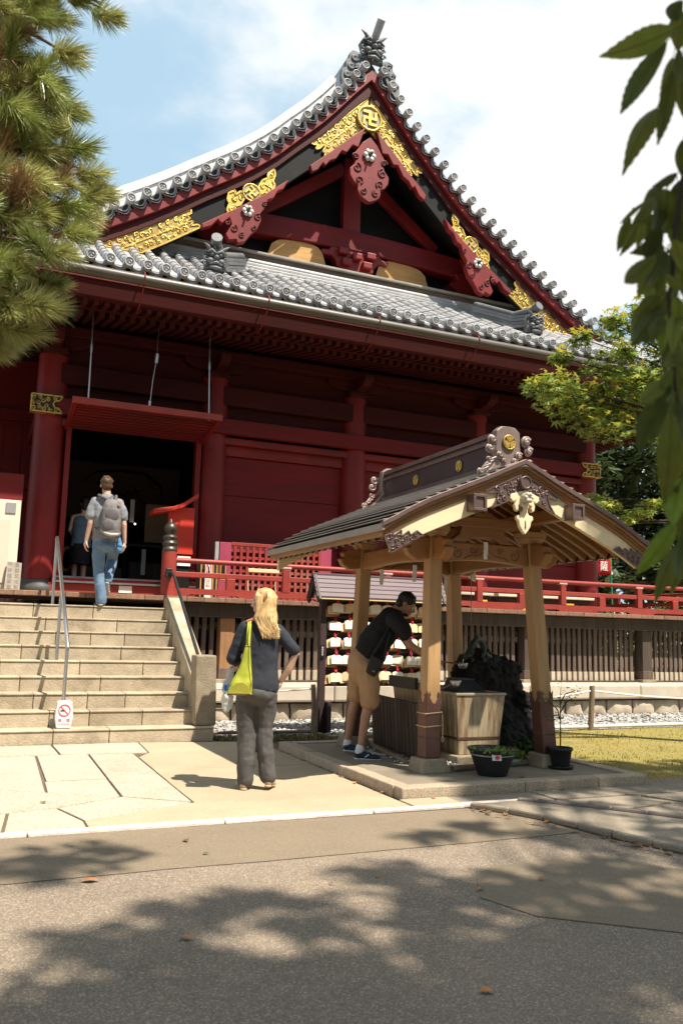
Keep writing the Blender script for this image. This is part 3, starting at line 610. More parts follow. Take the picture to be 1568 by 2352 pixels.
# bargeboards: two red mouldings over the black board
flat=lambda a,b,k: (lambda u:a+b*math.exp(-u/k))
band('red_bargeboard',flat(.16,.02,.5),flat(.36,.05,.5),5.85,13.86,14.02,red,.01)
band('red_bargeboard',flat(.355,.05,.5),flat(.56,.17,.5),5.6,13.93,14.06,reddark,.01)
ob=lambda u:1.0+.44*math.exp(-u/.75)
band('black_bargeboard',flat(.545,.16,.5),ob,5.25,13.985,14.10,blackw,.01)
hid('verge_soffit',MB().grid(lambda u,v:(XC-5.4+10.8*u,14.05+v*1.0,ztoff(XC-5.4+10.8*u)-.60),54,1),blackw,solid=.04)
# gilt mounts on the black board
FG=FRX(13.98)
def along(u,f,sg): # f: 0 top edge .. 1 bottom edge of the black board
    o1=.545+.16*math.exp(-u/.5); return (XC+sg*u,zt(u)-lerp(o1,ob(u),f))
for sg in (-1,1):
    q=lambda u,f:along(u,f,sg)
    poly=[q(0,.02),q(.6,.02),q(1.20,.02),q(1.13,.18),q(1.05,.24),q(1.10,.38),q(1.02,.46),q(.93,.44),q(.90,.56),q(.96,.66),q(.90,.80),q(.93,.99),q(.5,.99),q(0.0,.98)]
    o=fitting(hall,poly,FG,.02,.026,.062,seed=5+sg,lines=((q(0,.5),q(.9,.48)),),ground=giltg)
    for du in (-1,1):
        um=2.33; w=.44
        pl=[q(um+du*.13,.40),q(um+du*.2,.22),q(um+du*.30,.26),q(um+du*.30,.08),q(um+du*.42,.05),q(um+du*w,.30),q(um+du*.40,.50),q(um+du*w,.72),q(um+du*.40,.95),q(um+du*.28,.92),q(um+du*.29,.74),q(um+du*.19,.78),q(um+du*.13,.60)]
        fitting(hall,pl,FG,.03,.03,.075,ground=gold,seed=11+du)
    a=q(2.33,.5); crest(hall,a,.175,FG,ang=-sg*R(38)*-1 if sg<0 else -R(38))
    poly=[q(4.98,.0),q(4.2,.03),q(3.42,.03),q(3.40,.2),q(3.47,.26),q(3.42,.40),q(3.52,.47),q(3.45,.52),q(3.36,.6),q(3.40,.72),q(3.28,.82),q(3.22,.98),q(3.8,.98),q(4.22,.99)]
    fitting(hall,poly,FG,.02,.026,.062,seed=21+sg,ground=giltg,lines=((q(3.5,.52),q(4.62,.52)),))
crest(hall,(XC-.01,11.34),.27,FRX(13.96))
# carved red pendants (gegyo)
def mirror(h): return h+[(-a,b) for a,b in reversed(h)]
def pendant(cx,cz,half,y,rot=0,arms=None,scr=(),sc=1.0,boss=None):
    ca,sa=math.cos(rot),math.sin(rot); T=lambda a,b:(cx+(a*ca-b*sa)*sc,y,cz+(a*sa+b*ca)*sc)
    o=hid('carved_pendant',MB().prism([T(a,b) for a,b in half],(0,.13,0)),red,bevel=.018)
    mb=MB()
    for (a,b,r,s,a0) in scr:
        sp=spiral((a,b),r,1.35,16,s,a0,.12); mb.tube([(T(p,q)[0],y-.006,T(p,q)[2]) for p,q in sp],[.020*sc*(1-.5*i/16) for i in range(17)],6)
    obj('carved_scroll',mb,M('shadowed groove red',(.12,.012,.012),.6,.2,5,0),o)
    if boss:
        mb=MB(); bx,bz=T(*boss)[0],T(*boss)[2]
        for k in range(6): a=2*PI*k/6; mb.ell((bx+.085*sc*math.cos(a),y-.03,bz+.085*sc*math.sin(a)),(.055*sc,.035,.055*sc),8,5)
        obj('flower_boss',mb,M('silvered boss',(.62,.58,.52),.4,.3,9,.1,50,metal=.3),o); mb=MB().cyl((bx,y-.02,bz),(bx,y-.16,bz),.028*sc,.02*sc,10); obj('boss_pin',mb,blackm,o)
    return o
half=[(0,.28),(.16,.14),(.24,-.0),(.34,-.14),(.28,-.22),(.33,-.36),(.42,-.46),(.41,-.6),(.33,-.72),(.24,-.76),(.25,-.86),(.21,-.95),(.12,-1.02),(.0,-1.06)]
pendant(XC-.02,10.62,mirror(half),13.83,scr=((.27,-.42,.10,1,1.6),(-.27,-.42,.10,-1,1.5),(.22,-.66,.085,-1,4),(-.22,-.66,.085,1,5.3),(.13,-.87,.07,1,2),(-.13,-.87,.07,-1,1.1),(.30,-.2,.07,1,0),(-.30,-.2,.07,-1,3)),boss=(-.02,-.12))
for sg in (-1,1):      # wings under the apex mount
    q=lambda u,d:(XC+sg*u,13.85,zt(u)-ob(u)-d+.02)
    mb=MB().prism([q(.12,-.04),q(.45,-.02),q(.8,-.02),q(1.24,-.02),q(1.20,.14),q(1.08,.17),q(.98,.10),q(.93,.20),q(.84,.16),q(.72,.21),q(.60,.13),q(.5,.25),q(.38,.18),q(.26,.3)],(0,.11,0)); hid('carved_pendant',mb,red,bevel=.014)
    # side pendants
    q=lambda u,d:(XC+sg*u,13.83,zt(u)-ob(u)-d+.03)
    mb=MB().prism([q(1.66,0),q(2.1,-.01),q(2.6,-.01),q(3.24,0),q(3.22,.10),q(3.06,.13),q(2.95,.06),q(2.88,.17),q(2.74,.12),q(2.70,.26),q(2.80,.40),q(2.74,.54),q(2.60,.60),q(2.58,.68),q(2.44,.73),q(2.33,.64),q(2.22,.60),q(2.15,.48),q(2.18,.34),q(2.10,.28),q(2.04,.14),q(1.94,.18),q(1.86,.08),q(1.75,.12)],(0,.13,0)); o=hid('carved_pendant',mb,red,bevel=.016)
    mb=MB()
    for (u,d,r,s) in ((2.66,.36,.075,sg),(2.22,.38,.075,-sg),(2.50,.58,.06,-sg),(2.30,.54,.055,sg),(2.78,.2,.05,sg),(2.1,.2,.05,-sg)):
        c=q(u,d); sp=spiral((c[0],c[2]),r,1.3,14,s,1.2,.12); mb.tube([(a,13.824,b) for a,b in sp],[.017*(1-.5*i/14) for i in range(15)],6)
    obj('carved_scroll',mb,MATS['shadowed groove red'],o)
    c=q(2.42,.16); mb=MB()
    for k in range(6): a=2*PI*k/6; mb.ell((c[0]+.07*math.cos(a),13.80,c[2]+.07*math.sin(a)),(.045,.03,.045),8,5)
    obj('flower_boss',mb,MATS['silvered boss'],o); obj('boss_pin',MB().cyl((c[0],13.8,c[2]),(c[0],13.68,c[2]),.024,.018,10),blackm,o)
# gable wall
GY=14.78
hid('gable_wall',MB().prism([(XC-4.9,GY+.12,7.9),(XC+4.9,GY+.12,7.9)]+[(XC+u,GY+.12,zt(u)-.62) for u in (4.9,4,3,2,1,.5,0,-.5,-1,-2,-3,-4,-4.9)],(0,.06,0)),blackw)
def archbeam(x0,x1,z,h,rise,y0,y1):
    n=16; top=[(lerp(x0,x1,i/n),z+h+rise*math.sin(PI*i/n)) for i in range(n+1)]; bot=[(lerp(x0,x1,i/n),z+rise*math.sin(PI*i/n)) for i in range(n+1)]
    return MB().prism([(x,y0,zz) for x,zz in bot+top[::-1]],(0,y1-y0,0))
hid('gable_beam',archbeam(XC-2.75,XC+2.75,8.80,.42,.10,14.60,14.90),redwall,bevel=.02)
hid('king_post',MB().box(XC-.19,XC+.19,14.66,14.86,9.30,10.9),red,bevel=.02)
for sg in (-1,1):
    hid('gable_strut',MB().bar((XC+sg*.18,14.76,10.68),(XC+sg*1.95,14.76,9.34),.14,.24,up=(0,0,1)),red,bevel=.012)
    hid('beam_nose',MB().prism([(XC+sg*a,14.55,b) for a,b in ((2.45,9.22),(2.6,8.95),(2.35,8.86),(2.42,8.72),(2.2,8.62),(2.62,8.36),(3.0,8.42),(3.25,8.62),(3.1,8.8),(3.3,8.95),(3.05,9.0))],(0,.3,0)),red,bevel=.02)
    n=12; x0,x1=(XC+sg*.52,XC+sg*1.78)
    pts=[(lerp(x0,x1,i/n),8.40+.50*max(0,1-(1-2*i/n)**4)**.5*(1-.12*i/n)) for i in range(n+1)]
    hid('bare_panel',MB().prism([(x0,14.66,8.37)]+[(a,14.66,b) for a,b in pts]+[(x1,14.66,8.37)],(0,.03,0)),orangewood)
k=[(0,.50),(.52,.50),(.58,.42),(.74,.40),(.70,.30),(.5,.30),(.42,.2),(.40,.10),(.30,.08),(.26,0)]
hid('frog_leg_strut',MB().prism([(XC+.08+a,14.62,8.42+b) for a,b in mirror(k)],(0,.22,0)),red,bevel=.02)
for dx,z in ((-.3,8.76),(0,8.70),(.3,8.76),(-.22,8.55),(.22,8.55)): hid('bracket_block',MB().box(XC+.08+dx-.1,XC+.08+dx+.1,14.50,14.62,z,z+.13),red,bevel=.018)
silw=M('weather stained sill',(.20,.14,.10),.75,.45,3,.2,30,stretch=(.6,3,5),dirt=(.05,.035,.028),dirt_s=2)
hid('gable_sill',MB().box(XC-4.3,XC+4.3,14.42,14.9,8.16,8.31),silw,bevel=.012); hid('gable_sill',MB().box(XC-4.2,XC+4.2,14.36,14.86,8.314,8.36),M('grey sill cap',(.33,.30,.26),.7,.3,4,.1,30),bevel=.008)
# ornament ridges of the skirt roof with their goblin tiles
def goblin(c,s,parent,yaw=0):
    """demon-face end tile: plate, brow, eyes, nose, jaws, horns and curled fins"""
    mb=MB(); x,y,z=c
    P=lambda a,b,d:(x+a*s*math.cos(yaw)-(-d)*s*math.sin(yaw)*-1, y-d*s+a*s*math.sin(yaw), z+b*s)
    mb.prism([P(a,b,0) for a,b in ((-.42,0),(.42,0),(.40,.35),(.48,.6),(.36,.82),(.22,.9),(0,.86),(-.22,.9),(-.36,.82),(-.48,.6),(-.40,.35))],V(P(0,0,-.22))-V(P(0,0,0)))
    for sg in (-1,1):
        mb.tube([P(sg*.22,.74,.08),P(sg*.36,.86,.14),P(sg*.52,.98,.12)],[.09*s,.06*s,.008*s],7)
        mb.ell(P(sg*.17,.55,.12),(.09*s,.09*s,.08*s),8,6); mb.tube([P(sg*.02,.60,.16),P(sg*.2,.70,.18),P(sg*.36,.62,.12)],[.05*s,.075*s,.03*s],7)
        mb.ell(P(sg*.22,.30,.08),(.15*s,.12*s,.12*s),8,6); mb.tube([P(sg*.12,.12,.14),P(sg*.13,.24,.20)],[.012*s,.035*s],6)
        for k in range(3): sp=spiral((sg*(.40-.03*k),.2+.22*k),.11,1.2,9,sg,0,.2); mb.tube([P(a,b,.05) for a,b in sp],.028*s,5)
    mb.ell(P(0,.42,.18),(.11*s,.13*s,.09*s),8,6); mb.tube([P(-.24,.16,.1),P(0,.22,.2),P(.24,.16,.1)],[.05*s,.07*s,.05*s],7); mb.tube([P(-.22,.04,.08),P(0,.0,.18),P(.22,.04,.08)],[.05*s,.08*s,.05*s],7)
    return obj('goblin_tile',mb,tiled,parent)
g=goblin((XC+.0,13.86,12.56),.55,hall)
obj('ridge_cylinder',MB().cyl((XC+.03,13.9,12.98),(XC+.07,13.62,13.30),.075,.082,16),tile,g)
for sg in (-1,1):
    mb=MB(); c0=(XC+sg*.50,12.30)
    mb.prism([(XC+sg*a,13.90,b) for a,b in ((.20,12.52),(.27,12.64),(.38,12.68),(.46,12.62),(.47,12.5),(.55,12.42),(.53,12.30),(.62,12.22),(.63,12.05),(.58,11.9),(.4,12.1))],(0,.12,0))
    for (a,b,r) in ((.37,12.54,.105),(.45,12.34,.095),(.53,12.14,.085),(.34,12.36,.06)):
        for rr in (r,r*.6): mb.tube([(p,13.89,q) for p,q in spiral((XC+sg*a,b),rr,1.0,12,sg,.5,.15)],.019,6)
    obj('ridge_fin',mb,tiled,g)
for sg in (-1,1):
    mb=MB(); p0=V(XC+sg*2.45,13.98,7.72); p1=V(XC+sg*2.95,13.35,7.38); p2=V(XC+sg*3.18,12.98,7.34)
    for j in range(4):
        for a,b in ((p0,p1),(p1,p2)): mb.bar(a+V(0,0,.065*j),b+V(0,0,.065*j),.20-.02*(j%2),.055)
    mb.tube([p0+V(0,0,.28),p1+V(0,0,.27),p2+V(0,-.02,.33)],.065,9); mb.tube([p2+V(0,-.02,.33),p2+V(sg*.02,-.14,.37)],.09,16)
    o=hid('corner_ridge',mb,tiled); goblin((p2.x,p2.y-.02,p2.z-.14),.42,o)
# ------------------------------------------------------------------ veranda, plinth, railing
ver=thing('veranda','raised timber veranda with dark slatted skirting running along the temple front','veranda',(8,12.7,.5))
vo=lambda n,mb,mt,**k: obj(n,mb,mt,ver,**k)
x=-2.4
while x<16.2:
    w=rnd.uniform(.26,.36); vo('deck_plank',MB().box(x+.002,x+w-.002,12.62+rnd.uniform(-.006,.006),14.22,1.757,1.83+rnd.uniform(-.003,.002)),edgewood,bevel=.008); x+=w
vo('deck_plank',MB().box(12.4,16.2,14.23,26,1.757,1.828),edgewood)
vo('edge_beam',MB().box(2.9,16.2,12.80,12.93,1.535,1.752),darkwood,bevel=.012)
for i,xx in enumerate((3.69,6.52,9.34,12.09,14.85)):
    m=orangewood if i==0 else slatwood
    vo('screen_post',MB().box(xx-.115,xx+.115,12.84,13.07,.55,1.53),M('post toned as sunlit',(.40,.20,.085),.65,.35,3,.15,30,stretch=(4,4,.5),dirt=(.24,.15,.10)) if i==0 else darkwood,bevel=.01)  # first post coloured orange as if lit, the others dark wood
    vo('post_foot',MB().box(xx-.17,xx+.17,12.80,13.12,.535,.60),stoned,bevel=.01); vo('post_shoe',MB().box(xx-.125,xx+.125,12.83,13.08,.60,.76),slatwood,bevel=.008)
sl0=None
x=2.98
while x<15.9:
    if all(abs(x-xx)>.19 for xx in (3.69,6.52,9.34,12.09,14.85)):
        if sl0 is None: sf0=vo('slat_foot',MB().box(x-.040,x+.040,12.965,13.04,.56,.735),M('slat foot paled for sun',(.48,.40,.31),.8,.25,4,.15,40,dirt=(.30,.22,.16)),bevel=.004)  # foot colour lighter, standing for sun on the slat bottoms
        else: c=sf0.copy(); COL.objects.link(c); c.parent=ver; c.location=(x-sx,0,0)
        if sl0 is None: sl0=vo('slat',MB().box(x-.034,x+.034,12.98,13.03,.56,1.54),slatwood,bevel=.004); sx=x
        else:
            c=sl0.copy(); COL.objects.link(c); c.parent=ver; c.location=(x-sx,rnd.uniform(-.004,.004),0)
    x+=.1245
vo('slat_rail',MB().box(2.9,15.9,13.035,13.075,.70,.77),slatwood); vo('slat_rail',MB().box(2.9,15.9,13.035,13.075,1.35,1.42),darkwood)
vo('ground_sill',MB().box(2.9,15.9,12.93,13.1,.536,.575),darkwood,bevel=.006)
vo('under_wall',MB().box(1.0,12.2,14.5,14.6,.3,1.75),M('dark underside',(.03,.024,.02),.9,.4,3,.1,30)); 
# stone plinth
pl=thing('stone_plinth','pale stone plinth of rough blocks and smooth capstones below the veranda','plinth',(9,12.5,0))
x=2.62
while x<17.5:
    w=rnd.uniform(1.05,1.5); obj('capstone',MB().box(x+.003,x+w-.003,12.28,13.4,.285,.54),M('smooth capstone',(.60,.51,.40),.85,.2,2.5,.12,50,dirt=(.44,.35,.26),dirt_s=2,objvar=.07),pl,bevel=.03); x+=w
obj('shade_strip',MB().box(2.62,17.5,12.46,13.2,.255,.286),M('shade line tone',(.16,.12,.09),.9,.3,4,.1,40),pl)  # dark strip painted as the shade line under the capstones
x=2.62
while x<17.5:
    w=rnd.uniform(.36,.62); mb=MB(); yf=12.36+rnd.uniform(-.02,.02); sk=rnd.uniform(-.03,.03)
    me=bpy.data.meshes.new('rough'); n=5; 
    def fb(u,v,x=x,w=w,yf=yf,sk=sk):
        e=min(u,1-u,v,1-v); px=x+.012+(w-.024)*u+sk*(v-.5); pz=-.05+.30*v
        return (px,yf+.05-.06*min(1,e*5)+.03*noise.noise(V(px*5,pz*5,3))+.015*noise.noise(V(px*14,pz*14,8)),pz)
    mb.grid(lambda u,v:fb(1-u,v),8,6,True); mb.box(x+.02,x+w-.02,yf+.06,13.2,-.05,.24)
    obj('rough_block',mb,plinth,pl); x+=w
# railing
ra=thing('veranda_railing','vermilion railing with capped corner post along the veranda edge','railing',(8.5,12.75,1.83))
ro=lambda n,mb,mt,**k: obj(n,mb,mt,ra,**k)
RY=12.75
hp=ro('corner_post',MB().tube([(2.705,RY,1.825),(2.70,RY,2.50)],.112,20),redrail)
obj('metal_cap',MB().lathe([(.112,0),(.118,.01),(.118,.05),(.108,.055),(.108,.10),(.12,.105),(.12,.135),(.108,.14),(.104,.19),(.115,.195),(.115,.225),(.09,.245),(.06,.262),(.058,.275),(.085,.295),(.102,.33),(.104,.355),(.088,.40),(.05,.435),(.022,.455),(.012,.49),(0,.505)],(2.70,RY,2.50),24),M('dark bronze cap',(.10,.085,.07),.38,.4,5,.05,40,metal=.6),hp)
ro('hand_rail',MB().tube([(2.8,RY,2.375),(14.5,RY,2.375)],.04,12),redrail)
ro('middle_rail',MB().box(2.8,14.5,RY-.03,RY+.03,2.125,2.205),redrail,bevel=.008)
mb=MB(); a=2.8
segs=[(2.8,4.0),(4.0,5.4),(5.4,6.6),(6.6,8.6),(8.6,10.4),(10.4,11.9),(11.9,13.2),(13.2,14.6)]
for a,b in segs:    # bottom rail is cut with flat arches for drainage
    m=(a+b)/2; w=.42
    mb.prism([(a,RY-.045,1.835),(m-w,RY-.045,1.835),(m-w+.06,RY-.045,1.868),(m+w-.06,RY-.045,1.868),(m+w,RY-.045,1.835),(b,RY-.045,1.835),(b,RY-.045,1.955),(a,RY-.045,1.955)],(0,.09,0))
ro('base_rail',mb,redrail)
for i in range(14):
    xx=3.67+i*.905
    if xx>14.4: break
    if i%2: ro('baluster',MB().box(xx-.058,xx+.058,RY-.05,RY+.05,1.95,2.345),redrail,bevel=.008); ro('saddle',MB().box(xx-.085,xx+.085,RY-.05,RY+.05,2.33,2.36),M('worn rail saddle',(.62,.50,.45),.6,.3,6,.1,40),bevel=.006)
    else: ro('short_post',MB().box(xx-.07,xx+.07,RY-.045,RY+.045,1.95,2.13),redrail,bevel=.008)
ro('corner_post',MB().box(14.42,14.58,RY-.08,RY+.08,1.83,2.42),redrail,bevel=.01)
ro('hand_rail',MB().tube([(14.5,RY,2.375),(14.5,24,2.375)],.04,10),redrail); ro('middle_rail',MB().box(14.47,14.53,RY+.1,24,2.125,2.205),redrail); ro('base_rail',MB().box(14.455,14.545,RY+.1,24,1.835,1.955),redrail)
for i in range(12): ro('baluster',MB().box(14.45,14.55,13.6+i*.9,13.7+i*.9,1.95,2.345 if i%2 else 2.13),redrail)
# ------------------------------------------------------------------ things standing on the veranda
# leaning lattice screen
la=thing('lattice_screen','red wooden lattice screen with worn bare bars standing against the temple shutters','screen',(4.8,13.72,1.83))
wornred=M('worn red lattice',(.33,.035,.03),.6,.3,3,.08,40,dirt=(.42,.31,.20),dirt_s=1.1,objvar=.04)
for x0,x1,mt in ((3.74,3.94,M('faded magenta stile',(.36,.05,.10),.55,.2,3,.05,40)),(5.56,5.76,MATS['faded magenta stile'])): obj('stile',MB().box(x0,x1,13.70,13.75,1.835,2.80),mt,la,bevel=.005)
obj('edge_strip',MB().box(3.66,3.72,13.69,13.74,1.9,2.80),M('peeling grey edge',(.42,.41,.38),.7,.3,8,.1,40),la)
for i in range(9): obj('lattice_bar',MB().box(3.94,5.56,13.715,13.735,1.86+i*.113,1.905+i*.113),wornred,la)
for i in range(15): obj('lattice_bar',MB().box(3.985+i*.1095,4.03+i*.1095,13.700,13.716,1.84,2.79),wornred,la)
obj('top_rail',MB().box(3.94,5.56,13.695,13.75,2.755,2.81),redrail,la,bevel=.004)
obj('backing_board',MB().box(3.95,5.55,13.80,13.82,1.86,2.78),M('dull red backing',(.15,.016,.018),.6,.2,3,.05,40),la)
# pale towel bar lashed to the rail
tb=thing('wooden_rack','small pale wooden bar on thin legs behind the vermilion rail','rack',(4.28,12.98,1.83))
obj('bar',MB().box(4.02,4.54,12.95,13.01,2.27,2.33),emaw,tb,bevel=.006)
for xx in (4.04,4.5): obj('leg',MB().tube([(xx,12.98,2.3),(xx-.01,13.0,2.1),(xx+.01,13.0,1.832)],.012,8),emaw,tb)
# dark slatted doors and notice strip
dk=thing('slatted_box','dark slatted wooden box with ochre slats beside the doorway column','box',(3.5,13.3,1.83))
obj('body',MB().box(3.30,3.62,13.26,13.46,1.832,2.45),darkwood,dk,bevel=.006)
for k in range(5): obj('slat',MB().box(3.315+k*.064,3.335+k*.064,13.235,13.26,1.86,2.42),orangewood,dk)
oc=thing('ochre_plaque','small ochre wooden frame between the slatted box and the lattice screen','frame',(3.70,13.3,2.15)); obj('frame',MB().box(3.635,3.735,13.24,13.28,2.13,2.44),M('ochre wood',(.62,.30,.05),.5,.2,3,.05,40),oc,bevel=.01); obj('dark_opening',MB().box(3.662,3.712,13.225,13.242,2.19,2.38),blackw,oc)
ns=thing('notice_strip','narrow white notice strip with red prohibition ring and red lettering behind the rail','sign',(3.43,13.2,1.83))
obj('board',MB().box(3.38,3.485,13.19,13.205,1.832,2.42),paper,ns)
obj('prohibition_ring',MB().tube([(3.432+.038*math.cos(2*PI*k/20),13.187,2.31+.085*math.sin(2*PI*k/20)) for k in range(21)],.006,6,False).tube([(3.41,13.187,2.375),(3.455,13.187,2.245)],.006,6),redink,ns)
obj('figure',MB().tube([(3.43,13.186,2.34),(3.435,13.186,2.27),(3.44,13.186,2.23)],[.012,.014,.008],6),blackink,ns)
lettering('lettering',[('立入',.034,0,.07),('禁止',.034,0,.03),('こみ',.03,0,-.09)],redink,ns,((3.432,13.188,2.0),(1,0,0),(0,0,1))); lettering('small_print',[('DO NOT',.02,0,0),('ENTER',.02,0,-.025)],greyink,ns,((3.432,13.188,2.13),(1,0,0),(0,0,1)))
# low benches along the wall
for i,(x0,x1) in enumerate(((8.05,8.95),(9.05,9.95),(10.05,11.3))):
    b=thing('low_bench','low white topped bench with orange blocks, '+('nearest the water pavilion post','in the middle of its row on the veranda','farthest right on the veranda')[i],'bench',((x0+x1)/2,13.55,1.83),'low benches on the veranda')
    obj('top',MB().box(x0,x1,13.4,13.75,2.10,2.15),M('bleached board',(.70,.62,.48),.7,.2,4,.1,40),b,bevel=.006); obj('underframe',MB().box(x0+.04,x1-.04,13.47,13.72,2.02,2.098),darkwood,b)
    for xx in (x0+.55,): obj('block',MB().box(xx,xx+.22,13.42,13.6,1.832,2.018),M('orange block',(.75,.36,.04),.6,.25,6,.05,40),b,bevel=.01)
    for xx in (x0+.06,x1-.2): obj('leg',MB().box(xx,xx+.12,13.5,13.7,1.832,2.018),darkwood,b)
# cream cabinet and wooden name board, left of the door column
cb=thing('cream_cabinet','tall cream metal cabinet left of the temple column at the picture edge','cabinet',(.1,13.7,1.83))
obj('body',MB().box(-.55,.585,13.5,14.0,1.835,3.20),cream,cb,bevel=.008); obj('door',MB().box(-.5,.46,13.485,13.502,1.95,2.90),cream,cb,bevel=.004); obj('vent',MB().box(.375,.515,13.485,13.503,3.0,3.155),M('grey vent mesh',(.30,.29,.30),.6,.2,40,.2,200),cb)
obj('red_cover',MB().box(-.5,.60,13.6,14.1,3.205,3.62),redwall,cb)
wb=thing('wooden_name_board','grey weathered wooden board with two columns of brushed characters leaning on the cabinet','sign',(.55,13.35,1.83))
obj('board',MB().hexa([(.43,13.33,1.832),(.645,13.33,1.832),(.645,13.36,1.832),(.43,13.36,1.832),(.455,13.42,2.27),(.655,13.42,2.255),(.655,13.45,2.255),(.455,13.45,2.27)]),M('grey board',(.40,.34,.27),.8,.25,4,.15,30,stretch=(5,5,.5)),wb)
lettering('lettering',[(c,.068,.05,.17-.085*i) for i,c in enumerate('重要文化財')]+[(c,.068,-.05,.17-.085*i) for i,c in enumerate('不許撮影堂')],greyink,wb,((.546,13.372,2.06),(1,0,0),(0,.2,.98)))
pn=thing('paper_notice','blank white paper card fixed to the red riser under the doorway','notice',(2.32,14.2,1.91)); obj('card',MB().box(2.21,2.42,14.205,14.216,1.905,2.02),paper,pn)
# red board with curved roof hanging at the right of the doorway
rs=thing('red_board_shrine','bright red board with small curved roof standing inside the doorway on the right','board',(3.05,13.95,1.83))
brt=M('bright vermilion',(.62,.045,.022),.45,.15,2,.03,30)
obj('board',MB().box(2.90,3.33,13.9,13.96,2.62,3.36),brt,rs,bevel=.005); obj('board_foot',MB().box(2.96,3.33,13.89,13.97,2.575,2.625),brt,rs)
cv=[(2.62,3.20),(2.76,3.235),(2.95,3.27),(3.14,3.36),(3.36,3.53)]
obj('curved_roof',MB().prism([(a,13.78,b+.075) for a,b in cv]+[(a,13.78,b) for a,b in cv[::-1]],(0,.34,0)),brt,rs,bevel=.006)
obj('stand',MB().box(2.97,3.30,13.92,13.98,1.86,2.58),blackw,rs); obj('white_label',MB().box(3.08,3.30,13.895,13.905,2.38,2.54),paper,rs)
ax=thing('side_annex','dark red boarded annex wall behind the cream cabinet at the left edge','building',(-1.5,17,1.83))
for k in range(13): obj('wall_board',MB().box(-3.3+k*.33,-2.98+k*.33,17,17.04,1.83,5.2),redwall,ax)
obj('backing',MB().box(-3.4,.95,17.06,17.12,1.83,6.6),redwall,ax)
for z in (3.9,5.2): obj('wall_beam',MB().box(-3.4,.95,16.92,17.06,z,z+.22),redwall,ax)
obj('upper_wall',MB().box(-3.4,.95,17.0,17.06,5.42,6.6),redwall,ax)
# dim interior of the hall
hp_=thing('horse_painting','dark votive painting of a horse on brown boards deep inside the doorway','painting',(2.75,18,3.5))
obj('panel',MB().box(1.6,3.95,18,18.05,3.55,4.75),M('smoked brown panel',(.11,.07,.05),.7,.3,2,.05,30,stretch=(.4,1,5)),hp_)
obj('brushwork',MB().tube([(1.9,17.99,4.3),(2.2,17.99,4.55),(2.7,17.99,4.62),(3.2,17.99,4.6),(3.55,17.99,4.35),(3.6,17.99,4.0)],[.01,.025,.03,.03,.03,.01],6).tube([(2.3,17.99,4.5),(2.25,17.99,4.3),(2.4,17.99,4.05),(2.8,17.99,4.1),(3.2,17.99,4.25)],[.02,.03,.02,.02,.01],6).tube([(3.0,17.99,4.3),(3.1,17.99,4.05),(3.3,17.99,3.95)],.02,6),blackw,hp_)
al=thing('altar_stand','dark altar furniture with hanging white paper strips inside the doorway','altar',(2.9,17,2.02))
obj('cabinet',MB().box(2.75,3.6,16.6,17.2,2.02,2.6),darkwood,al); obj('pillar',MB().box(2.62,2.72,16.7,16.8,2.02,4.0),blackw,al); obj('shelf',MB().box(2.5,3.5,16.5,16.6,2.9,2.95),darkwood,al)
obj('notice_board',MB().box(3.0,3.5,16.55,16.58,3.0,3.75),M('tan notice',(.32,.22,.13),.7,.2,3,.03,30),al)
for (x,z,h) in ((2.45,3.1,.5),(2.68,3.35,.45),(2.42,2.2,.5),(2.95,2.35,.5)): obj('paper_strip',MB().box(x,x+.08,16.45,16.46,z,z+h),paper,al)
flame=emit('candle flame',(1,.45,.15),2.2); lampm=emit('small lamp',(1,.9,.75),3)
cd=thing('candle_rack','low candle rack with one burning candle in the dark doorway','candle rack',(1.95,16,2.02)); obj('table',MB().box(1.6,2.5,15.9,16.2,2.02,2.42),darkwood,cd)
for k in range(5): obj('candle',MB().cyl((1.7+k*.16,16,2.42),(1.7+k*.16,16,2.54),.014),white,cd)
obj('flame',MB().ell((2.02,16,2.57),(.012,.012,.03),8,6),flame,cd)
for x,y,z in ((2.42,16.4,3.05),(2.78,16.4,3.32)): o=obj('small_lamp',MB().ell((x,y,z),.018,8,6),lampm); tag(o,'tiny glowing lamp inside the dark doorway, '+('lower left one' if x<2.6 else 'upper right one'),'lamp','small lamps inside the doorway')
tw=thing('round_ornament','dull orange ring ornament hanging low at the left of the doorway','ornament',(1.45,15.2,2.2)); obj('ring',MB().tube([(1.45+.09*math.cos(2*PI*k/18),15.2,2.48+.2*math.sin(2*PI*k/18)) for k in range(19)],.035,8,False),M('dull orange',(.40,.17,.03),.6,.2,5,.05,40),tw); obj('stand',MB().box(1.3,1.6,15.1,15.3,2.02,2.25),blackw,tw)
# no-smoking stand on the lowest step
nsg=thing('no_smoking_sign','white plastic no smoking sign with red ring standing on the lowest step','sign',(1.085,10.38,RI))
prof=[(-.078,0),(-.096,.10),(-.098,.15),(-.082,.29),(-.072,.305),(.072,.305),(.082,.29),(.098,.15),(.096,.10),(.078,0)]
obj('shell',MB().prism([(1.085+a,10.335+.10*(b*.3),RI+.003+b) for a,b in prof],(0,.10,0)),M('white sign plastic',(.85,.83,.80),.4,.04,3,0),nsg,bevel=.012)
FS=lambda a,b:(1.085+a,10.335+.03*b-.003,RI+b)
obj('prohibition_ring',MB().tube([FS(.062*math.cos(2*PI*k/28),.205+.062*math.sin(2*PI*k/28)) for k in range(29)],.0055,6,False).tube([FS(-.043,.249),FS(.043,.161)],.0055,6),redink,nsg)
obj('cigarette',MB().hexa([FS(-.042,.198)]*0+[(1.085+a,10.335+.03*.2+d,RI+b) for d in (-.006,) for a,b in ((-.042,.197),(.005,.197),(.005,.209),(-.042,.209))]+[(1.085+a,10.335+.03*.2-.002,RI+b) for a,b in ((-.042,.197),(.005,.197),(.005,.209),(-.042,.209))]),blackink,nsg)
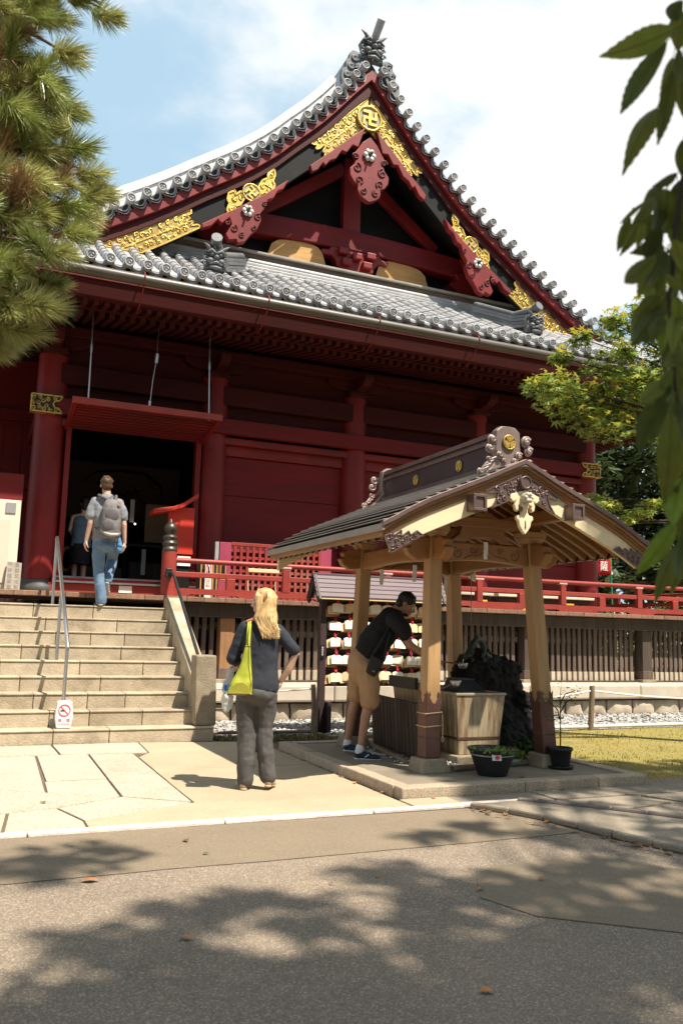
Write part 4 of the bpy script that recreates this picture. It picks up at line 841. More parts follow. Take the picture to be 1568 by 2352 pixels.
lettering('lettering',[('禁',.042,-.045,.09),('煙',.042,.045,.09),('NO SMOKING',.021,0,.052)],redink,nsg,((1.085,10.333,RI),(1,0,0),(0,.03,1)))
# red banner on a green pole, far right
bn=thing('red_banner','red cloth banner with white brushed characters on a green pole behind the veranda','banner',(14.9,17,0))
obj('cloth',MB().grid(lambda u,v:(14.32+.54*u,17+.03*math.sin(u*5+v*2),2.93+.06*u*u+v*1.5),10,14),flagred,bn,solid=.004)
obj('white_margin',MB().grid(lambda u,v:(14.335+.07*u,16.985+.03*math.sin(u*.6+v*2),3.06+v*1.37),2,10),paper,bn,solid=.003)
lettering('lettering',[('音',.26,.02,.52),('菩',.26,.02,.27),('薩',.26,.02,.0)],white,bn,((14.6,16.955,3.17),(1,0,0),(0,0,1)))
obj('pole',MB().cyl((14.92,17,0),(14.86,17,4.6),.02,n=10),greenp,bn); obj('pole_joint',MB().cyl((14.893,17,2.98),(14.891,17,3.05),.028,n=10),white,bn)
rp=obj('red_pole',MB().cyl((19.9,20,0),(19.85,20,4.3),.03,n=10),M('dull red pole',(.36,.09,.06),.5,.2,3,.02,40)); tag(rp,'thin dull red pole standing among the trees at the right','pole')
# rope fence and stakes before the plinth
rf=thing('rope_fence','low white rope fence strung on a wooden stake in front of the gravel','fence',(8.6,10.34,0))
obj('stake',MB().tube([(8.6,10.34,-.05),(8.62,10.33,.3),(8.65,10.34,.65)],[.045,.042,.04],9),bamboo,rf); obj('stake',MB().tube([(12.6,10.42,-.05),(12.62,10.42,.62)],.042,9),bamboo,rf); obj('stake',MB().tube([(5.7,10.34,-.05),(5.72,10.34,.62)],.042,9),bamboo,rf)
sag=lambda a,b,z0,z1,s:[(lerp(a,b,t/12),10.34,lerp(z0,z1,t/12)-s*math.sin(PI*t/12)) for t in range(13)]
obj('upper_rope',MB().tube(sag(5.7,8.64,.52,.58,.12)+sag(8.64,12.6,.58,.52,.10)[1:],.014,7),whiterope,rf)
obj('lower_pipe',MB().tube([(5.9,10.36,.05),(8.6,10.36,.055),(12.6,10.46,.05),(16,10.5,.05)],.028,9),whiterope,rf)
lf=thing('stake_fence','low fence of dark stakes and thin rails beside the stone stairs','fence',(3.6,10.8,0))
for x,y,h,r in ((2.93,10.75,.72,.028),(4.26,10.62,.66,.036)): obj('stake',MB().tube([(x,y,-.02),(x+.015,y,h*.5),(x-.005,y,h)],r,8),bamboo,lf)
obj('rail',MB().tube([(2.9,10.75,.045),(4.3,10.62,.05)],.022,7),bamboo,lf); obj('rail',MB().tube([(2.93,10.77,.60),(3.6,10.7,.555),(4.26,10.64,.60)],.010,7),whiterope,lf); obj('rail',MB().tube([(2.93,10.77,.34),(3.1,10.75,.345)],.010,6),bamboo,lf)
# ------------------------------------------------------------------ water pavilion
PX=4.64
plat=thing('pavilion_platform','low concrete platform edged with granite kerbs under the water pavilion','platform',(4.6,7.8,0))
obj('floor',MB().box(3.48,5.78,6.48,9.2,0,.088),M('damp concrete floor',(.25,.205,.15),.8,.25,2.5,.12,50,dirt=(.17,.135,.095),dirt_s=1.8),plat)
def kst(x0,x1,y0,y1): obj('kerb_stone',MB().box(x0,x1,y0,y1,0,.105+rnd.uniform(-.003,.003)),kerb,plat,bevel=.012)
for a,b in ((3.34,4.55),(4.556,5.35),(5.356,5.93)): kst(a,b,6.33,6.48)
for a,b in ((6.485,7.5),(7.506,8.5),(8.506,9.32)): kst(3.33,3.475,a,b); kst(5.785,5.93,a,b)
kst(3.48,5.78,9.21,9.33)
pv=thing('water_pavilion','open cedar purification pavilion with brown copper gable roof on four leaning posts','pavilion',(PX,7.9,.1))
po=lambda n,mb,mt,**k: obj(n,mb,mt,pv,**k)
POST=[(4.035,7.13,4.10,7.19),(5.37,7.13,5.25,7.19),(4.05,8.86,4.11,8.80),(5.40,8.86,5.29,8.80)]
def post_at(p,z): t=(z-.2)/(2.2-.2); return (lerp(p[0],p[2],t),lerp(p[1],p[3],t))
for x0,y0,x1,y1 in POST:
    p=(x0,y0,x1,y1)
    po('stone_base',MB().hexa([(x0-.15,y0-.15,.085),(x0+.15,y0-.15,.085),(x0+.15,y0+.15,.085),(x0-.15,y0+.15,.085),(x0-.125,y0-.125,.215),(x0+.125,y0-.125,.215),(x0+.125,y0+.125,.215),(x0-.125,y0+.125,.215)]),stoned,bevel=.015)
    a=post_at(p,.21); b=post_at(p,2.30); c=po('post',MB().bar((a[0],a[1],.21),(b[0],b[1],2.30),.152,.152,up=(0,1,0),w2=.138,h2=.138),cedar,bevel=.016)
    a=post_at(p,.212); b=post_at(p,.72); po('copper_sleeve',MB().bar((a[0],a[1],.212),(b[0],b[1],.72),.164,.164,up=(0,1,0),w2=.160,h2=.160),postcopper,bevel=.012)
    mb=MB(); q=post_at(p,.78)                    # scalloped upper edge of the sleeve with rivets
    for fx,fy in ((0,-1),(-1,0)):
        for sg in (-1,1):
            T=lambda u,z:(q[0]+(u if fy else -.080),q[1]+(-.080 if fy else u),z)
            poly=[(sg*.078,.70),(sg*.078,.83),(sg*.06,.80),(sg*.045,.825),(sg*.035,.79),(sg*.05,.77),(sg*.03,.745),(sg*.008,.70)]
            mb.prism([T(u,z) for u,z in poly],(0,-.004,0) if fy else (-.004,0,0))
    o=po('sleeve_scallop',mb,postcopper); mb=MB()
    for z in (.40,.405): 
        for k in range(9): a=post_at(p,z); mb.ell((a[0]-.066+.0165*k,a[1]-.083,z),.005,5,3); mb.ell((a[0]-.083,a[1]-.066+.0165*k,z),.005,5,3)
    for sg in (-1,1):
        for (u,z) in ((.062,.72),(.04,.70),(.05,.80)): mb.ell((q[0]+sg*u,q[1]-.084,z),.006,5,3)
    obj('rivets',mb,copperd,o)
    b=post_at(p,2.3)                              # capital blocks
    po('bracket_block',MB().hexa([(b[0]-.08,b[1]-.08,2.295),(b[0]+.08,b[1]-.08,2.295),(b[0]+.08,b[1]+.08,2.295),(b[0]-.08,b[1]+.08,2.295),(b[0]-.12,b[1]-.12,2.36),(b[0]+.12,b[1]-.12,2.36),(b[0]+.12,b[1]+.12,2.36),(b[0]-.12,b[1]+.12,2.36)]),cedar,bevel=.01)
    po('bracket_block',MB().box(b[0]-.12,b[0]+.12,b[1]-.12,b[1]+.12,2.362,2.42),cedar,bevel=.01)
    sg=-1 if x0<PX else 1; sy=-1 if y0<8 else 1     # carved beam noses through the post head
    nose=[(.07,2.08),(.20,2.06),(.29,2.11),(.33,2.18),(.27,2.19),(.30,2.25),(.22,2.29),(.07,2.29)]
    po('carved_nose',MB().prism([(b[0]+sg*u,b[1]-.05,z) for u,z in nose],(0,.10,0)),cedarh,bevel=.012)
    po('carved_nose',MB().prism([(b[0]-.05,b[1]+sy*u,z) for u,z in nose],(.10,0,0)),cedarh,bevel=.012)
# arched tie beams with incised scrolls
grv=M('cut groove brown',(.20,.095,.04),.7,.3,5,0)
def tie(p,q,side):
    p=V(p);q=V(q); d=(q-p); L_=d.length; u=d.normalized(); n=V(u.y,-u.x,0); k=14; mb=MB()
    bot=[(t/k,2.06+.035*math.sin(PI*t/k)) for t in range(k+1)]; top=[(1,2.255),(.5,2.265),(0,2.255)]
    F=lambda t,z,e:tuple(p+d*t+n*e+V(0,0,z)); mb.prism([F(t,z,-.055) for t,z in bot+top],n*.11)
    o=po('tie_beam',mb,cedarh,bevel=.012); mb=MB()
    for s0,sg in ((.17,1),(.83,-1)):
        sp=spiral((s0*L_,2.155),.06,1.4,16,sg,2.0 if sg>0 else 1.1,.12); mb.tube([F(a/L_,z,side*.0565) for a,z in sp],[.008*(1-.5*i/16) for i in range(17)],5)
        sp=[(s0*L_+sg*(.07+.03*i),2.10+.012*math.sin(i*.9)+.010*i) for i in range(9)]; mb.tube([F(a/L_,z,side*.0565) for a,z in sp],[.008-.0007*i for i in range(9)],5)
        sp=spiral((s0*L_+sg*.17,2.19),.04,1.2,12,-sg,0,.12); mb.tube([F(a/L_,z,side*.0565) for a,z in sp],.006,5)
    obj('incised_scroll',mb,grv,o)
fl_,fr_,bl_,br_=[V(*post_at(p,2.15),0) for p in POST]
tie(fl_+V(.08,0,0),fr_-V(.08,0,0),1); tie(bl_+V(.08,0,0),br_-V(.08,0,0),1); tie(bl_-V(0,.08,0),fl_+V(0,.08,0),-1) ; tie(br_-V(0,.08,0),fr_+V(0,.08,0),-1)
# struts, purlins, ridge beam
for y in (7.19,8.80):
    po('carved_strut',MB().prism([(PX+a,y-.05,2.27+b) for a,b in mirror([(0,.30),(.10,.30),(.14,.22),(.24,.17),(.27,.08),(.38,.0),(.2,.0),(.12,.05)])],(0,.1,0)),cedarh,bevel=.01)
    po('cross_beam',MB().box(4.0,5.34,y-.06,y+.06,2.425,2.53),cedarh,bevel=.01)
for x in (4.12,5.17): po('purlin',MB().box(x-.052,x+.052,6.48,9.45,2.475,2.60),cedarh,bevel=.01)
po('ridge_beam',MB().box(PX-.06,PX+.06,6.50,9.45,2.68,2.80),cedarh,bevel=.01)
for x in (4.10,5.19):
    mb=MB().box(x-.066,x+.066,6.365,6.50,2.458,2.61); o=po('purlin_cap',mb,copperd,bevel=.006)
    mb=MB()
    for a,b,c,d in ((-.07,.07,-.076,-.05),(-.07,.07,.05,.076),(-.07,-.045,-.05,.05),(.045,.07,-.05,.05)): mb.box(x+a,x+b,6.35,6.367,2.534+c,2.534+d)
    obj('cap_frame',mb,copperd,o,bevel=.003)
# curved roof
ZR=[(0,2.985),(.2,2.895),(.4,2.80),(.6,2.715),(.8,2.63),(1.0,2.545),(1.2,2.445),(1.35,2.355),(1.46,2.29)]
zr=lambda u:interp(ZR,abs(u)); RY0,RY1=6.42,9.50
def rband(name,o1,o2,umax,y0,y1,mat,bevel=0,umin=None):
    n=24; us=[-umax+2*umax*i/n for i in range(n+1)]; mb=MB()
    a=[(PX+u,zr(u)-o1) for u in us]; b=[(PX+u,zr(u)-o2) for u in us]
    vs=[(x,y0,z) for x,z in a]+[(x,y0,z) for x,z in b]+[(x,y1,z) for x,z in a]+[(x,y1,z) for x,z in b]; m=n+1; fs=[]
    for i in range(n): fs+=[(i,m+i,m+i+1,i+1),(2*m+i+1,3*m+i+1,3*m+i,2*m+i),(i,i+1,2*m+i+1,2*m+i),(m+i+1,m+i,3*m+i,3*m+i+1)]
    fs+=[(0,2*m,3*m,m),(m-1,2*m-1,4*m-1,3*m-1)]; mb.add(vs,fs); return po(name,mb,mat,bevel=bevel)
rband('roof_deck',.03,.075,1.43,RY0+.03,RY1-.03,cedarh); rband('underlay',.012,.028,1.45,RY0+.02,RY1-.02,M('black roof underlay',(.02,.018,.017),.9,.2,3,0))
NC=13
for sg in (-1,1):
    for k in range(NC):
        ua,ub=.13+(1.47-.13)*k/NC,.13+(1.47-.13)*(k+1)/NC; cuts=[RY0]; y=RY0+(.42 if k%2 else .30)
        cuts+= [y]; 
        while cuts[-1]<RY1-.75: cuts.append(cuts[-1]+.62)
        cuts.append(RY1)
        for y0,y1 in zip(cuts,cuts[1:]):
            h0,h1=.004,.044; a,b=(PX+sg*(ua-.01),zr(ua-.01)),(PX+sg*ub,zr(ub))
            mb=MB().hexa([(a[0],y0+.001,a[1]-.02),(b[0],y0+.001,b[1]+h1-.020),(b[0],y1-.001,b[1]+h1-.020),(a[0],y1-.001,a[1]-.02),(a[0],y0+.001,a[1]+h0-.01),(b[0],y0+.001,b[1]+h1-.01),(b[0],y1-.001,b[1]+h1-.01),(a[0],y1-.001,a[1]+h0-.01)])
            po('copper_sheet',mb,copper)
    po('copper_sheet',MB().hexa([(PX+sg*.0,RY0,2.93),(PX+sg*.14,RY0,2.90),(PX+sg*.14,RY1,2.90),(PX+sg*.0,RY1,2.93),(PX+sg*.0,RY0,2.995),(PX+sg*.14,RY0,2.932),(PX+sg*.14,RY1,2.932),(PX+sg*.0,RY1,2.995)]),copper)
    # eave edge and rafters
    x=PX+sg*1.455; po('eave_edge',MB().box(min(x,x+sg*.022),max(x,x+sg*.022),RY0+.005,RY1-.005,2.225,2.288),copper,bevel=.004)
    x=PX+sg*1.40; po('eave_batten',MB().box(min(x,x+sg*.05),max(x,x+sg*.05),RY0+.05,RY1-.05,2.185,2.25),cedarh,bevel=.004)
    r0=None
    for i in range(17):
        y=RY0+.19+i*.168; mb=MB()
        us=(.05,.5,.9,1.2,1.385)
        if r0 is None:
            for ua,ub in zip(us,us[1:]): mb.bar((PX+sg*ua,y,zr(ua)-.125),(PX+sg*ub,y,zr(ub)-.125+(-.002)),.052,.062)
            r0=po('rafter',mb,cedarh); y0=y
        else: c=r0.copy(); COL.objects.link(c); c.parent=pv; c.location=(0,y-y0,0)
    ends=None
    for i in range(17):
        y=RY0+.19+i*.168
        if ends is None: ends=po('rafter_cap',MB().bar((PX+sg*1.375,y,zr(1.375)-.127),(PX+sg*1.40,y,zr(1.40)-.127),.058,.068),blackm); y0=y
        else: c=ends.copy(); COL.objects.link(c); c.parent=pv; c.location=(0,y-y0,0)
    for j in range(4): po('soffit_board',MB().hexa([(PX+sg*(.05+.34*j),RY0+.06,zr(.05+.34*j)-.092),(PX+sg*(.385+.34*j),RY0+.06,zr(.385+.34*j)-.092),(PX+sg*(.385+.34*j),RY1-.06,zr(.385+.34*j)-.092),(PX+sg*(.05+.34*j),RY1-.06,zr(.05+.34*j)-.092),(PX+sg*(.05+.34*j),RY0+.06,zr(.05+.34*j)-.077),(PX+sg*(.385+.34*j),RY0+.06,zr(.385+.34*j)-.077),(PX+sg*(.385+.34*j),RY1-.06,zr(.385+.34*j)-.077),(PX+sg*(.05+.34*j),RY1-.06,zr(.05+.34*j)-.077)]),cedarh)
rband('verge_copper',-.012,.034,1.475,RY0-.008,RY0+.05,copperd,.004); rband('verge_moulding',.034,.066,1.46,RY0+.012,RY0+.07,cedarh,.004); rband('verge_moulding',.066,.092,1.45,RY0+.03,RY0+.07,M('darker cedar',(.33,.16,.06),.5,.3,3,.08,30),.004); rband('verge_moulding',.092,.130,1.43,RY0+.045,RY0+.08,cedarh,.004)
for y0,nm in ((RY0+.062,'bargeboard'),(RY1-.10,'rear_bargeboard')): rband(nm,.128,.30,1.36,y0,y0+.05,palewood,.006)
F2=lambda a,b,d:(a,RY0+.058-d,b)
for sg in (-1,1):      # embossed copper end mounts
    q=lambda u,f:(PX+sg*u,zr(u)-lerp(.125,.305,f))
    poly=[q(1.06,.98),q(1.12,.62),q(1.18,.70),q(1.20,.45),q(1.27,.5),q(1.27,.2),q(1.34,.25),q(1.365,.0),q(1.43,.05),q(1.37,1.0),q(1.2,1.0)]
    fitting(pv,poly,F2,.012,.010,.030,ground=copperd,seed=31+sg)
    poly=[(PX,2.86),(PX+sg*.30,zr(.30)-.125),(PX+sg*.42,zr(.42)-.132),(PX+sg*.36,zr(.36)-.17),(PX+sg*.27,zr(.27)-.19),(PX+sg*.30,zr(.30)-.26),(PX+sg*.35,zr(.35)-.31),(PX,2.672)]
    fitting(pv,poly,F2,.014,.012,.034,ground=copperd,seed=41+sg,name='copper_mount')
for o in bpy.data.objects:
    if o.parent and o.parent.name.startswith(('gold_fitting','copper_mount')) and o.parent.parent==pv: o.data.materials[0]=copperd
po('copper_boss',MB().tube([(PX,RY0+.05,2.775),(PX,RY0-.0,2.775)],[.068,.060],22).tube([(PX+.055*math.cos(2*PI*k/20),RY0-.002,2.775+.055*math.sin(2*PI*k/20)) for k in range(21)],.008,6,False),copperd)
# pale carved pendant
half=[(0,.02),(.08,.0),(.16,-.03),(.165,-.07),(.13,-.10),(.10,-.085),(.115,-.125),(.105,-.17),(.08,-.185),(.06,-.17),(.075,-.13),(.045,-.115),(.035,-.19),(.05,-.215),(.085,-.215),(.095,-.25),(.07,-.275),(.06,-.32),(.03,-.365),(0,-.39)]
g=po('carved_pendant',MB().prism([(PX+.01+a,RY0+.03,2.685+b) for a,b in mirror(half)],(0,.045,0)),palewood,bevel=.010)
mb=MB().tube([(PX+.01,RY0+.03,2.63),(PX+.01,RY0-.03,2.63)],[.058,.05],8)
for k in range(6): a=2*PI*k/6; mb.ell((PX+.01+.032*math.cos(a),RY0-.03,2.63+.032*math.sin(a)),(.022,.016,.022),7,5)
obj('flower_boss',mb,M('grey weathered boss',(.58,.52,.42),.6,.3,9,.1,50),g)
mb=MB()
for sg in (-1,1): sp=spiral((PX+.01+sg*.055,2.525),.026,1.3,12,sg,2 if sg>0 else 1.1,.15); mb.tube([(a,RY0+.027,b) for a,b in sp],.0055,5)
mb.tube([(PX+.01,RY0+.027,2.42),(PX+.01,RY0+.027,2.35)],[.004,.008],6); obj('incised_scroll',mb,grv,g)
# ridge with copper cladding, gilt crests and end ornaments
for k,(w,z0,z1) in enumerate(((.15,2.93,2.985),(.105,2.986,3.20),(.135,3.201,3.232),(.085,3.233,3.275),(.115,3.276,3.32))): po('ridge_course',MB().box(PX-w,PX+w,6.74,9.22,z0,z1),copperd if k!=1 else M('ridge side copper',(.105,.07,.07),.35,.3,5,.05,40,metal=.4),bevel=.006)
def leafcrest(c,r,fr):
    N=24; ring=[fr(c[0]+r*math.cos(2*PI*k/N),c[1]+r*math.sin(2*PI*k/N),.0) for k in range(N)]
    o=po('crest',MB().prism(ring,V(fr(0,0,.012))-V(fr(0,0,0))),goldd); mb=MB(); mb.tube([fr(c[0]+r*.93*math.cos(2*PI*k/N),c[1]+r*.93*math.sin(2*PI*k/N),.013) for k in range(N+1)],r*.10,6,False)
    for j in range(3):        # three rounded leaves meeting in the middle
        a=PI/2+2*PI*j/3; pts=[]
        for t,rr in ((0,.06),(.8,.16),(.93,.42),(.92,.66),(.72,.84),(.30,.86),(0,.76),(-.30,.86),(-.72,.84),(-.92,.66),(-.93,.42),(-.8,.16)): pts.append(fr(c[0]+r*rr*math.cos(a+t),c[1]+r*rr*math.sin(a+t),.010))
        mb.prism(pts,V(fr(0,0,.020))-V(fr(0,0,.010)))
    obj('crest_leaves',mb,gold,o)
FL=lambda a,b,d:(PX-.105-d,-a,b)
for y in (7.42,8.35): leafcrest((-y,3.09),.058,FL)
def end_ornament(y,sy,front):
    F=lambda a,b,d:(PX+a,y-sy*d,b)
    h=[(0,.42),(.08,.415),(.135,.37),(.145,.18),(.12,.1),(.16,.05),(.20,0),(.34,-.13),(0,-.02)] 
    o=po('ridge_end_ornament',MB().prism([F(a,2.95+b,0) for a,b in mirror(h)],V(0,sy*.09,0)),M('pinkish brown copper',(.27,.20,.175),.4,.25,5,.06,40,metal=.25),bevel=.012)
    mb=MB()
    for sg in (-1,1):
        for (a,b,r) in ((.195,.275,.062),(.225,.185,.055),(.11,.13,.045),(.33,-.05,.042),(.235,.08,.032),(.06,.075,.032)):
            for rr,d in ((r,.0),(r*.6,.02)): mb.tube([F(p,2.95+q,.01+d) for p,q in spiral((sg*a,b),rr,1.05,10,sg,.6,.3)],r*.26,6)
            mb.ell(F(sg*a,2.95+b,.02),(r*.45,r*.5,r*.45),8,6)
        for k in range(4): mb.tube([F(sg*(.15+.03*k),2.95+.10-.035*k,.01),F(sg*(.24+.03*k),2.95+.06-.035*k,.02),F(sg*(.30+.015*k),2.95-.02-.03*k,.0)],.011,5)
    obj('cloud_scrolls',mb,MATS['pinkish brown copper'],o)
    if front: leafcrest((PX,3.21),.072,lambda a,b,d:(a,y-.004-d,b))
end_ornament(6.70,1,True); end_ornament(9.26,-1,False)
# paper streamers, cords and twine on the post
for x,y,z,lb in ((4.12,7.6,2.05,'nearer one under the left beam'),(4.12,8.35,2.05,'farther one under the left beam'),(4.62,7.06,2.27,'on the front beam'),(5.15,8.72,2.04,'under the rear beam')):
    o=obj('paper_streamer',MB().box(x-.022,x+.022,y-.003,y+.003,z-.12,z).box(x-.03,x+.012,y-.006,y-.003,z-.17,z-.08),paper); tag(o,'small white paper streamer in the pavilion, '+lb,'streamer','paper streamers under the pavilion roof')
hc=obj('hanging_cord',MB().cyl((4.30,7.5,1.28),(4.30,7.5,2.1),.003,n=5).cyl((4.46,7.7,1.3),(4.46,7.7,2.1),.003,n=5).cyl((4.98,7.9,1.5),(4.98,7.9,2.1),.004,n=5),M('grey cord',(.35,.30,.26),.8,.2,9,0)); tag(hc,'thin cords hanging below the pavilion beams above the basin','cord')
p=POST[0]; mb=MB()
for z in (.62,.50):
    a=post_at(p,z); w=.087; mb.tube([(a[0]-w,a[1]-w,z),(a[0]+w,a[1]-w,z+.012),(a[0]+w,a[1]+w,z+.015),(a[0]-w,a[1]+w,z),(a[0]-w,a[1]-w,z)],.0065,6)
mb.tube([(4.128,7.04,.62),(4.133,7.04,.52),(4.131,7.04,.42),(4.148,7.04,.38),(4.133,7.04,.36),(4.121,7.04,.39),(4.131,7.04,.42)],.005,6)
tw=obj('twine',mb,rope); tag(tw,'straw twine wound twice round the front left pavilion post','twine')
# basin -----------------------------------------------------------------
bs=thing('water_basin','tall tapered water basin clad in rust streaked metal under the pavilion roof','basin',(4.72,7.9,.088))
obj('plinth_block',MB().box(4.42,5.02,7.26,8.7,.088,.19),stoned,bs,bevel=.015)
def frus(x0,x1,y0,y1,z0,X0,X1,Y0_,Y1_,z1): return MB().hexa([(x0,y0,z0),(x1,y0,z0),(x1,y1,z0),(x0,y1,z0),(X0,Y0_,z1),(X1,Y0_,z1),(X1,Y1_,z1),(X0,Y1_,z1)])
obj('lower_body',frus(4.485,4.955,7.34,8.6,.19,4.475,4.965,7.33,8.62,.335),basinm,bs,bevel=.008); obj('seam_band',MB().box(4.47,4.97,7.325,8.62,.335,.352),M('rust band',(.10,.045,.025),.6,.3,6,.1,40),bs)
obj('upper_body',frus(4.475,4.965,7.33,8.62,.352,4.435,5.0,7.29,8.66,.765),basinm,bs,bevel=.008)
mb=MB(); 
for a,b,c,d in ((4.425,5.01,7.28,7.32),(4.425,5.01,8.63,8.67),(4.425,4.465,7.32,8.63),(4.97,5.01,7.32,8.63)): mb.box(a,b,c,d,.765,.79)
obj('rim',mb,M('bright basin rim',(.50,.42,.30),.4,.3,5,.05,40,metal=.4),bs,bevel=.004)
wm=M('basin water',(.03,.04,.04),.06,.2,3,.1,6); obj('water',MB().box(4.465,4.97,7.32,8.63,.70,.762),wm,bs)
dr=thing('drain_rack','black pyramid shaped perforated ladle rack on top of the basin','rack',(4.68,7.6,.79))
mb=frus(4.53,4.86,7.42,7.75,.792,4.56,4.74,7.47,7.70,.905); obj('rack_body',mb,M('black mesh metal',(.035,.035,.035),.4,.3,9,.05,60,metal=.3),dr,bevel=.006)
mb=MB()
for k in range(13): t=k/12; mb.cyl((lerp(4.54,4.85,t),7.417,.795),(lerp(4.565,4.735,t),7.465,.903),.0035,n=5)
mb.box(4.55,4.75,7.455,7.71,.905,.918); obj('rack_bars',mb,blackm,dr)
lg=obj('rack_support',MB().box(4.46,4.53,7.35,8.4,.792,.80).box(4.30,4.34,7.9,8.5,.78,.90),blackm); tag(lg,'dark bars lying along the left rim of the basin','bar')
def ladle(c,dirv,L_,label,tilt=0):
    t=thing('ladle',label,'ladle',c,'ladles at the basin'); mb=MB(); c=V(c); d=V(dirv).normalized()
    prof=[(.030,-.02),(.044,-.005),(.052,.02),(.056,.045),(.050,.045),(.046,.02),(.036,.0),(0,-.012)]
    mb.lathe(prof,c,16); obj('cup',mb,M('aluminium',(.62,.60,.56),.3,.15,5,.02,40,metal=.8),t); obj('handle',MB().cyl(c+d*.045+V(0,0,.03),c+d*L_+V(0,0,.03),.009,.009,8),bamboo,t); return t
ladle((4.50,7.42,.86),(-.55,.2,-.30),.36,'metal ladle resting on the rim of the basin beside the black rack'); 
ladle((4.90,7.93,1.015),(-1,.05,.10),.42,'ladle held by the bending man under the dragon spout')
# lava rock and dragon
rk=MB(); rr=random.Random(4)
for (c,r) in (((5.32,8.2,.55),(.36,.34,.52)),((5.22,8.15,.92),(.30,.26,.24)),((5.55,8.2,.85),(.24,.26,.26)),((5.68,8.15,.62),(.18,.22,.16)),((5.45,8.0,.30),(.42,.30,.28)),((5.70,7.95,.20),(.26,.24,.20)),((5.82,7.9,.16),(.20,.2,.13)),((5.08,8.1,.80),(.15,.2,.14)),((5.30,7.72,.2),(.26,.18,.16))):
    rk.ell(c,r,14,10)
    for k in range(14):
        a=rr.uniform(0,6.28); e=rr.uniform(-1.1,1.4); d=V(math.cos(a)*math.cos(e)*r[0],math.sin(a)*math.cos(e)*r[1],math.sin(e)*r[2])*.95
        rk.ell(V(c)+d,(rr.uniform(.03,.09),rr.uniform(.03,.09),rr.uniform(.03,.10)),7,5)
t1=cloudtex('rocktex',.13,4); t2=cloudtex('rocktex_fine',.045,3); me=fuse(rk,.014,0,[(t1,.14),(t2,.05)])
rock=obj('lava_rock',me,lava,None,org=(0,0,0)); tag(rock,'jagged black lava rock mound rising behind the metal basin','rock')
dg=thing('dragon_spout','small green bronze dragon arching on top of the black rock','dragon figure',(5.1,8.0,1.08))
body=[(5.34,8.05,1.12),(5.27,8.03,1.13),(5.21,8.02,1.17),(5.21,8.01,1.24),(5.17,8.0,1.30),(5.10,7.98,1.31),(5.05,7.96,1.27),(5.01,7.95,1.21),(4.965,7.94,1.155)]
mb=MB().tube(body,[.02,.035,.04,.038,.036,.036,.036,.038,.03],10)
mb.ell((4.955,7.93,1.14),(.045,.035,.032),10,7); mb.tube([(4.94,7.93,1.135),(4.90,7.925,1.115)],[.026,.016],8); mb.tube([(4.95,7.93,1.12),(4.915,7.925,1.092)],[.018,.010],8)
for k in range(9): p=V(body[k]); mb.tube([p+V(.01,0,.03),p+V(.03,0,.065)],[.012,.002],5)
for sg in (-1,1): mb.tube([(4.97,7.93+.02*sg,1.16),(5.0,7.93+.035*sg,1.20),(5.04,7.93+.04*sg,1.215)],[.008,.006,.002],6); mb.tube([(4.92,7.925+.01*sg,1.12),(4.87,7.92+.03*sg,1.15),(4.85,7.92+.03*sg,1.11),(4.87,7.92+.02*sg,1.08)],[.004,.004,.003,.002],5)
for x,y in ((5.2,7.97),(5.06,7.98),(5.26,8.08)): mb.tube([(x,y,1.18),(x-.05,y-.03,1.13),(x-.02,y-.04,1.09),(x-.06,y-.06,1.075)],[.022,.018,.014,.01],7)
obj('body',mb,bronze,dg); wj=obj('water_jet',MB().tube([(4.90,7.925,1.10),(4.895,7.925,1.06),(4.895,7.925,1.03)],.006,6),M('water thread',(.7,.72,.72),.1,.1,5,0),dg)
# slatted screen left of the basin
ss=thing('slat_screen','row of dark upright slats on two rails along the left side of the basin','screen',(4.24,8.2,.088))
for k in range(16): y=7.42+k*.105; x=4.21+.012*k; obj('slat',MB().hexa([(x-.012,y-.036,.095),(x+.012,y-.036,.095),(x+.012,y+.036,.095),(x-.012,y+.036,.095),(x-.055,y-.036,.66),(x-.03,y-.036,.665),(x-.03,y+.036,.665),(x-.055,y+.036,.66)]),M('charred slat',(.075,.05,.036),.65,.4,5,.15,30,stretch=(5,5,.5),dirt=(.16,.11,.075),dirt_s=2.5),ss,bevel=.004)
for z in (.2,.52): x=-.035*(z/.6); obj('rail',MB().bar((4.235+x,7.38,z),(4.42+x,9.05,z),.03,.05),darkwood,ss)
obj('ground_pipe',MB().cyl((4.02,7.55,.115),(4.28,9.1,.115),.022,n=9),bamboo,ss)
# bucket, pots, bowl
bk=thing('bucket','black plastic bucket with white red-dotted sticker and green plants floating in it','bucket',(4.52,6.80,.088))
obj('shell',MB().lathe([(.135,0),(.142,.02),(.205,.195),(.222,.235),(.232,.24),(.226,.225),(.19,.17),(.185,.16)],(4.52,6.80,.09),28),blackp,bk)
obj('water',MB().cyl((4.52,6.80,.27),(4.52,6.80,.295),.205,n=24),M('blue grey water',(.20,.24,.28),.12,.2,4,.1,6),bk)
leafm=M('green leaf',(.12,.20,.03),.5,.35,6,0,trans=.25,objvar=0,col2=(.22,.26,.05)); leafd=M('dark green leaf',(.045,.085,.02),.5,.4,6,0,trans=.2,objvar=0)
def leaf_blob(c,r,n,size,seed,flat=.5):
    mb=MB(); q=random.Random(seed)
    for i in range(n):
        a=q.uniform(0,6.28); d=q.random()**.5; p=V(c)+V(math.cos(a)*d*r,math.sin(a)*d*r,q.uniform(-.3,1)*r*flat*(1.1-d)); s=size*q.uniform(.6,1.3); u=V(q.uniform(-1,1),q.uniform(-1,1),q.uniform(-.1,.8)).normalized(); w=u.cross(V(q.uniform(-1,1),q.uniform(-1,1),1)).normalized()
        mb.add([p,p+u*s*.5+w*s*.28,p+u*s,p+u*s*.5-w*s*.28],[(0,1,2,3)])
    return mb
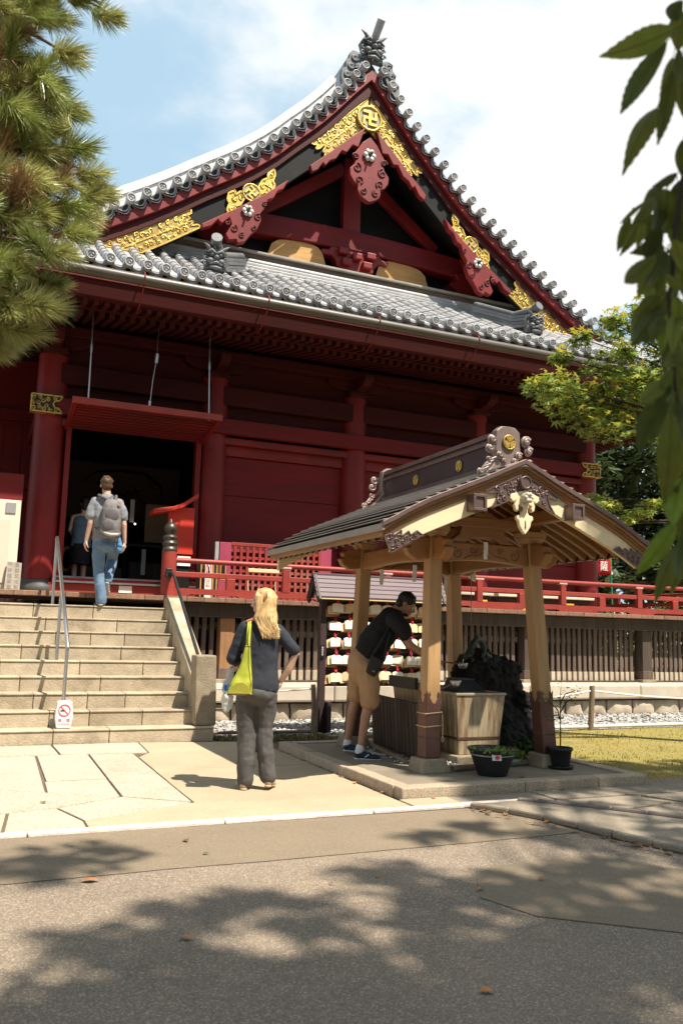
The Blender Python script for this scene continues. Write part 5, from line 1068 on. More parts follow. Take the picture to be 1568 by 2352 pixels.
obj('floating_plants',leaf_blob((4.50,6.76,.30),.20,120,.05,1,.08),leafm,bk)
obj('sticker',MB().prism([(4.40,6.615,.245),(4.475,6.585,.245),(4.478,6.597,.30),(4.40,6.628,.30)],(0,-.004,0)),paper,bk); obj('red_dot',MB().prism([(4.438+.018*math.cos(2*PI*k/14),6.594-.37*(.018*math.cos(2*PI*k/14)),.272+.018*math.sin(2*PI*k/14)) for k in range(14)],(0,-.006,0)),redink,bk)
pt=thing('potted_sapling','thin leafy sapling in a black plastic pot on the pavilion platform','potted plant',(5.41,6.95,.088))
obj('pot',MB().lathe([(.085,.0),(.088,.02),(.108,.155),(.120,.16),(.120,.185),(.108,.185),(.10,.165),(0,.16)],(5.41,6.95,.105),24),blackp,pt); obj('saucer',MB().lathe([(.10,0),(.125,.012),(.13,.028),(.12,.028),(0,.012)],(5.41,6.95,.09),24),blackp,pt)
br=[[(5.41,6.95,.26),(5.415,6.95,.5),(5.405,6.94,.75),(5.42,6.94,.90)],[(5.41,6.95,.55),(5.34,6.9,.66),(5.22,6.86,.73),(5.14,6.84,.78)],[(5.41,6.95,.62),(5.47,6.93,.72),(5.52,6.9,.76)],[(5.405,6.945,.70),(5.45,6.92,.80),(5.56,6.90,.84)],[(5.38,6.93,.6),(5.30,6.90,.60),(5.22,6.88,.58)]]
mb=MB()
for b in br: mb.tube(b,[.008,.006,.004,.002][:len(b)],6)
obj('stem',mb,bark,pt); mb=MB(); q=random.Random(3)
for b in br:
    for p,p2 in zip(b[1:],b[2:]+[b[-1]]):
        for k in range(16):
            c=V(p).lerp(V(p2),q.random())+V(q.uniform(-.05,.05),q.uniform(-.05,.05),q.uniform(-.04,.04)); u=V(q.uniform(-1,1),q.uniform(-1,1),q.uniform(-.3,.4)).normalized()*.032; w=u.cross(V(q.uniform(-.4,.4),q.uniform(-.4,.4),1)).normalized()*.010
            mb.add([c,c+u*.5+w,c+u,c+u*.5-w],[(0,1,2,3)])
obj('leaves',mb,leafm,pt)
bw=thing('bowl_plant','low grey bowl with a bushy green plant at the foot of the rock','potted plant',(5.02,7.22,.088))
obj('bowl',MB().lathe([(.05,0),(.085,.03),(.11,.075),(.10,.075),(0,.06)],(5.02,7.22,.09),20),M('grey glazed bowl',(.40,.38,.34),.35,.2,6,.03,30),bw); obj('leaves',leaf_blob((5.02,7.22,.18),.14,260,.05,2,.7),leafm,bw)
fp=obj('fern_clump',leaf_blob((5.45,7.45,.16),.24,900,.06,5,1.0),leafd,org=(5.45,7.45,.088)); tag(fp,'dark green fern clump growing between the rock and the right post','plant')
mb=MB(); 
for k in range(46): pebble(mb,(rnd.uniform(4.16,4.42),rnd.uniform(7.22,7.42),.10+rnd.uniform(0,.03)),rnd.uniform(.014,.026))
for k in range(60): pebble(mb,(rnd.uniform(3.98,4.24),rnd.uniform(7.5,9.0),.098),rnd.uniform(.012,.02))
o=obj('white_pebbles',mb,M('white pebble',(.72,.70,.66),.7,.15,9,.05,40,objvar=0),org=(4.2,7.4,.088)); o['kind']='stuff'; o['label']='white pebbles scattered behind the front left post'
mb=MB()
for k in range(9): pebble(mb,(rnd.uniform(5.0,5.45),rnd.uniform(7.25,7.5),.13),rnd.uniform(.05,.08),.7)
o=obj('fossil_stones',mb,M('grey stone',(.27,.24,.21),.9,.3,6,.4,40),org=(5.2,7.4,.088)); o['kind']='stuff'; o['label']='small grey stones heaped at the foot of the black rock'
o=obj('edge_log',MB().cyl((4.25,7.05,.115),(5.2,7.22,.115),.03,n=9),bamboo); tag(o,'thin wooden pole lying on the platform behind the black bucket','pole')
# ------------------------------------------------------------------ ema rack
er=thing('ema_rack','dark timber rack with small purple metal roof holding rows of wooden plaques','rack',(5.28,10.8,0))
for x in (4.44,6.12):
    obj('post',MB().box(x-.045,x+.045,10.76,10.85,0,1.95),rackw,er,bevel=.006); obj('post_stay',MB().box(x-.075,x-.047,10.70,10.9,0,.42),rackw,er); obj('post_stay',MB().box(x+.047,x+.10,10.66,10.9,0,.42),rackw,er)
obj('name_strip',MB().box(4.40,4.45,10.745,10.757,1.0,1.17),blackw,er); lettering('lettering',[(c,.03,0,.055-.032*i) for i,c in enumerate('絵馬掛所')],paper,er,((4.425,10.744,1.085),(1,0,0),(0,0,1)))
for z in (1.79,1.56,1.33,1.10,.87): obj('peg_rail',MB().box(4.485,6.075,10.79,10.82,z-.02,z+.02),rackw,er,bevel=.004)
obj('back_board',MB().box(4.485,6.075,10.84,10.85,.62,1.9),M('dark back board',(.05,.03,.028),.7,.3,3,.05,30),er)
obj('ridge',MB().box(4.26,6.30,10.77,10.84,2.12,2.155),purple,er,bevel=.006)
for sg in (-1,1):
    for k in range(5):
        y0=10.805+sg*(.02+k*.036); z0=2.135-k*.062; y1=y0+sg*.042; z1=z0-.066
        obj('roof_strip',MB().hexa([(4.27,y0,z0-.008),(6.29,y0,z0-.008),(6.29,y1,z1-.004),(4.27,y1,z1-.004),(4.27,y0,z0+.006),(6.29,y0,z0+.006),(6.29,y1,z1+.014),(4.27,y1,z1+.014)] if sg>0 else [(4.27,y1,z1-.004),(6.29,y1,z1-.004),(6.29,y0,z0-.008),(4.27,y0,z0-.008),(4.27,y1,z1+.014),(6.29,y1,z1+.014),(6.29,y0,z0+.006),(4.27,y0,z0+.006)]),purple,er)
    for x in (4.30,6.23): obj('bargeboard',MB().bar((x,10.805,2.11),(x,10.805+sg*.21,1.77),.03,.09,up=(0,-sg,1)),rackw,er)
obj('eave_board',MB().box(4.30,6.26,10.60,10.80,1.795,1.81),emaw,er); obj('gable_board',MB().prism([(4.36,10.61,1.82),(4.36,11.0,1.82),(4.36,10.805,2.08)],(.015,0,0)),emaw,er)
def ema(c,mat,label,tilt,withcord,sz=1):
    w,h=.062*sz,.043*sz; x,y,z=0,0,0; mb=MB().prism([(x-w,y,z-h),(x+w,y,z-h),(x+w,y,z+h*.75),(x+w*.5,y,z+h),(x-w*.5,y,z+h),(x-w,y,z+h*.75)],(0,-.009,0))
    return mb
em=None; cdm=None; q=random.Random(12)
em_mesh=bpy.data.meshes.new('ema_plaque'); m_=ema(None,None,'',0,0); em_mesh.from_pydata(m_.v,[],m_.f)
cm=MB().tube([(0,-.004,.04),(-.012,-.010,.075),(0,-.012,.10),(.012,-.010,.075),(0,-.004,.04)],.006,6).ell((0,-.012,.055),(.015,.012,.016),7,5); cord_mesh=bpy.data.meshes.new('red_cord'); cord_mesh.from_pydata(cm.v,[],cm.f)
cord_mesh.materials.append(cord)
emm=[em_mesh.copy() for _ in range(2)]; emm[0].materials.append(emaw); emm[1].materials.append(emao); pm=em_mesh.copy(); pm.materials.append(M('bleached new ema',(.90,.82,.68),.5,.08,5,.02,30,stretch=(1,1,5)))
cols=[4.60+.193*i for i in range(8)]; rowz=[1.69,1.465,1.235,1.0,.775]
rown=('top row','second row','middle row','fourth row','bottom row'); coln=('leftmost column','second column','third column','fourth column','fifth column','sixth column','seventh column','rightmost column'); depn=('second plaque behind the front one','third plaque back','rearmost plaque')
for ri,z in enumerate(rowz):
    for ci,x in enumerate(cols):
        n=q.choice((2,3,3,4)); y=10.775
        for k in range(n):
            last=k==n-1; me=pm if last and q.random()<.6 else (emm[0] if k>=n-2 else emm[1])
            o=bpy.data.objects.new('ema_plaque',me); COL.objects.link(o); jx=q.uniform(-.02,.02)+(.018 if last else -.03*(n-1-k)*.5); o.location=(x+jx,y-.022*k,z-q.uniform(0,.03)-(.022*(n-1-k)*.8)); o.rotation_euler=(-q.uniform(.05,.22)-.03*k,q.uniform(-.08,.08),q.uniform(-.15,.15)); o.scale=(1.34,1,1.42)
            ORG[o.name]=o.location.copy()
            if last:
                tag(o,'front wooden plaque in %s, %s of the plaque rack'%(rown[ri],coln[ci]),'plaque','wooden plaques on the rack')
                c=bpy.data.objects.new('red_cord',cord_mesh); COL.objects.link(c); c.parent=o
            else: tag(o,'%s in %s, %s of the plaque rack'%(('wooden plaque behind the front one','third wooden plaque back','rearmost wooden plaque')[n-2-k],rown[ri],coln[ci]),'plaque','wooden plaques on the rack')
# ------------------------------------------------------------------ people
skin=M('fair skin',(.62,.38,.27),.5,.12,14,.03,120,objvar=0); skind=M('tanned skin',(.40,.205,.125),.5,.15,14,.03,120,objvar=0)
def cloth(name,col,var=.15,rough=.85): return M(name,col,rough,var,9,.12,220,objvar=0)
def limb(mb,pts,rs,n=12):
    # resample for smooth taper
    mb.tube(pts,rs,n)
    for p,r in zip(pts,rs): mb.ell(p,r*.995,n,8)
def loft(mb,rings,rot=None,n=24,p=.85):
    """smooth closed trunk through elliptical rings (centre, rx, ry), splined for even flow"""
    def cr(a,b,c,d,t): return .5*((2*b)+(c-a)*t+(2*a-5*b+4*c-d)*t*t+(3*b-a-3*c+d)*t*t*t)
    R_=[(V(c).x,V(c).y,V(c).z,rx,ry) for c,rx,ry in rings]; R_=[R_[0]]+R_+[R_[-1]]; out=[]
    for i in range(1,len(R_)-2):
        for k in range(4): out.append([cr(R_[i-1][j],R_[i][j],R_[i+1][j],R_[i+2][j],k/4) for j in range(5)])
    out.append(list(R_[-1])); vs=[]
    for x,y,z,rx,ry in out:
        for k in range(n):
            a=2*PI*k/n; c_,s_=math.cos(a),math.sin(a); q=V(rx*math.copysign(abs(c_)**p,c_),ry*math.copysign(abs(s_)**p,s_),0); q=rot@q if rot else q; vs.append(V(x,y,z)+q)
    m=len(out); mb.add(vs,[(i*n+k,i*n+(k+1)%n,(i+1)*n+(k+1)%n,(i+1)*n+k) if vs[0].z<vs[-1].z else (i*n+k,(i+1)*n+k,(i+1)*n+(k+1)%n,i*n+(k+1)%n) for i in range(m-1) for k in range(n)]+[tuple(range(n-1,-1,-1)),tuple(range((m-1)*n,m*n))],True)
def basis(d,up): d=V(d).normalized(); x=d.cross(V(up)).normalized(); return d,x,x.cross(d).normalized()
def hand(mb,w,d,n,side,curl=.5,s=1.0,spread=.12):
    """palm, four unequal curled fingers and a thumb leaving the side; d fingers direction, n palm normal, side=+1 thumb towards d x n"""
    d=V(d).normalized(); n=(V(n)-d*V(n).dot(d)).normalized(); x=d.cross(n)*side; w=V(w)
    for k in range(4):
        o=w+x*(.027-.018*k)*s; mb.tube([o*1+d*.01*s,o+d*.088*s],[.0125*s,.0115*s],8)
    mb.ell(w+d*.045*s,(.03*s,.03*s,.03*s),8,6)
    for k,(L_,c) in enumerate(((.070,1),(.078,1.05),(.072,1.1),(.056,1.2))):
        o=w+x*(.029-.0195*k)*s+d*.085*s; a=0; p=[o]; dd=(d+x*spread*(1.5-k)*.5).normalized()
        for f in (.45,.32,.25): a+=curl*c*.62; p.append(p[-1]+(dd*math.cos(a)+n*math.sin(a))*L_*f*s)
        mb.tube(p,[.0092*s,.0088*s,.0080*s,.0062*s],8); mb.ell(p[-1],.0062*s,7,5)
    o=w+x*.026*s+d*.018*s; p=[o,o+(d*.7+x*.75+n*.25).normalized()*.036*s]; p.append(p[-1]+(d*.95+x*.2+n*.45).normalized()*.030*s); p.append(p[-1]+(d*.95+n*.6).normalized()*.022*s)
    mb.tube(p,[.014*s,.0115*s,.0100*s,.0075*s],8); mb.ell(p[-1],.0075*s,7,5)
def head(mb,c,f,up,s=1.0):
    f,x,u=basis(f,up); c=V(c); P=lambda a,b,e:c+(x*a+f*b+u*e)*s
    rot=Matrix((x,f,u)).transposed()
    E=lambda a,b,e,r,n=12,m=9: mb.ell(P(a,b,e),tuple(k*s for k in r),n,m,rot)
    E(0,-.012,.035,(.074,.092,.080),16,12); E(0,.028,-.030,(.056,.062,.075)); E(0,.052,-.082,(.032,.034,.026)); E(0,.070,.020,(.052,.022,.040))
    mb.tube([P(0,.086,.022),P(0,.104,-.010),P(0,.114,-.026)],[.009*s,.013*s,.014*s],8); 
    for sg in (-1,1): E(sg*.012,.100,-.030,(.009,.010,.008),7,5); E(sg*.034,.076,-.022,(.020,.018,.022)); E(sg*.074,-.008,-.008,(.009,.020,.030),8,7)
    E(0,.088,-.056,(.022,.012,.006),8,6); E(0,.086,-.067,(.020,.012,.007),8,6); E(0,.05,.035,(.05,.04,.03))
    return P,rot
def eyes(name,P,s,parent):
    mb=MB()
    for sg in (-1,1): mb.ell(P(sg*.031,.083,.005),.0115*s,8,6)
    o=obj('eyes',mb,white,parent); mb=MB()
    for sg in (-1,1): mb.ell(P(sg*.031,.0915,.005),.0055*s,7,5)
    obj('iris',mb,blackink,o)
def shoe(mb,sole,heel,toe,h=.085,w=.044):
    heel=V(heel);toe=V(toe); d=(toe-heel); L_=d.length; d=d/L_; up=V(0,0,1); up=(up-d*up.dot(d)).normalized(); x=d.cross(up); rot=Matrix((x,d,up)).transposed()
    E=lambda m,t,e,r: m.ell(heel+d*L_*t+up*e,r,12,8,rot)
    E(mb,.16,.040,(w*.82,L_*.17,.042)); E(mb,.30,.045,(w*.85,L_*.2,.042)); E(mb,.5,.034,(w*.9,L_*.24,.034)); E(mb,.72,.026,(w,L_*.22,.027)); E(mb,.84,.022,(w*.9,L_*.15,.022)); mb.tube([heel+d*L_*.2+up*.05,heel+d*L_*.2+up*h],[.042,.040],12)
    for t,r in ((.12,.8),(.3,.78),(.5,.82),(.7,1.0),(.86,.82)): sole.ell(heel+d*L_*t+up*.006,(w*r*1.05,L_*.16,.012),12,6,rot)
folds=cloudtex('folds',.11,1); folds2=cloudtex('fine_folds',.035,1)
# --- woman with the tote bag
def frame(o,az):
    u=V(math.cos(az),-math.sin(az),0); v=V(math.sin(az),math.cos(az),0); o=V(o); return lambda a,d,z:o+u*a+v*d+V(0,0,z)
F=frame((2.35,7.08,.02),math.atan2(2.35,7.13))
wo=thing('person','woman with long blonde hair, dark blouse and grey trousers standing with hand on hip','person',F(0,0,0))
mb=MB(); hc_=F(-.005,.0,1.575)
Pw,_=head(mb,hc_,F(-1,.35,-.10)-F(0,0,0),(0,0,1),.98)
limb(mb,[F(-.012,-.012,1.51),F(-.025,-.015,1.40)],[.052,.056])
limb(mb,[F(-.155,0,1.355),F(-.02,-.015,1.38),F(.125,0,1.34)],[.05,.06,.05]); limb(mb,[F(-.02,0,1.28),F(-.015,0,1.05),F(-.03,0,.88)],[.075,.07,.085])
limb(mb,[F(-.165,0,1.345),F(-.245,.03,1.095),F(-.215,.21,1.05)],[.043,.036,.025]); limb(mb,[F(.135,0,1.335),F(.292,-.035,1.145),F(.235,-.01,1.01),F(.172,.015,.90)],[.043,.036,.036,.024])
hand(mb,F(-.215,.21,1.05),F(.2,.8,-.35)-F(0,0,0),F(1,0,-.3)-F(0,0,0),1,1.0,.95); hand(mb,F(.172,.015,.90),F(-.35,.55,-.75)-F(0,0,0),F(-.9,-.1,.2)-F(0,0,0),-1,.35,.95)
for hx,kx,kz,ax,az_,dk in ((-.11,-.107,.463,-.098,.08,.01),(.045,.036,.50,.089,.10,.02)): limb(mb,[F(hx,0,.84),F(kx,dk,kz),F(ax,0,az_)],[.075,.05,.035])
fobj('body',mb,skin,wo,.0075,3); eyes('eyes',Pw,.98,wo)
# blouse
mb=MB(); 
loft(mb,[(F(a,d,z),rx,ry) for z,a,d,rx,ry in ((.815,-.015,-.005,.165,.128),(.87,-.014,-.005,.172,.132),(.93,-.012,0,.163,.124),(1.03,-.010,0,.150,.113),(1.14,-.010,0,.150,.110),(1.25,-.014,0,.162,.108),(1.33,-.020,0,.168,.090),(1.385,-.02,-.01,.120,.062),(1.41,-.02,-.01,.07,.05))],Matrix.Rotation(-math.atan2(2.35,7.13),3,'Z'))
limb(mb,[F(-.155,0,1.35),F(-.21,.012,1.21),F(-.250,.03,1.09),F(-.225,.17,1.06)],[.062,.062,.062,.050]); limb(mb,[F(.125,0,1.335),F(.20,-.015,1.25),F(.278,-.032,1.165)],[.060,.060,.056]); limb(mb,[F(-.02,-.01,1.40),F(-.02,-.01,1.37)],[.062,.085])
fobj('blouse',mb,cloth('charcoal blouse',(.030,.033,.045),.25),wo,.009,4,[(folds,.016),(folds2,.003)])
mb=MB(); mb.tube([F(-.14,-.045,1.405),F(-.06,-.075,1.432),F(.03,-.06,1.425)],[.012,.016,.012],8); obj('collar_strap',mb,M('pink strap',(.55,.20,.17),.7,.2,9,.05,60),wo)
# trousers
mb=MB(); rot=Matrix.Rotation(-math.atan2(2.35,7.13),3,'Z')
mb.ell(F(-.035,-.01,.87),(.165,.125,.07),16,10,rot); mb.ell(F(-.035,-.02,.79),(.175,.135,.10),16,10,rot)
limb(mb,[F(-.115,-.01,.80),F(-.118,.0,.62),F(-.110,.005,.46),F(-.103,-.015,.25),F(-.100,-.01,.075)],[.098,.090,.078,.076,.074]); limb(mb,[F(.048,-.01,.80),F(.050,.01,.63),F(.040,.02,.50),F(.060,-.005,.28),F(.088,-.01,.105)],[.098,.088,.076,.072,.069])
fobj('trousers',mb,cloth('grey trousers',(.088,.080,.076),.2),wo,.009,3,[(folds,.026),(folds2,.006)])
for h_,t_ in ((F(-.105,-.075,.0),F(-.165,.155,.0)),(F(.085,-.07,.028),F(.135,.15,.0))):
    mb=MB(); so_=MB(); shoe(mb,so_,h_,t_,w=.042); fobj('shoe',mb,M('beige leather',(.50,.37,.25),.6,.2,8,.05,60),wo,.007,3); fobj('sole',so_,M('tan sole',(.46,.32,.2),.7,.2,8,.05,60),wo,.007,2)
# hair
hb=MB(); f_,x_,u_=basis(F(-1,.35,-.1)-F(0,0,0),(0,0,1)); rot=Matrix((x_,f_,u_)).transposed()
hb.ell(V(hc_)+u_*.042-f_*.018,(.086,.100,.086),16,12,rot); hb.ell(V(hc_)-f_*.045-u_*.02,(.080,.068,.10),14,10,rot); hb.ell(F(.045,-.055,1.43),(.085,.055,.13),14,10); hb.ell(F(.06,-.075,1.335),(.060,.035,.09),12,9)
q=random.Random(5); st=MB()
def strand(pts,r): st.tube(pts,[r*k for k in ([.8]+[1]*(len(pts)-2)+[.2])],4)
def flow(a,t,sp,out,zt_):
    p0=V(hc_)+u_*(.118-.02*abs(a))-f_*(.02+.03*t)+x_*.045*a; p1=V(hc_)+u_*.035+x_*(.094*a)-f_*(.045+.075*(1-abs(a)*.6)+out); p2=F(.010+.080*a+q.uniform(-sp,sp),-.088-.022*(1-a*a)-out+q.uniform(-.006,.006),1.44+q.uniform(-.02,.02)); p3=F(.050+.075*a+q.uniform(-sp,sp),-.112-out*.7+q.uniform(-.008,.008),1.345); p4=F(.070+.062*a+q.uniform(-sp,sp)*1.4,-.118-out*.4+q.uniform(-.012,.012),zt_)
    return [p0,p0.lerp(p1,.5)-f_*.012+u_*.01,p1,p1.lerp(p2,.5),p2,p2.lerp(p3,.5),p3,p3.lerp(p4,.6)+x_*q.uniform(-.004,.004),p4]
for i in range(70): 
    p=flow(q.uniform(-1,1),q.random(),.014,0,q.uniform(1.275,1.33)); hb.tube(p,[.008]*8+[.002],6)
for i in range(520): strand(flow(q.uniform(-1,1),q.random(),.02,q.uniform(.002,.014),q.uniform(1.255,1.35)),q.uniform(.0016,.0032))
for i in range(90):
    p0=V(hc_)+u_*.118+f_*q.uniform(-.02,.04)-x_*.02; p1=V(hc_)+u_*q.uniform(.02,.05)-x_*.090+f_*q.uniform(-.03,.04); p2=F(-.035+q.uniform(-.02,.035),-.09,1.47+q.uniform(-.03,.03)); p3=F(-.01+q.uniform(-.04,.05),-.105,1.38+q.uniform(-.04,.04)); strand([p0,p0.lerp(p1,.5)-x_*.012,p1,p1.lerp(p2,.5),p2,p3],q.uniform(.0016,.0030))
blonde2=M('pale blonde strands',(.80,.58,.29),.38,.4,40,0,objvar=0,col2=(.46,.27,.11),stretch=(1,1,.25),spec=.6)
blonde=M('blonde hair',(.60,.38,.16),.42,.4,26,.15,90,objvar=0,col2=(.40,.22,.085),spec=.5)
me=fuse(hb,.0065,1); me.transform(Matrix.Translation(-ORG[wo.name])); obj('hair',me,blonde,wo,org=ORG[wo.name]); o=obj('hair_strands',st,blonde2,wo); o['kind']='stuff'
# tote bag on the left shoulder
tb=thing('tote_bag','yellow green tote bag with brown piping hanging from the blonde woman\'s shoulder','bag',F(-.16,-.13,.80))
lime=cloth('lime canvas',(.42,.44,.035),.18,.7); limed=cloth('olive canvas base',(.33,.30,.03),.15,.7)
prof=[(1.02,-.135,.050,.030),(.97,-.143,.066,.042),(.90,-.160,.092,.056),(.84,-.170,.105,.066),(.795,-.178,.108,.070)]
def ringf(z,a,rx,ry,n=20): return [F(a+rx*math.copysign(abs(math.cos(2*PI*k/n))**.7,math.cos(2*PI*k/n)),-.155+ry*math.copysign(abs(math.sin(2*PI*k/n))**.8,math.sin(2*PI*k/n)),z) for k in range(n)]
vs=[];n=20
for z,a,rx,ry in [(1.20,-.122,.022,.014),(1.12,-.126,.034,.020)]+prof: vs+=ringf(z,a,rx,ry)
fs=[(i*n+k,(i+1)*n+k,(i+1)*n+(k+1)%n,i*n+(k+1)%n) for i in range(6) for k in range(n)]+[tuple(range(n-1,-1,-1)),tuple(range(6*n,7*n))]
o=obj('bag_body',MB().add(vs,fs,True),lime,tb); s=o.modifiers.new('sub','SUBSURF'); s.levels=2; s.render_levels=2; d=o.modifiers.new('d','DISPLACE'); d.texture=folds; d.strength=.03; d.texture_coords='GLOBAL'
obj('base_panel',MB().prism([F(-.275,-.215,.80),F(-.085,-.225,.80),F(-.095,-.22,.865),F(-.145,-.215,.90),F(-.20,-.213,.895),F(-.265,-.208,.845)],F(0,-.012,0)-F(0,0,0)),limed,tb,bevel=.008)
obj('piping',MB().tube([F(-.098,-.165,1.36),F(-.100,-.19,1.2),F(-.085,-.205,1.05),F(-.072,-.215,.92),F(-.068,-.212,.80)],.004,6).tube([F(-.275,-.218,.797),F(-.17,-.235,.792),F(-.07,-.222,.797)],.005,6),M('brown piping',(.10,.06,.03),.7,.2,9,0),tb)
obj('strap',MB().tube([F(-.115,.04,1.38),F(-.108,-.02,1.412),F(-.108,-.07,1.40),F(-.112,-.12,1.32),F(-.120,-.15,1.18)],[.010,.011,.011,.011,.016],8).tube([F(-.122,-.02,1.41),F(-.128,-.08,1.39),F(-.128,-.14,1.18)],[.009,.009,.012],8),lime,tb)
# clear plastic bag with a blue label hanging from her left hand
pb=thing('plastic_bag','crumpled clear plastic bag with blue printed patch in the blonde woman\'s left hand','bag',F(-.29,.12,.63))
mb=MB(); q=random.Random(2)
for c,r in ((F(-.285,.10,.72),(.055,.04,.10)),(F(-.29,.10,.82),(.05,.035,.10)),(F(-.27,.11,.93),(.03,.022,.08))): mb.ell(c,r,14,12)
mb.tube([F(-.265,.12,.98),F(-.24,.18,1.03)],[.02,.012],8)
pbm=M('clear plastic',(.82,.82,.80),.25,.05,5,.2,60,trans=.55,objvar=0,spec=.6)
me=fuse(mb,.010,1,[(folds2,.03)]); me.transform(Matrix.Translation(-ORG[pb.name])); obj('film',me,pbm,pb,org=ORG[pb.name]); 
mb=MB().grid(lambda u,v:tuple(F(-.325+.045*u,.075-.035*math.sin(PI*u)+.01,.80+.05*v+.012*u)),5,3); obj('blue_print',mb,M('blue print',(.03,.17,.50),.5,.2,20,0),pb,solid=.004)
# --- backpacker climbing the last step
F=frame((1.68,12.49,1.645),math.atan2(1.68,12.5))
K=.00189; A=lambda x:(x-750)*K; Zz=lambda y:(1105-y)*K
ma=thing('person','man in grey t-shirt and jeans climbing the top stair toward the doorway','person',F(0,0,0))
mb=MB(); hc_=F(-.005,0,1.735); head(mb,hc_,F(.05,1,-.02)-F(0,0,0),(0,0,1),1.06)
limb(mb,[F(.0,-.015,1.66),F(.01,-.02,1.55)],[.060,.066]); limb(mb,[F(-.15,0,1.485),F(.02,-.01,1.53),F(.185,0,1.49)],[.055,.075,.055]); limb(mb,[F(.02,0,1.42),F(.03,0,1.15),F(.04,0,.95)],[.085,.08,.09])
limb(mb,[F(-.165,-.01,1.475),F(-.190,-.025,1.17),F(-.235,.02,.915)],[.055,.042,.028]); limb(mb,[F(.205,-.01,1.475),F(.275,-.02,1.17),F(.300,.03,.91)],[.055,.042,.028])
hand(mb,F(-.235,.02,.915),F(-.08,.15,-1)-F(0,0,0),F(1,.2,0)-F(0,0,0),1,.7,1.08); hand(mb,F(.300,.03,.91),F(-.02,.15,-1)-F(0,0,0),F(-1,.2,0)-F(0,0,0),-1,.7,1.08)
limb(mb,[F(-.03,0,.90),F(-.03,.02,.48),F(.025,0,.06)],[.09,.055,.04]); limb(mb,[F(.10,0,.90),F(.14,.33,.70),F(.09,.13,.36)],[.09,.055,.04])
fobj('body',mb,skin,ma,.0085,3)
mb=MB(); rot=Matrix.Rotation(-math.atan2(1.68,12.5),3,'Z')
loft(mb,[(F(a,0,z),rx,ry) for z,a,rx,ry in ((.90,.035,.176,.132),(.98,.035,.180,.132),(1.10,.03,.178,.126),(1.25,.025,.190,.130),(1.38,.02,.205,.125),(1.48,.018,.205,.098),(1.54,.016,.14,.075),(1.57,.015,.08,.06))],rot)
limb(mb,[F(-.15,0,1.485),F(-.185,-.012,1.38),F(-.195,-.02,1.28)],[.072,.074,.074]); limb(mb,[F(.19,0,1.485),F(.235,-.012,1.38),F(.255,-.02,1.28)],[.072,.074,.074]); limb(mb,[F(.01,-.01,1.575),F(.015,-.01,1.52)],[.075,.11])
fobj('t_shirt',mb,cloth('grey t-shirt',(.235,.245,.265),.12),ma,.010,3,[(folds,.030)])
mb=MB(); mb.ell(F(.035,-.01,.93),(.172,.13,.09),16,10,rot); mb.ell(F(.035,-.02,.86),(.175,.14,.10),16,10,rot)
limb(mb,[F(-.045,-.01,.87),F(-.045,.01,.68),F(-.035,.02,.48),F(-.005,-.01,.27),F(.025,0,.07)],[.108,.095,.080,.076,.078]); limb(mb,[F(.11,0,.87),F(.145,.18,.78),F(.145,.335,.69),F(.115,.22,.50),F(.095,.13,.37)],[.105,.09,.078,.072,.066])
fobj('jeans',mb,cloth('light blue jeans',(.155,.24,.36),.3),ma,.010,4,[(folds,.018),(folds2,.004)])
for h_,t_,w_ in ((F(.03,-.06,.003),F(-.05,.20,.003),.05),(F(.085,.06,.335),F(.105,.17,.135),.048)):
    mb=MB(); so_=MB(); shoe(mb,so_,h_,t_,h=.06,w=w_); fobj('shoe',mb,M('grey suede shoes',(.20,.165,.15),.8,.3,9,.1,80),ma,.008,3); fobj('sole',so_,M('pale sole',(.50,.47,.43),.7,.2,9,0),ma,.008,2)
mb=MB(); mb.ell(V(hc_)+V(0,-.018,.048),(.088,.102,.088),16,12); mb.ell(V(hc_)+V(0,-.055,.0),(.078,.055,.085),14,10); q=random.Random(9)
for i in range(140):
    a=q.uniform(0,6.28); e=q.uniform(.1,1.5); p=V(hc_)+V(.085*math.cos(a)*math.cos(e),-.018+.1*math.sin(a)*math.cos(e),.045+.088*math.sin(e)); d=V(q.uniform(-1,1),q.uniform(-1,1),q.uniform(-.4,1))*.022; mb.tube([p,p+d],[.010,.004],5)
fobj('hair',mb,M('brown hair',(.10,.052,.028),.5,.4,30,.2,90,objvar=0),ma,.008,1)
bp=thing('backpack','grey brown hiking backpack on the back of the man climbing the stairs','backpack',F(.09,-.19,.95))
mb=MB()
loft(mb,[(F(a,d,z),rx,ry) for z,a,d,rx,ry in ((.945,.092,-.18,.10,.06),(.975,.092,-.19,.132,.095),(1.08,.092,-.195,.140,.108),(1.22,.09,-.195,.138,.104),(1.36,.085,-.19,.125,.088),(1.46,.085,-.18,.105,.066),(1.51,.085,-.17,.07,.04))],rot)
fobj('pack_body',mb,cloth('taupe nylon',(.175,.155,.15),.2,.6),bp,.010,2,[(folds,.02)])
mb=MB(); mb.ell(F(.06,-.292,1.13),(.085,.022,.085),14,9,rot); mb.ell(F(.10,-.283,1.28),(.095,.02,.10),14,9,rot); fobj('pocket',mb,cloth('dark taupe nylon',(.12,.105,.11),.2,.6),bp,.008,2)
obj('base_stripe',MB().tube([F(-.035,-.22,1.06),F(.03,-.285,1.005),F(.10,-.30,.99),F(.18,-.27,1.0),F(.22,-.21,1.03)],[.02,.024,.026,.024,.018],8),cloth('silver nylon',(.42,.40,.38),.1,.5),bp)
for sg,a in ((-1,-.10),(1,.14)): obj('shoulder_strap',MB().tube([F(.09+sg*.05,-.16,1.50),F(a+.0,-.09,1.575),F(a-.0,.0,1.585),F(a-.01,.10,1.50)],[.022,.024,.024,.02],8),MATS['dark taupe nylon'],bp)
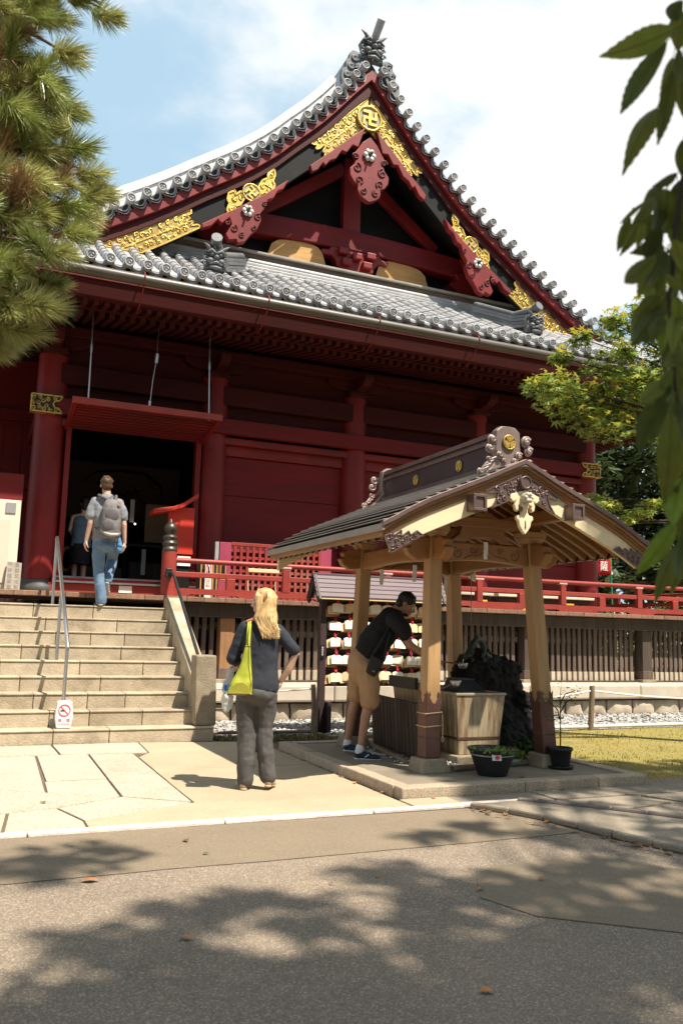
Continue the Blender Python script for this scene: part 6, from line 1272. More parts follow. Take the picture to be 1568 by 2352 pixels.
obj('lower_strap',MB().tube([F(-.04,-.2,1.12),F(-.10,-.12,1.08),F(-.16,-.02,1.16)],.009,6),MATS['dark taupe nylon'],bp); obj('red_tag',MB().box(0,0,0,0,0,0) if False else MB().tube([F(.17,-.265,1.42),F(.205,-.245,1.42)],.012,6),M('orange red zip',(.60,.13,.08),.5,.1,5,0),bp); obj('carry_loop',MB().tube([F(.05,-.2,1.52),F(.085,-.21,1.565),F(.12,-.2,1.52)],.008,6),MATS['dark taupe nylon'],bp)
po_=thing('blue_pouch','small blue drawstring pouch hanging at the climbing man\'s right hip','pouch',F(.235,-.08,.75)); mb=MB(); mb.ell(F(.235,-.08,.82),(.05,.035,.06),12,9); mb.tube([F(.235,-.08,.85),F(.215,-.085,.99)],[.045,.02],10); fobj('pouch_body',mb,cloth('blue cloth',(.10,.26,.47),.2),po_,.009,2,[(folds2,.012)]); obj('cord',MB().tube([F(.215,-.085,.98),F(.19,-.10,1.03)],.006,5),cord,po_)
# --- man bending over the basin
F=frame((3.80,8.12,.09),math.atan2(3.8,8.15)); K=.00199; A=lambda x:(x-350)*K; Zz=lambda y:(1010-y)*K; Q=lambda x,y,d:F(A(x),d,Zz(y))
mn=thing('person','dark haired man in black t-shirt and tan shorts bending to the water basin','person',F(0,.1,0))
mb=MB(); hc_=Q(572,222,.02); hf=F(.82,-.12,-.50)-F(0,0,0); Pm,_=head(mb,hc_,hf,F(.45,0,.85)-F(0,0,0),1.03)
limb(mb,[Q(545,235,.03),Q(500,275,.04)],[.060,.066]); limb(mb,[Q(515,305,-.17),Q(500,290,.03),Q(505,300,.23)],[.055,.075,.055]); limb(mb,[Q(480,330,.03),Q(415,400,.03),Q(365,490,.03)],[.09,.09,.10])
limb(mb,[Q(528,325,-.18),Q(592,432,-.16),Q(680,487,-.10),Q(705,500,-.08)],[.052,.042,.031,.027]); limb(mb,[Q(515,320,.24),Q(600,440,.26),Q(705,480,.20)],[.052,.042,.028])
hand(mb,Q(705,500,-.08),F(.95,.15,-.1)-F(0,0,0),F(.1,.2,-1)-F(0,0,0),-1,.9,1.05); hand(mb,Q(705,480,.20),F(.95,-.1,-.1)-F(0,0,0),F(.1,0,-1)-F(0,0,0),1,1.0,1.05)
limb(mb,[Q(385,560,-.09),Q(388,730,-.08),Q(372,800,-.10),Q(348,955,-.12)],[.085,.056,.053,.036],14); limb(mb,[Q(335,560,.14),Q(318,725,.16),Q(300,790,.17),Q(280,950,.20)],[.085,.054,.052,.035],14)
fobj('body',mb,skind,mn,.0085,3); eyes('eyes',Pm,1.03,mn)
mb=MB(); limb(mb,[Q(500,300,.03),Q(455,365,.03),Q(400,440,.03),Q(372,500,.03)],[.135,.165,.165,.16],16); limb(mb,[Q(515,305,-.14),Q(548,350,-.17),Q(565,372,-.175)],[.095,.088,.080]); limb(mb,[Q(510,305,.20),Q(545,355,.24)],[.09,.082]); limb(mb,[Q(430,470,.03),Q(440,500,.03)],[.10,.07])
fobj('t_shirt',mb,cloth('black t-shirt',(.010,.009,.010),.2),mn,.010,3,[(folds,.03)])
mb=MB(); limb(mb,[Q(352,520,.03),Q(358,575,.03)],[.165,.165],16); limb(mb,[Q(372,560,-.07),Q(388,650,-.08),Q(392,722,-.08)],[.120,.112,.108]); limb(mb,[Q(340,560,.13),Q(326,640,.15),Q(322,700,.16)],[.115,.105,.10])
fobj('shorts',mb,cloth('tan shorts',(.42,.245,.125),.15),mn,.010,3,[(folds,.028)])
mb=MB();so_=MB();sk=MB(); 
for hx,tx,y,d in ((318,452,1014,-.12),(258,350,996,.20)):
    mb=MB(); so_=MB(); shoe(mb,so_,Q(hx,y,d),Q(tx,y,d-.03),h=.07,w=.05); fobj('shoe',mb,M('navy sneakers',(.022,.03,.055),.7,.3,9,.1,80),mn,.008,3); fobj('sole',so_,M('white sole',(.72,.70,.66),.6,.1,9,0),mn,.008,2)
for a_,b_ in ((Q(346,955,-.12),Q(342,978,-.12)),(Q(280,948,.20),Q(277,966,.20))): mb=MB(); limb(mb,[a_,b_],[.044,.047]); fobj('sock',mb,M('white sock',(.75,.73,.70),.85,.1,20,.1,200),mn,.007,2)
mb=MB()
for k in range(4): t=.45+.09*k; p=Q(lerp(318,452,t),1014,-.165); mb.tube([p+V(0,-.004,.03),p+V(.012,.02,.062-.01*k)],.004,5)
mb.tube([Q(372,1000,-.172),Q(392,985,-.168)],.007,5); obj('laces',mb,white,mn)
mb=MB(); f_,x_,u_=basis(hf,F(.45,0,.85)-F(0,0,0)); rot=Matrix((x_,f_,u_)).transposed(); c=V(hc_)
mb.ell(c+u_*.047*1.03-f_*.018,(.085,.102,.084),16,12,rot); mb.ell(c-f_*.055-u_*.01,(.078,.055,.075),14,10,rot)
for i in range(120):
    a=q.uniform(0,6.28); e=q.uniform(.15,1.5); p=c+x_*(.082*math.cos(a)*math.cos(e))+f_*(-.018+.098*math.sin(a)*math.cos(e))+u_*(.047+.084*math.sin(e)); d=(x_*q.uniform(-1,1)+f_*q.uniform(-.5,1)+u_*q.uniform(0,1))*.018; mb.tube([p,p+d],[.010,.004],5)
mb.ell(c+f_*.052-u_*.088,(.044,.036,.024),10,7,rot)
fobj('hair',mb,M('black hair',(.012,.010,.009),.45,.3,30,.2,90,objvar=0),mn,.008,1)
sb=thing('shoulder_bag','black shoulder bag hanging at the hip of the man bending over the basin','bag',Q(405,590,-.2)); mb=MB().hexa([Q(365,575,-.21),Q(412,600,-.21),Q(412,600,-.15),Q(365,575,-.15),Q(395,480,-.23),Q(462,520,-.23),Q(462,520,-.17),Q(395,480,-.17)]); obj('bag_body',mb,cloth('black nylon',(.012,.012,.013),.2,.6),sb,bevel=.02,seg=3)
obj('strap',MB().tube([Q(400,485,-.20),Q(430,440,-.205),Q(490,330,-.15),Q(505,270,-.05),Q(500,285,.1),Q(455,420,.19)],[.013]*6,6).tube([Q(458,520,-.2),Q(470,440,-.19),Q(488,370,-.175)],.012,6),MATS['black nylon'],sb); obj('label_tab',MB().tube([Q(400,565,-.225),Q(412,572,-.225)],.006,5),greyink,sb)
# --- visitor inside the doorway
F=frame((1.62,15.0,2.02),.1)
wv=thing('person','visitor in blue sleeveless top and black skirt inside the dark doorway','person',F(0,0,0))
mb=MB(); hc_=F(.10,.0,1.10); hc_=F(.06,0,1.42); head(mb,hc_,(.1,1,0),(0,0,1),.98); limb(mb,[F(.055,-.01,1.35),F(.05,-.01,1.22)],[.05,.054]); limb(mb,[F(-.10,0,1.18),F(.04,0,1.2),F(.19,0,1.18)],[.045,.06,.045]); limb(mb,[F(.04,0,1.1),F(.03,0,.85),F(.02,0,.7)],[.075,.075,.09])
limb(mb,[F(-.125,0,1.17),F(-.165,-.02,.95),F(-.11,.14,.86)],[.043,.034,.025]); limb(mb,[F(.2,0,1.17),F(.23,-.02,.92),F(.19,.12,.8)],[.043,.034,.025]); hand(mb,F(-.11,.14,.86),(.3,.9,.1),(1,0,0),1,.8,.9); hand(mb,F(.19,.12,.8),(-.3,.9,0),(-1,0,0),-1,.8,.9)
limb(mb,[F(-.05,0,.66),F(-.05,0,.38),F(-.05,0,.05)],[.085,.052,.035]); limb(mb,[F(.10,0,.66),F(.10,0,.38),F(.10,0,.05)],[.085,.052,.035]); fobj('body',mb,skin,wv,.009,3)
mb=MB()
loft(mb,[(F(.03,0,z),rx,ry) for z,rx,ry in ((.66,.172,.132),(.75,.17,.128),(.88,.152,.115),(1.02,.155,.115),(1.14,.15,.095),(1.2,.09,.06))])
fobj('top',mb,cloth('blue patterned top',(.13,.20,.28),.4),wv,.010,3,[(folds,.02)])
mb=MB(); mb.tube([F(.025,0,.72),F(.025,0,.55),F(.025,0,.36)],[.155,.175,.18],18); fobj('skirt',mb,cloth('black skirt',(.012,.012,.014),.2),wv,.012,2,[(folds,.02)])

for a in (-.05,.10): mb=MB();so_=MB(); shoe(mb,so_,F(a,-.07,0),F(a+.01*(1 if a>0 else -1),.15,0),w=.04); fobj('shoe',mb,blackp,wv,.008,2)
mb=MB(); mb.ell(V(hc_)+V(0,-.018,.045),(.086,.10,.086),14,10); mb.ell(V(hc_)+V(0,-.06,-.03),(.075,.045,.10),12,9); fobj('hair',mb,MATS['black hair'],wv,.009,1)
CH_LEAVES=[[1.091, 1.049, 2.453, 0.977, 1.112, 2.4, 0.022], [1.095, 1.072, 2.445, 1.026, 1.135, 2.309, 0.017], [1.115, 1.123, 2.35, 1.036, 1.131, 2.209, 0.018], [1.067, 1.035, 2.354, 1.077, 1.086, 2.237, 0.013], [1.093, 1.059, 2.405, 1.06, 1.062, 2.295, 0.008], [1.187, 1.119, 2.597, 1.16, 1.134, 2.553, 0.015], [1.178, 1.115, 2.469, 1.186, 1.128, 2.344, 0.017], [1.146, 1.094, 2.464, 1.118, 1.086, 2.346, 0.011], [1.167, 1.111, 2.293, 1.191, 1.149, 2.242, 0.012], [1.149, 1.111, 2.219, 1.125, 1.15, 2.203, 0.009], [1.142, 1.142, 2.205, 1.082, 1.129, 2.149, 0.012], [1.121, 1.17, 2.181, 1.087, 1.201, 2.143, 0.004], [1.089, 1.108, 2.155, 1.029, 1.093, 2.081, 0.01], [1.161, 1.168, 2.207, 1.155, 1.181, 2.119, 0.012], [1.157, 1.144, 2.205, 1.185, 1.181, 2.156, 0.012], [1.113, 1.173, 2.139, 1.112, 1.226, 2.095, 0.01], [1.082, 1.133, 2.116, 1.098, 1.165, 2.077, 0.007], [1.118, 1.127, 2.112, 1.128, 1.178, 2.065, 0.014], [1.168, 1.182, 2.114, 1.097, 1.174, 2.075, 0.013], [1.082, 1.1, 2.036, 1.008, 1.112, 1.968, 0.015], [1.18, 1.196, 2.084, 1.143, 1.216, 2.014, 0.017], [1.153, 1.149, 2.079, 1.132, 1.146, 2.016, 0.01], [1.141, 1.141, 2.028, 1.154, 1.128, 1.998, 0.007], [1.13, 1.11, 2.082, 1.159, 1.115, 2.029, 0.014], [1.155, 1.125, 2.182, 1.19, 1.162, 2.131, 0.012], [1.176, 1.137, 2.155, 1.215, 1.175, 2.103, 0.012], [1.174, 1.108, 2.544, 1.2, 1.156, 2.512, 0.017], [1.175, 1.128, 2.201, 1.169, 1.107, 2.114, 0.014], [1.176, 1.191, 2.011, 1.165, 1.251, 1.981, 0.017], [1.184, 1.197, 1.999, 1.142, 1.236, 1.915, 0.021], [1.164, 1.177, 1.965, 1.13, 1.169, 1.907, 0.014], [1.193, 1.183, 1.978, 1.187, 1.207, 1.898, 0.012], [1.13, 1.139, 1.821, 1.064, 1.127, 1.771, 0.014], [1.202, 1.209, 1.812, 1.192, 1.281, 1.723, 0.023], [1.122, 1.118, 1.756, 1.148, 1.166, 1.588, 0.019], [1.19, 1.161, 1.652, 1.149, 1.156, 1.552, 0.019], [1.171, 1.163, 1.564, 1.133, 1.224, 1.466, 0.017], [1.255, 1.229, 1.56, 1.215, 1.211, 1.462, 0.01], [1.178, 1.166, 1.889, 1.164, 1.127, 1.849, 0.01], [1.207, 1.177, 1.85, 1.193, 1.179, 1.759, 0.013], [1.239, 1.204, 1.771, 1.274, 1.258, 1.671, 0.015], [1.161, 1.163, 1.829, 1.179, 1.215, 1.796, 0.012], [1.146, 1.116, 1.953, 1.108, 1.099, 1.865, 0.014], [1.179, 1.16, 1.905, 1.134, 1.138, 1.838, 0.011], [1.129, 1.121, 1.842, 1.107, 1.128, 1.793, 0.009], [1.193, 1.171, 1.807, 1.187, 1.152, 1.705, 0.014], [1.107, 1.085, 1.959, 1.151, 1.113, 1.914, 0.012], [1.172, 1.155, 1.633, 1.178, 1.209, 1.593, 0.007]]
CH_STEM=[[1.18, 1.104, 2.293], [1.169, 1.123, 2.198], [1.164, 1.14, 2.103], [1.167, 1.148, 2.044], [1.164, 1.157, 1.996], [1.171, 1.163, 1.937], [1.192, 1.174, 1.807], [1.205, 1.176, 1.76], [1.221, 1.174, 1.725]]
# ------------------------------------------------------------------ trees
qn=random.Random(21)
# pine branch at the upper left
pine=thing('pine_tree','pine tree with long drooping green and brown needle tufts at the upper left','tree',(-1.1,4.4,0))
def needle_mesh(seed,n,L_,spread):
    q=random.Random(seed); vs=[];fs=[]
    for i in range(n):
        t=q.random(); b=V(q.uniform(-.004,.004),q.uniform(-.004,.004),-.11*(1-t)); a=q.uniform(0,6.28); e=lerp(1.15,.15,t**1.3)+q.uniform(-.25,.25)
        d=V(math.sin(e)*math.cos(a),math.sin(e)*math.sin(a),math.cos(e)); l=L_*q.uniform(.7,1.15); s=d.cross(V(q.uniform(-1,1),q.uniform(-1,1),.3)).normalized()*.0015; m=b+d*l*.55+V(0,0,-.0); tip=b+d*l+V(q.uniform(-.008,.008),q.uniform(-.008,.008),-.004)
        o=len(vs); vs+=[b-s,b+s,m+s*.9,m-s*.9,tip]; fs+=[(o,o+1,o+2,o+3),(o+3,o+2,o+4)]
    me=bpy.data.meshes.new('needle_tuft'); me.from_pydata([tuple(v) for v in vs],[],fs); return me
ngreen=M('pine needle green',(.25,.31,.075),.38,.4,14,0,trans=.22,objvar=.28,col2=(.36,.38,.11),spec=.7); nyel=M('pine needle yellow green',(.46,.45,.15),.38,.3,14,0,trans=.25,objvar=.22,spec=.5); nbrown=M('dry needle brown',(.36,.22,.10),.6,.4,14,0,trans=.2,objvar=.25)
nm=[]
for k,(mt,n) in enumerate(((ngreen,300),(ngreen,270),(nyel,290),(nyel,260),(nbrown,220),(ngreen,320))):
    me=needle_mesh(40+k,n,.125,1); me.materials.append(mt); nm.append(me)
def tuft(p,d,kind=None,s=1.0):
    me=nm[qn.choice((0,1,2,2,3,5,0,3,1,5,2,4)) if kind is None else kind]; o=bpy.data.objects.new('needle_tuft',me); COL.objects.link(o); o.parent=pine; o.location=V(p)-ORG[pine.name]; o.rotation_euler=V(d).to_track_quat('Z','Y').to_euler(); o.rotation_euler.rotate_axis('Z',qn.uniform(0,6)); o.scale=[s*qn.uniform(.8,1.15)]*3
TIPS=[(.46,4.45,4.72),(.27,4.11,4.16),(.19,4.17,4.03),(.14,4.21,3.95),(.32,4.3,3.97),(.35,4.27,3.80),(.42,4.24,3.64),(.45,4.28,3.57),(.46,4.51,3.51),(.35,4.2,3.30),(.29,4.15,3.17),(.28,4.35,3.06),(.24,4.02,2.79),(.15,4.06,2.72),(.06,4.43,2.72),(.33,4.21,4.62),(.20,4.23,4.45),(.08,3.86,4.3),(.02,4.14,4.38),(.36,4.26,3.46),(.22,4.3,3.42),(.18,4.2,3.62),(.10,4.1,3.2),(.02,4.2,3.0),(.12,4.35,2.95)]
obj('trunk',MB().tube([(-1.1,4.4,0),(-1.15,4.4,1.5),(-1.0,4.35,3.0),(-1.05,4.3,4.5),(-.9,4.3,7)],[.17,.15,.13,.11,.07],12),bark,pine)
mb=MB(); twigm=M('pine twig',(.13,.075,.045),.9,.4,9,.3,40)
for tp in TIPS:
    tp=V(tp); b=V(-1.0,4.33,min(6,tp.z*1.0+qn.uniform(.15,.6))); m=b.lerp(tp,.55)+V(0,qn.uniform(-.15,.15),qn.uniform(.0,.12)); mb.tube([b,m,tp],[.03,.016,.005],6)
    for k in range(2):
        d=(tp-m).normalized()+V(qn.uniform(-.3,.5),qn.uniform(-.4,.4),qn.uniform(.0,.6)); tuft(tp+V(qn.uniform(-.03,.02),qn.uniform(-.06,.06),qn.uniform(-.03,.03)),d,None if k else qn.choice((0,2,3,5)))
    for k in range(11):
        t=qn.uniform(.15,.92); p=b.lerp(m,t*2) if t<.5 else m.lerp(tp,t*2-1); p=p+V(qn.uniform(-.10,.06),qn.uniform(-.25,.25),qn.uniform(-.16,.14)); d=V(qn.uniform(-.2,1),qn.uniform(-.7,.4),qn.uniform(-.3,.9)); tuft(p,d,None)
        mb.tube([b.lerp(tp,t*.9),p],[.008,.004],5)
XB=sorted((t[2],t[0]) for t in TIPS)
for k in range(150):
    z=qn.uniform(2.72,4.95); xb=min(interp(XB,z),.42); x=xb-.10-abs(qn.gauss(0,.22)); p=V(x,qn.uniform(3.95,4.6),z); tuft(p,V(qn.uniform(-.3,1),qn.uniform(-.8,.4),qn.uniform(-.4,.9)),4 if qn.random()<(.34 if x<.08 else .10) else None); mb.tube([p+V(-.25,.1,.02),p],[.008,.003],5)
obj('branch',mb,twigm,pine)
# weeping cherry at the right: hanging shoot near the camera, trunk and crown beyond the frame
ch=thing('cherry_tree','weeping cherry tree with large leaves hanging close by at the right edge','tree',(6.3,.2,0))
obj('trunk',MB().tube([(6.3,.2,0),(6.2,.1,1.6),(6.0,.0,3.2),(5.6,-.2,5.0),(5.2,-.4,6.5)],[.26,.21,.19,.15,.1],12),bark,ch)
chl=M('cherry leaf underside',(.17,.205,.03),.5,.4,30,0,trans=.5,objvar=.30,dirt=(.20,.13,.03),dirt_s=38,col2=(.13,.16,.025)); chl2=M('bright cherry leaf',(.22,.32,.035),.5,.3,30,0,trans=.45,objvar=.2)
chd=M('dark cherry leaf',(.10,.13,.028),.45,.35,30,0,trans=.42,objvar=.3)
extra=[]
for i7,L7 in enumerate(CH_LEAVES):
    for k in range(2 if i7>8 else 0):
        k_=qn.uniform(1.04,1.22); j=V(qn.uniform(-.005,.035),qn.uniform(-.03,.03),qn.uniform(-.06,.06)); a=V(0,0,1.35)+(V(L7[0],L7[1],L7[2])-V(0,0,1.35))*k_+j; b=V(0,0,1.35)+(V(L7[3],L7[4],L7[5])-V(0,0,1.35))*k_+j*1.2+V(.02,0,-.01); extra.append([*a,*b,L7[6]])
for i,(x0,y0,z0,x1,y1,z1,w) in enumerate(CH_LEAVES+extra):
    p=V(x0,y0,z0);q=V(x1,y1,z1); d=q-p; L_=d.length; d.normalize(); view=((p+q)/2-V(0,0,1.35)).normalized(); tw=qn.uniform(-.5,.5); s=d.cross(view).normalized(); nrm=s.cross(d).normalized(); s=(s*math.cos(tw)+nrm*math.sin(tw)).normalized(); nrm=s.cross(d).normalized()
    n=18; mb=MB(); prof=lambda t:(math.sin(PI*min(1,t*1.02)**.8))**.85*(1-.25*t) if t<.98 else .0
    vs=[]
    for k in range(n+1):
        t=k/n; c=p+d*L_*t+nrm*(.10*L_*math.sin(PI*t)-.12*L_*t*t)*(1 if i%2 else -1); ww=w*1.2*max(.02,prof(t)) + (.0012 if k%2 else 0)
        if k==n: ww=.0004
        rb_=nrm*ww*(.10 if k%2 else -.04); vs+=[c-s*ww+nrm*ww*.35-d*ww*-.25+rb_,c-s*ww*.5+nrm*ww*.12+rb_,c,c+s*ww*.5+nrm*ww*.12+rb_,c+s*ww+nrm*ww*.35+d*ww*.25+rb_]
    fs=[(k*5+j,k*5+j+1,k*5+j+6,k*5+j+5) for k in range(n) for j in range(4)]
    mb.add(vs,fs,True); mb.tube([p-d*.02,p],[.0009,.0009],5); mb.tube([vs[k*5+2] for k in range(0,n,2)],.0009,4)
    obj('leaf',mb,chl2 if i in (35,36,31) else (chd if i%4==1 else chl),ch)
obj('hanging_shoot',MB().tube(CH_STEM,[.006,.005,.0045,.004,.004,.0036,.003,.0025,.002],7),bark,ch)
mb=MB(); base=V(5.6,-.2,5.0); top=V(1.3,1.0,3.6); mb.tube([base,base.lerp(top,.4)+V(0,0,1.2),base.lerp(top,.8)+V(0,0,.9),top,V(1.2,1.08,3.0),V(1.18,1.104,2.293)],[.09,.06,.035,.02,.012,.006],8)
obj('hanging_shoot',mb,bark,ch)
def crown(name,parent,clumps,n,size,mat,seed,star=False,flat=.6,skip=None):
    q=random.Random(seed); mb=MB(); tot=sum(c[3] for c in clumps)
    for (x,y,z,r) in clumps:
        for i in range(int(n*r/tot)):
            d=V(q.gauss(0,1),q.gauss(0,1),q.gauss(0,1)).normalized()*q.random()**.45; p=V(x,y,z)+V(d.x*r,d.y*r,d.z*r*flat); s=size*q.uniform(.6,1.35)
            u=V(q.uniform(-1,1),q.uniform(-1,1),q.uniform(-.7,.35)).normalized(); w=u.cross(V(q.uniform(-.6,.6),q.uniform(-.6,.6),1)).normalized()
            if star:
                pts=[p]; 
                for a,l in ((-2.0,.62),(-1.6,.25),(-.85,.92),(-.42,.34),(0,1.05),(.42,.34),(.85,.92),(1.6,.25),(2.0,.62)): pts.append(p+(u*math.cos(a)+w*math.sin(a))*l*s+V(0,0,-.12*s*l))
                mb.add(pts,[(0,k,k+1) for k in range(1,9)])
            else: mb.add([p,p+u*s*.5+w*s*.27,p+u*s,p+u*s*.5-w*s*.27],[(0,1,2,3)])
    o=obj(name,mb,mat,parent); o['kind']='stuff'; return o
ev2_=M('zelkova leaf',(.08,.11,.025),.45,.4,3,0,trans=.3,objvar=.2)
q=random.Random(77); cl=[]
def shade(gx,gy,r,z=None):         # a clump of the high crown, named by the ground spot it shades
    z=z or q.uniform(11,15.5); cl.append((gx+.27*z,gy-.485*z,z,r))
for k in range(95): shade(q.uniform(-1.5,7),q.uniform(-2.5,3.05),q.uniform(.40,.75))
for k in range(60): shade(q.uniform(-.8,5.2),q.uniform(1.3,3.45),q.uniform(.3,.55),q.uniform(11,15.5))
for k in range(22): shade(q.uniform(.4,4.2),q.uniform(3.1,4.7),q.uniform(.16,.36))
for gx,gy,r in ((.3,5.25,.40),(.75,5.4,.28),(-.4,5.1,.5),(4.3,4.3,.5),(3.9,4.9,.35),(5.0,4.8,.55),(5.6,5.6,.5),(4.6,5.7,.35),(6.4,5.2,.7),(6.9,6.2,.6),(5.0,6.4,.32),(6.0,6.7,.4),(7.4,7.2,.5),(8.3,6.5,.7),(5.1,7.45,.25),(3.4,5.35,.22),(2.9,5.2,.16)): shade(gx,gy,r)
zk=thing('zelkova_tree','tall zelkova tree right of the viewer, its high crown shading the asphalt','tree',(8.5,-6.5,0))
obj('trunk',MB().tube([(8.5,-6.5,-.1),(8.3,-6.4,3),(7.6,-6.0,6.5),(6.2,-5.4,10),(5.4,-5,13)],[.42,.34,.28,.2,.1],12),bark,zk)
for k in range(34): shade(q.uniform(3.95,6.6),q.uniform(6.2,7.4),q.uniform(.22,.40))
for k in range(8): shade(q.uniform(4.6,5.5),q.uniform(7.45,8.0),q.uniform(.10,.18))
for k in range(12): shade(q.uniform(6.2,9.5),q.uniform(6.4,7.7),q.uniform(.3,.5))
for k in range(70): shade(q.uniform(-.8,4.2),q.uniform(1.2,3.25),q.uniform(.28,.5))
crown('crown',zk,cl,33000,.19,ev2_,8,flat=.55); crown('crown',ch,[(6.8,.6,4.9,.9),(7.4,.1,4.4,.8),(6.4,-.8,5.3,.9),(5.8,-1.2,5.6,.8)],1800,.13,chl,9)
mb=MB()
for c in cl[::4]: mb.tube([(5.6,-5.1,12),V(5.6,-5.1,12.4).lerp(V(c[:3]),.6)+V(0,0,.6),c[:3]],[.05,.025,.008],6)
obj('limb',mb,bark,zk)
# maple spreading in from the right in front of the eave
mp=thing('maple_tree','maple tree with yellow green star leaves before the right end of the eaves','tree',(9.6,8.2,0))
obj('trunk',MB().tube([(9.6,8.2,0),(9.5,8.2,1.6),(9.3,8.2,2.8),(9.1,8.1,4.2),(9.0,8.1,5.5)],[.15,.13,.11,.08,.05],10),bark,mp)
MPT=[(6.18,8.2,4.37),(6.83,8.65,4.98),(7.05,8.54,5.25),(6.40,8.2,4.45),(6.84,8.62,4.40),(6.97,8.49,4.22),(7.3,8.61,4.5),(7.21,8.25,4.0),(7.66,8.55,4.3),(7.53,8.54,4.95),(7.2,7.9,4.9),(7.0,7.9,5.25),(7.64,8.32,5.4),(8.2,8.61,4.7),(7.84,7.92,4.0),(7.75,7.93,5.55),(8.13,8.04,5.13),(7.9,8.2,4.7),(7.5,8.1,4.6),(8.5,8.2,5.4),(8.6,8.3,4.4),(7.27,8.6,3.15),(7.23,8.33,3.02),(7.15,8.5,2.80),(7.42,8.28,2.83),(7.68,8.25,2.95),(7.95,8.3,3.1)]
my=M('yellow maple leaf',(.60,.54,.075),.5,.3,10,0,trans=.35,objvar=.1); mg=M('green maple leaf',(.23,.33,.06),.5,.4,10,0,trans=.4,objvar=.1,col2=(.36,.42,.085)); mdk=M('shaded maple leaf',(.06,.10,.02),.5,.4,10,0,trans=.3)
up=[(x,y,z,.17 if (x,z) in ((7.05,5.25),(7.0,5.25),(6.83,4.98),(7.2,4.9)) else .27 if x<6.6 else .42) for x,y,z in MPT[:21]]; lo=[(x,y,z,.20) for x,y,z in MPT[21:]]
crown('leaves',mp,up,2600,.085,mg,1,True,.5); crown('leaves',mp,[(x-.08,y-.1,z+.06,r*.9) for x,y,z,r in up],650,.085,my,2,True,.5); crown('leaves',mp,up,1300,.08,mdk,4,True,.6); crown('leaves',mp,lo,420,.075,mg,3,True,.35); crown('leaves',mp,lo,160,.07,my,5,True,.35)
mb=MB()
for x,y,z in MPT: b=V(9.15,8.15,z*.75+.6); mb.tube([b,b.lerp(V(x,y,z),.5)+V(0,0,.12),(x,y,z)],[.03,.015,.004],6)
obj('branch',mb,bark,mp)
# trees and shrubs behind the hall on the right
def tree(loc,h,r,mat,label,seed,n=2600,size=.26,lean=0,group='evergreen trees behind the hall'):
    t=thing('evergreen_tree',label,'tree',loc,group); q=random.Random(seed); x,y,_=loc
    pts=[(x,y,-.1),(x+lean*.3+q.uniform(-.2,.2),y,h*.3),(x+lean*.7+q.uniform(-.3,.3),y,h*.55),(x+lean,y,h*.85)]; obj('trunk',MB().tube(pts,[.26,.2,.15,.06],9),bark,t)
    cl=[];mb=MB()
    for k in range(11):
        a=q.uniform(0,6.28); zz=h*q.uniform(.28,1); rr=r*q.uniform(.25,1)*(1.15-.55*zz/h); c=(x+lean*zz/h+rr*math.cos(a),y+rr*math.sin(a),zz,r*q.uniform(.30,.5)); cl.append(c); mb.tube([(x+lean*zz/h*.8,y,zz*.72),(c[0],c[1],c[2])],[.07,.02],6)
    obj('limb',mb,bark,t); crown('crown',t,cl,n,size,mat,seed+1,flat=.7)
ev=M('evergreen leaf',(.035,.055,.018),.4,.45,3,0,trans=.2,objvar=.2,col2=(.07,.095,.03),spec=.5); ev2=M('mid green leaf',(.07,.10,.025),.45,.4,3,0,trans=.25,objvar=.2,col2=(.13,.15,.045)); pal=M('pale shrub leaf',(.22,.24,.08),.5,.35,4,0,trans=.3,objvar=.2,col2=(.12,.15,.04))
for i,(x,y,h,r,m,lb) in enumerate(((18.5,22,8.5,3,ev,'dark evergreen tree just right of the temple corner column'),(22,24,9.5,3.2,ev,'dark evergreen tree behind the weeping cherry leaves'),(26,23,9,3.2,ev,'dark evergreen tree at the far right edge'),(20,30,11,4,ev,'tallest dark evergreen tree farther back right of the hall'),(27,31,12,4.2,ev,'broad dark evergreen tree farthest back at the right'),(17.2,28,9,3,ev2,'lighter evergreen tree glimpsed between the hall and the dark trees'),(33,27,11,4,ev,'evergreen tree beyond the right edge of the picture'))): tree((x,y,0),h,r,m,lb,60+i*3,n=6500,size=.34,lean=-.6 if i==0 else .3)
for i,(x,y,h,r,m,lb) in enumerate(((15.6,19,1.9,1.1,pal,'pale green shrub below the red banner'),(17.6,18.6,2.6,1.2,pal,'pale green shrub right of the green pole'),(19.6,18.5,2.9,1.3,ev2,'mid green shrub behind the right end of the railing'),(21.6,18.5,2.6,1.3,pal,'pale shrub at the right edge beyond the railing'),(16.8,21,3.6,1.4,ev2,'taller green shrub behind the red banner'))):
    t=thing('shrub',lb,'shrub',(x,y,0),'shrubs beyond the railing'); obj('stem',MB().tube([(x,y,0),(x,y,h*.7)],[.05,.02],6),bark,t); q=random.Random(90+i); crown('leaves',t,[(x+q.uniform(-r,r)*.6,y+q.uniform(-r,r)*.6,h*q.uniform(.25,.85),r*q.uniform(.4,.6)) for k in range(9)],1500,.14,m,91+i,flat=.8)
# distant wood closing the view behind and beside the hall
wd=[(x,60+8*math.sin(x*.3),5+2*math.sin(x*.7),7.5) for x in range(-40,90,5)]+[(60+4*math.sin(y),y,5,7.5) for y in range(5,60,5)]
o=crown('far_wood',None,wd,13000,1.5,ev,33,flat=.9); o['label']='dark far wood closing the view beyond the temple grounds'
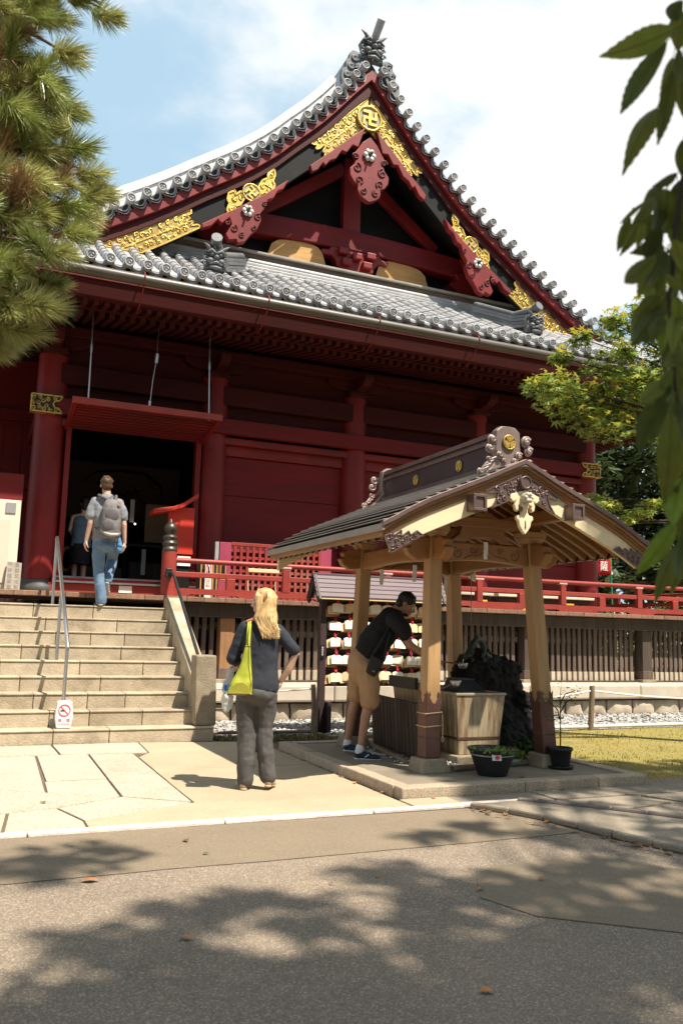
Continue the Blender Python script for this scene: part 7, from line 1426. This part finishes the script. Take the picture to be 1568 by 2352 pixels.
# unseen trees added round the court to cut sky light on foreground and eaves
for i,(x,y,h,r,lb) in enumerate(((-7,2,11,3.6,'added tall tree left of the stairs outside the frame'),(-9,10,12,4,'added tall tree beside the left corner of the hall outside the frame'),(0,-10,12,4.2,'added unseen tree behind the viewer on the left'),(9,-9,13,4.5,'added unseen tree behind the viewer on the right'),(17,-3,12,4.2,'added tall tree right of the court outside the frame'),(4,-13,15,5,'tallest added unseen tree straight behind the viewer'),(-6,-9,13,4.5,'added unseen tree behind the viewer far left'),(15,-12,14,5,'added unseen tree behind the viewer far right'),(-12,-2,12,4.5,'added unseen tree far left of the court'),(21,3,11,4,'added unseen tree far right of the court'),(-5,-16,15,5,'added unseen tree in the second row behind the viewer'))):
    tree((x,y,0),h,r,ev2,lb,130+i*3,n=2600,size=.62,group='unseen trees added round the court')
# fallen leaves on the ground
lm=[M('orange fallen leaf',(.50,.19,.05),.7,.3,20,0,objvar=.25),M('brown fallen leaf',(.24,.12,.06),.8,.3,20,0,objvar=.25),M('green fallen leaf',(.10,.15,.03),.6,.3,20,0)]
def fallen(x,y,z,s,k,label):
    q=random.Random(int(x*971+y*577)); a=q.uniform(0,6.28); mb=MB(); n=7; vs=[]
    for i in range(n+1):
        t=i/n; w=s*.28*math.sin(PI*min(1,t*1.03))**.8; c=V((t-.5)*s,0,.005*math.sin(PI*t)*(1+q.random())+.002)
        vs+=[(c.x,c.y-w,c.z+w*.12),(c.x,c.y,c.z),(c.x,c.y+w,c.z+w*.25)]
    fs=[(i*3+j,i*3+j+1,i*3+j+4,i*3+j+3) for i in range(n) for j in range(2)]
    mb.add([(x+p[0]*math.cos(a)-p[1]*math.sin(a),y+p[0]*math.sin(a)+p[1]*math.cos(a),z+p[2]) for p in vs],fs,True); tag(obj('fallen_leaf',mb,lm[k]),label,'leaf','fallen leaves on the ground')
for x,y,z,s,k,lb in ((.70,4.86,.005,.10,0,'large tan fallen leaf on the seam of the smooth asphalt at the left'),(.98,3.86,.005,.055,0,'orange fallen leaf on the coarse asphalt, left of centre'),(1.38,5.55,.008,.065,1,'brown fallen leaf on the smooth asphalt in front of the woman'),(1.42,5.2,.008,.045,2,'green fallen leaf on the smooth asphalt'),(1.92,2.93,.005,.06,0,'orange fallen leaf at the bottom edge of the picture'),(2.62,4.05,.008,.05,0,'orange fallen leaf beside the asphalt patch'),(3.05,4.1,.010,.045,0,'orange leaf lying on the smooth asphalt patch'),(.62,6.95,.022,.06,1,'brown fallen leaf on the left paving slabs'),(3.30,6.6,.022,.05,0,'leaf against the left kerb of the pavilion platform'),(3.27,7.1,.022,.06,0,'curled leaf beside the left pavilion kerb'),(3.60,6.27,.022,.06,0,'leaf below the front corner of the platform kerb'),(4.9,6.28,.022,.07,0,'leaf under the front kerb of the platform, right of centre'),(4.72,6.62,.09,.08,1,'brown leaf on the platform beside the bucket'),(3.75,5.78,.008,.07,0,'leaf caught at the start of the raised bed edging'),(3.86,5.62,.008,.07,1,'brown leaf along the raised bed edging'),(4.0,5.3,.008,.06,0,'orange leaf along the raised bed edging'),(4.09,4.8,.006,.07,1,'brown leaf against the dark edging at the right'),(4.16,4.55,.006,.07,0,'orange leaf against the dark edging at the right'),(4.2,4.32,.006,.07,1,'leaf at the far end of the dark edging'),(4.75,5.72,.027,.06,1,'brown leaf on the side paving'),(2.2,4.45,.005,.04,0,'small orange leaf on the coarse asphalt in the middle'),(1.9,4.4,.005,.03,1,'tiny brown leaf on the coarse asphalt')): fallen(x,y,z,s,k,lb)
mb=MB(); q=random.Random(31)
for i in range(170):
    t=q.random(); 
    if i<60: x=lerp(3.75,4.3,t); y=lerp(5.9,4.25,t)+q.uniform(-.06,.01); x-=q.uniform(.02,.10)
    elif i<90: x=q.uniform(3.28,3.33); y=q.uniform(6.4,9.3)
    else: x=q.uniform(3.0,4.4); y=q.uniform(10.1,10.6)
    s=q.uniform(.012,.035); a=q.uniform(0,6.28); u=V(math.cos(a),math.sin(a),q.uniform(-.1,.4))*s; w=V(-math.sin(a),math.cos(a),q.uniform(-.3,.3))*s*.4; c=V(x,y,.022)
    mb.add([c-u,c+w,c+u,c-w],[(0,1,2,3)])
for i in range(120):
    c=V(q.uniform(-.2,3.4),q.uniform(5.0,5.9),.008) if i<80 else V(q.uniform(0,3),q.uniform(4.2,4.9),.005); a=q.uniform(0,6.28); u=V(math.cos(a),math.sin(a),0)*q.uniform(.02,.05); w=V(-math.sin(a),math.cos(a),0)*.0012; mb.add([c-u-w,c+u,c-u+w],[(0,1,2)])
o=obj('leaf_litter',mb,lm[1],org=(3.5,6,0)); o['kind']='stuff'; o['label']='small dry leaf litter and fallen pine needles along the kerbs'

# small relief work too fine to pick apart
for o in bpy.data.objects:
    if o.parent and o.name.split('.')[0] in ('cloud_scrolls','carved_scroll','incised_scroll','scrollwork','rivets','rack_bars','crest_leaves','small_print','eyes','iris','lettering'): o['kind']='stuff'
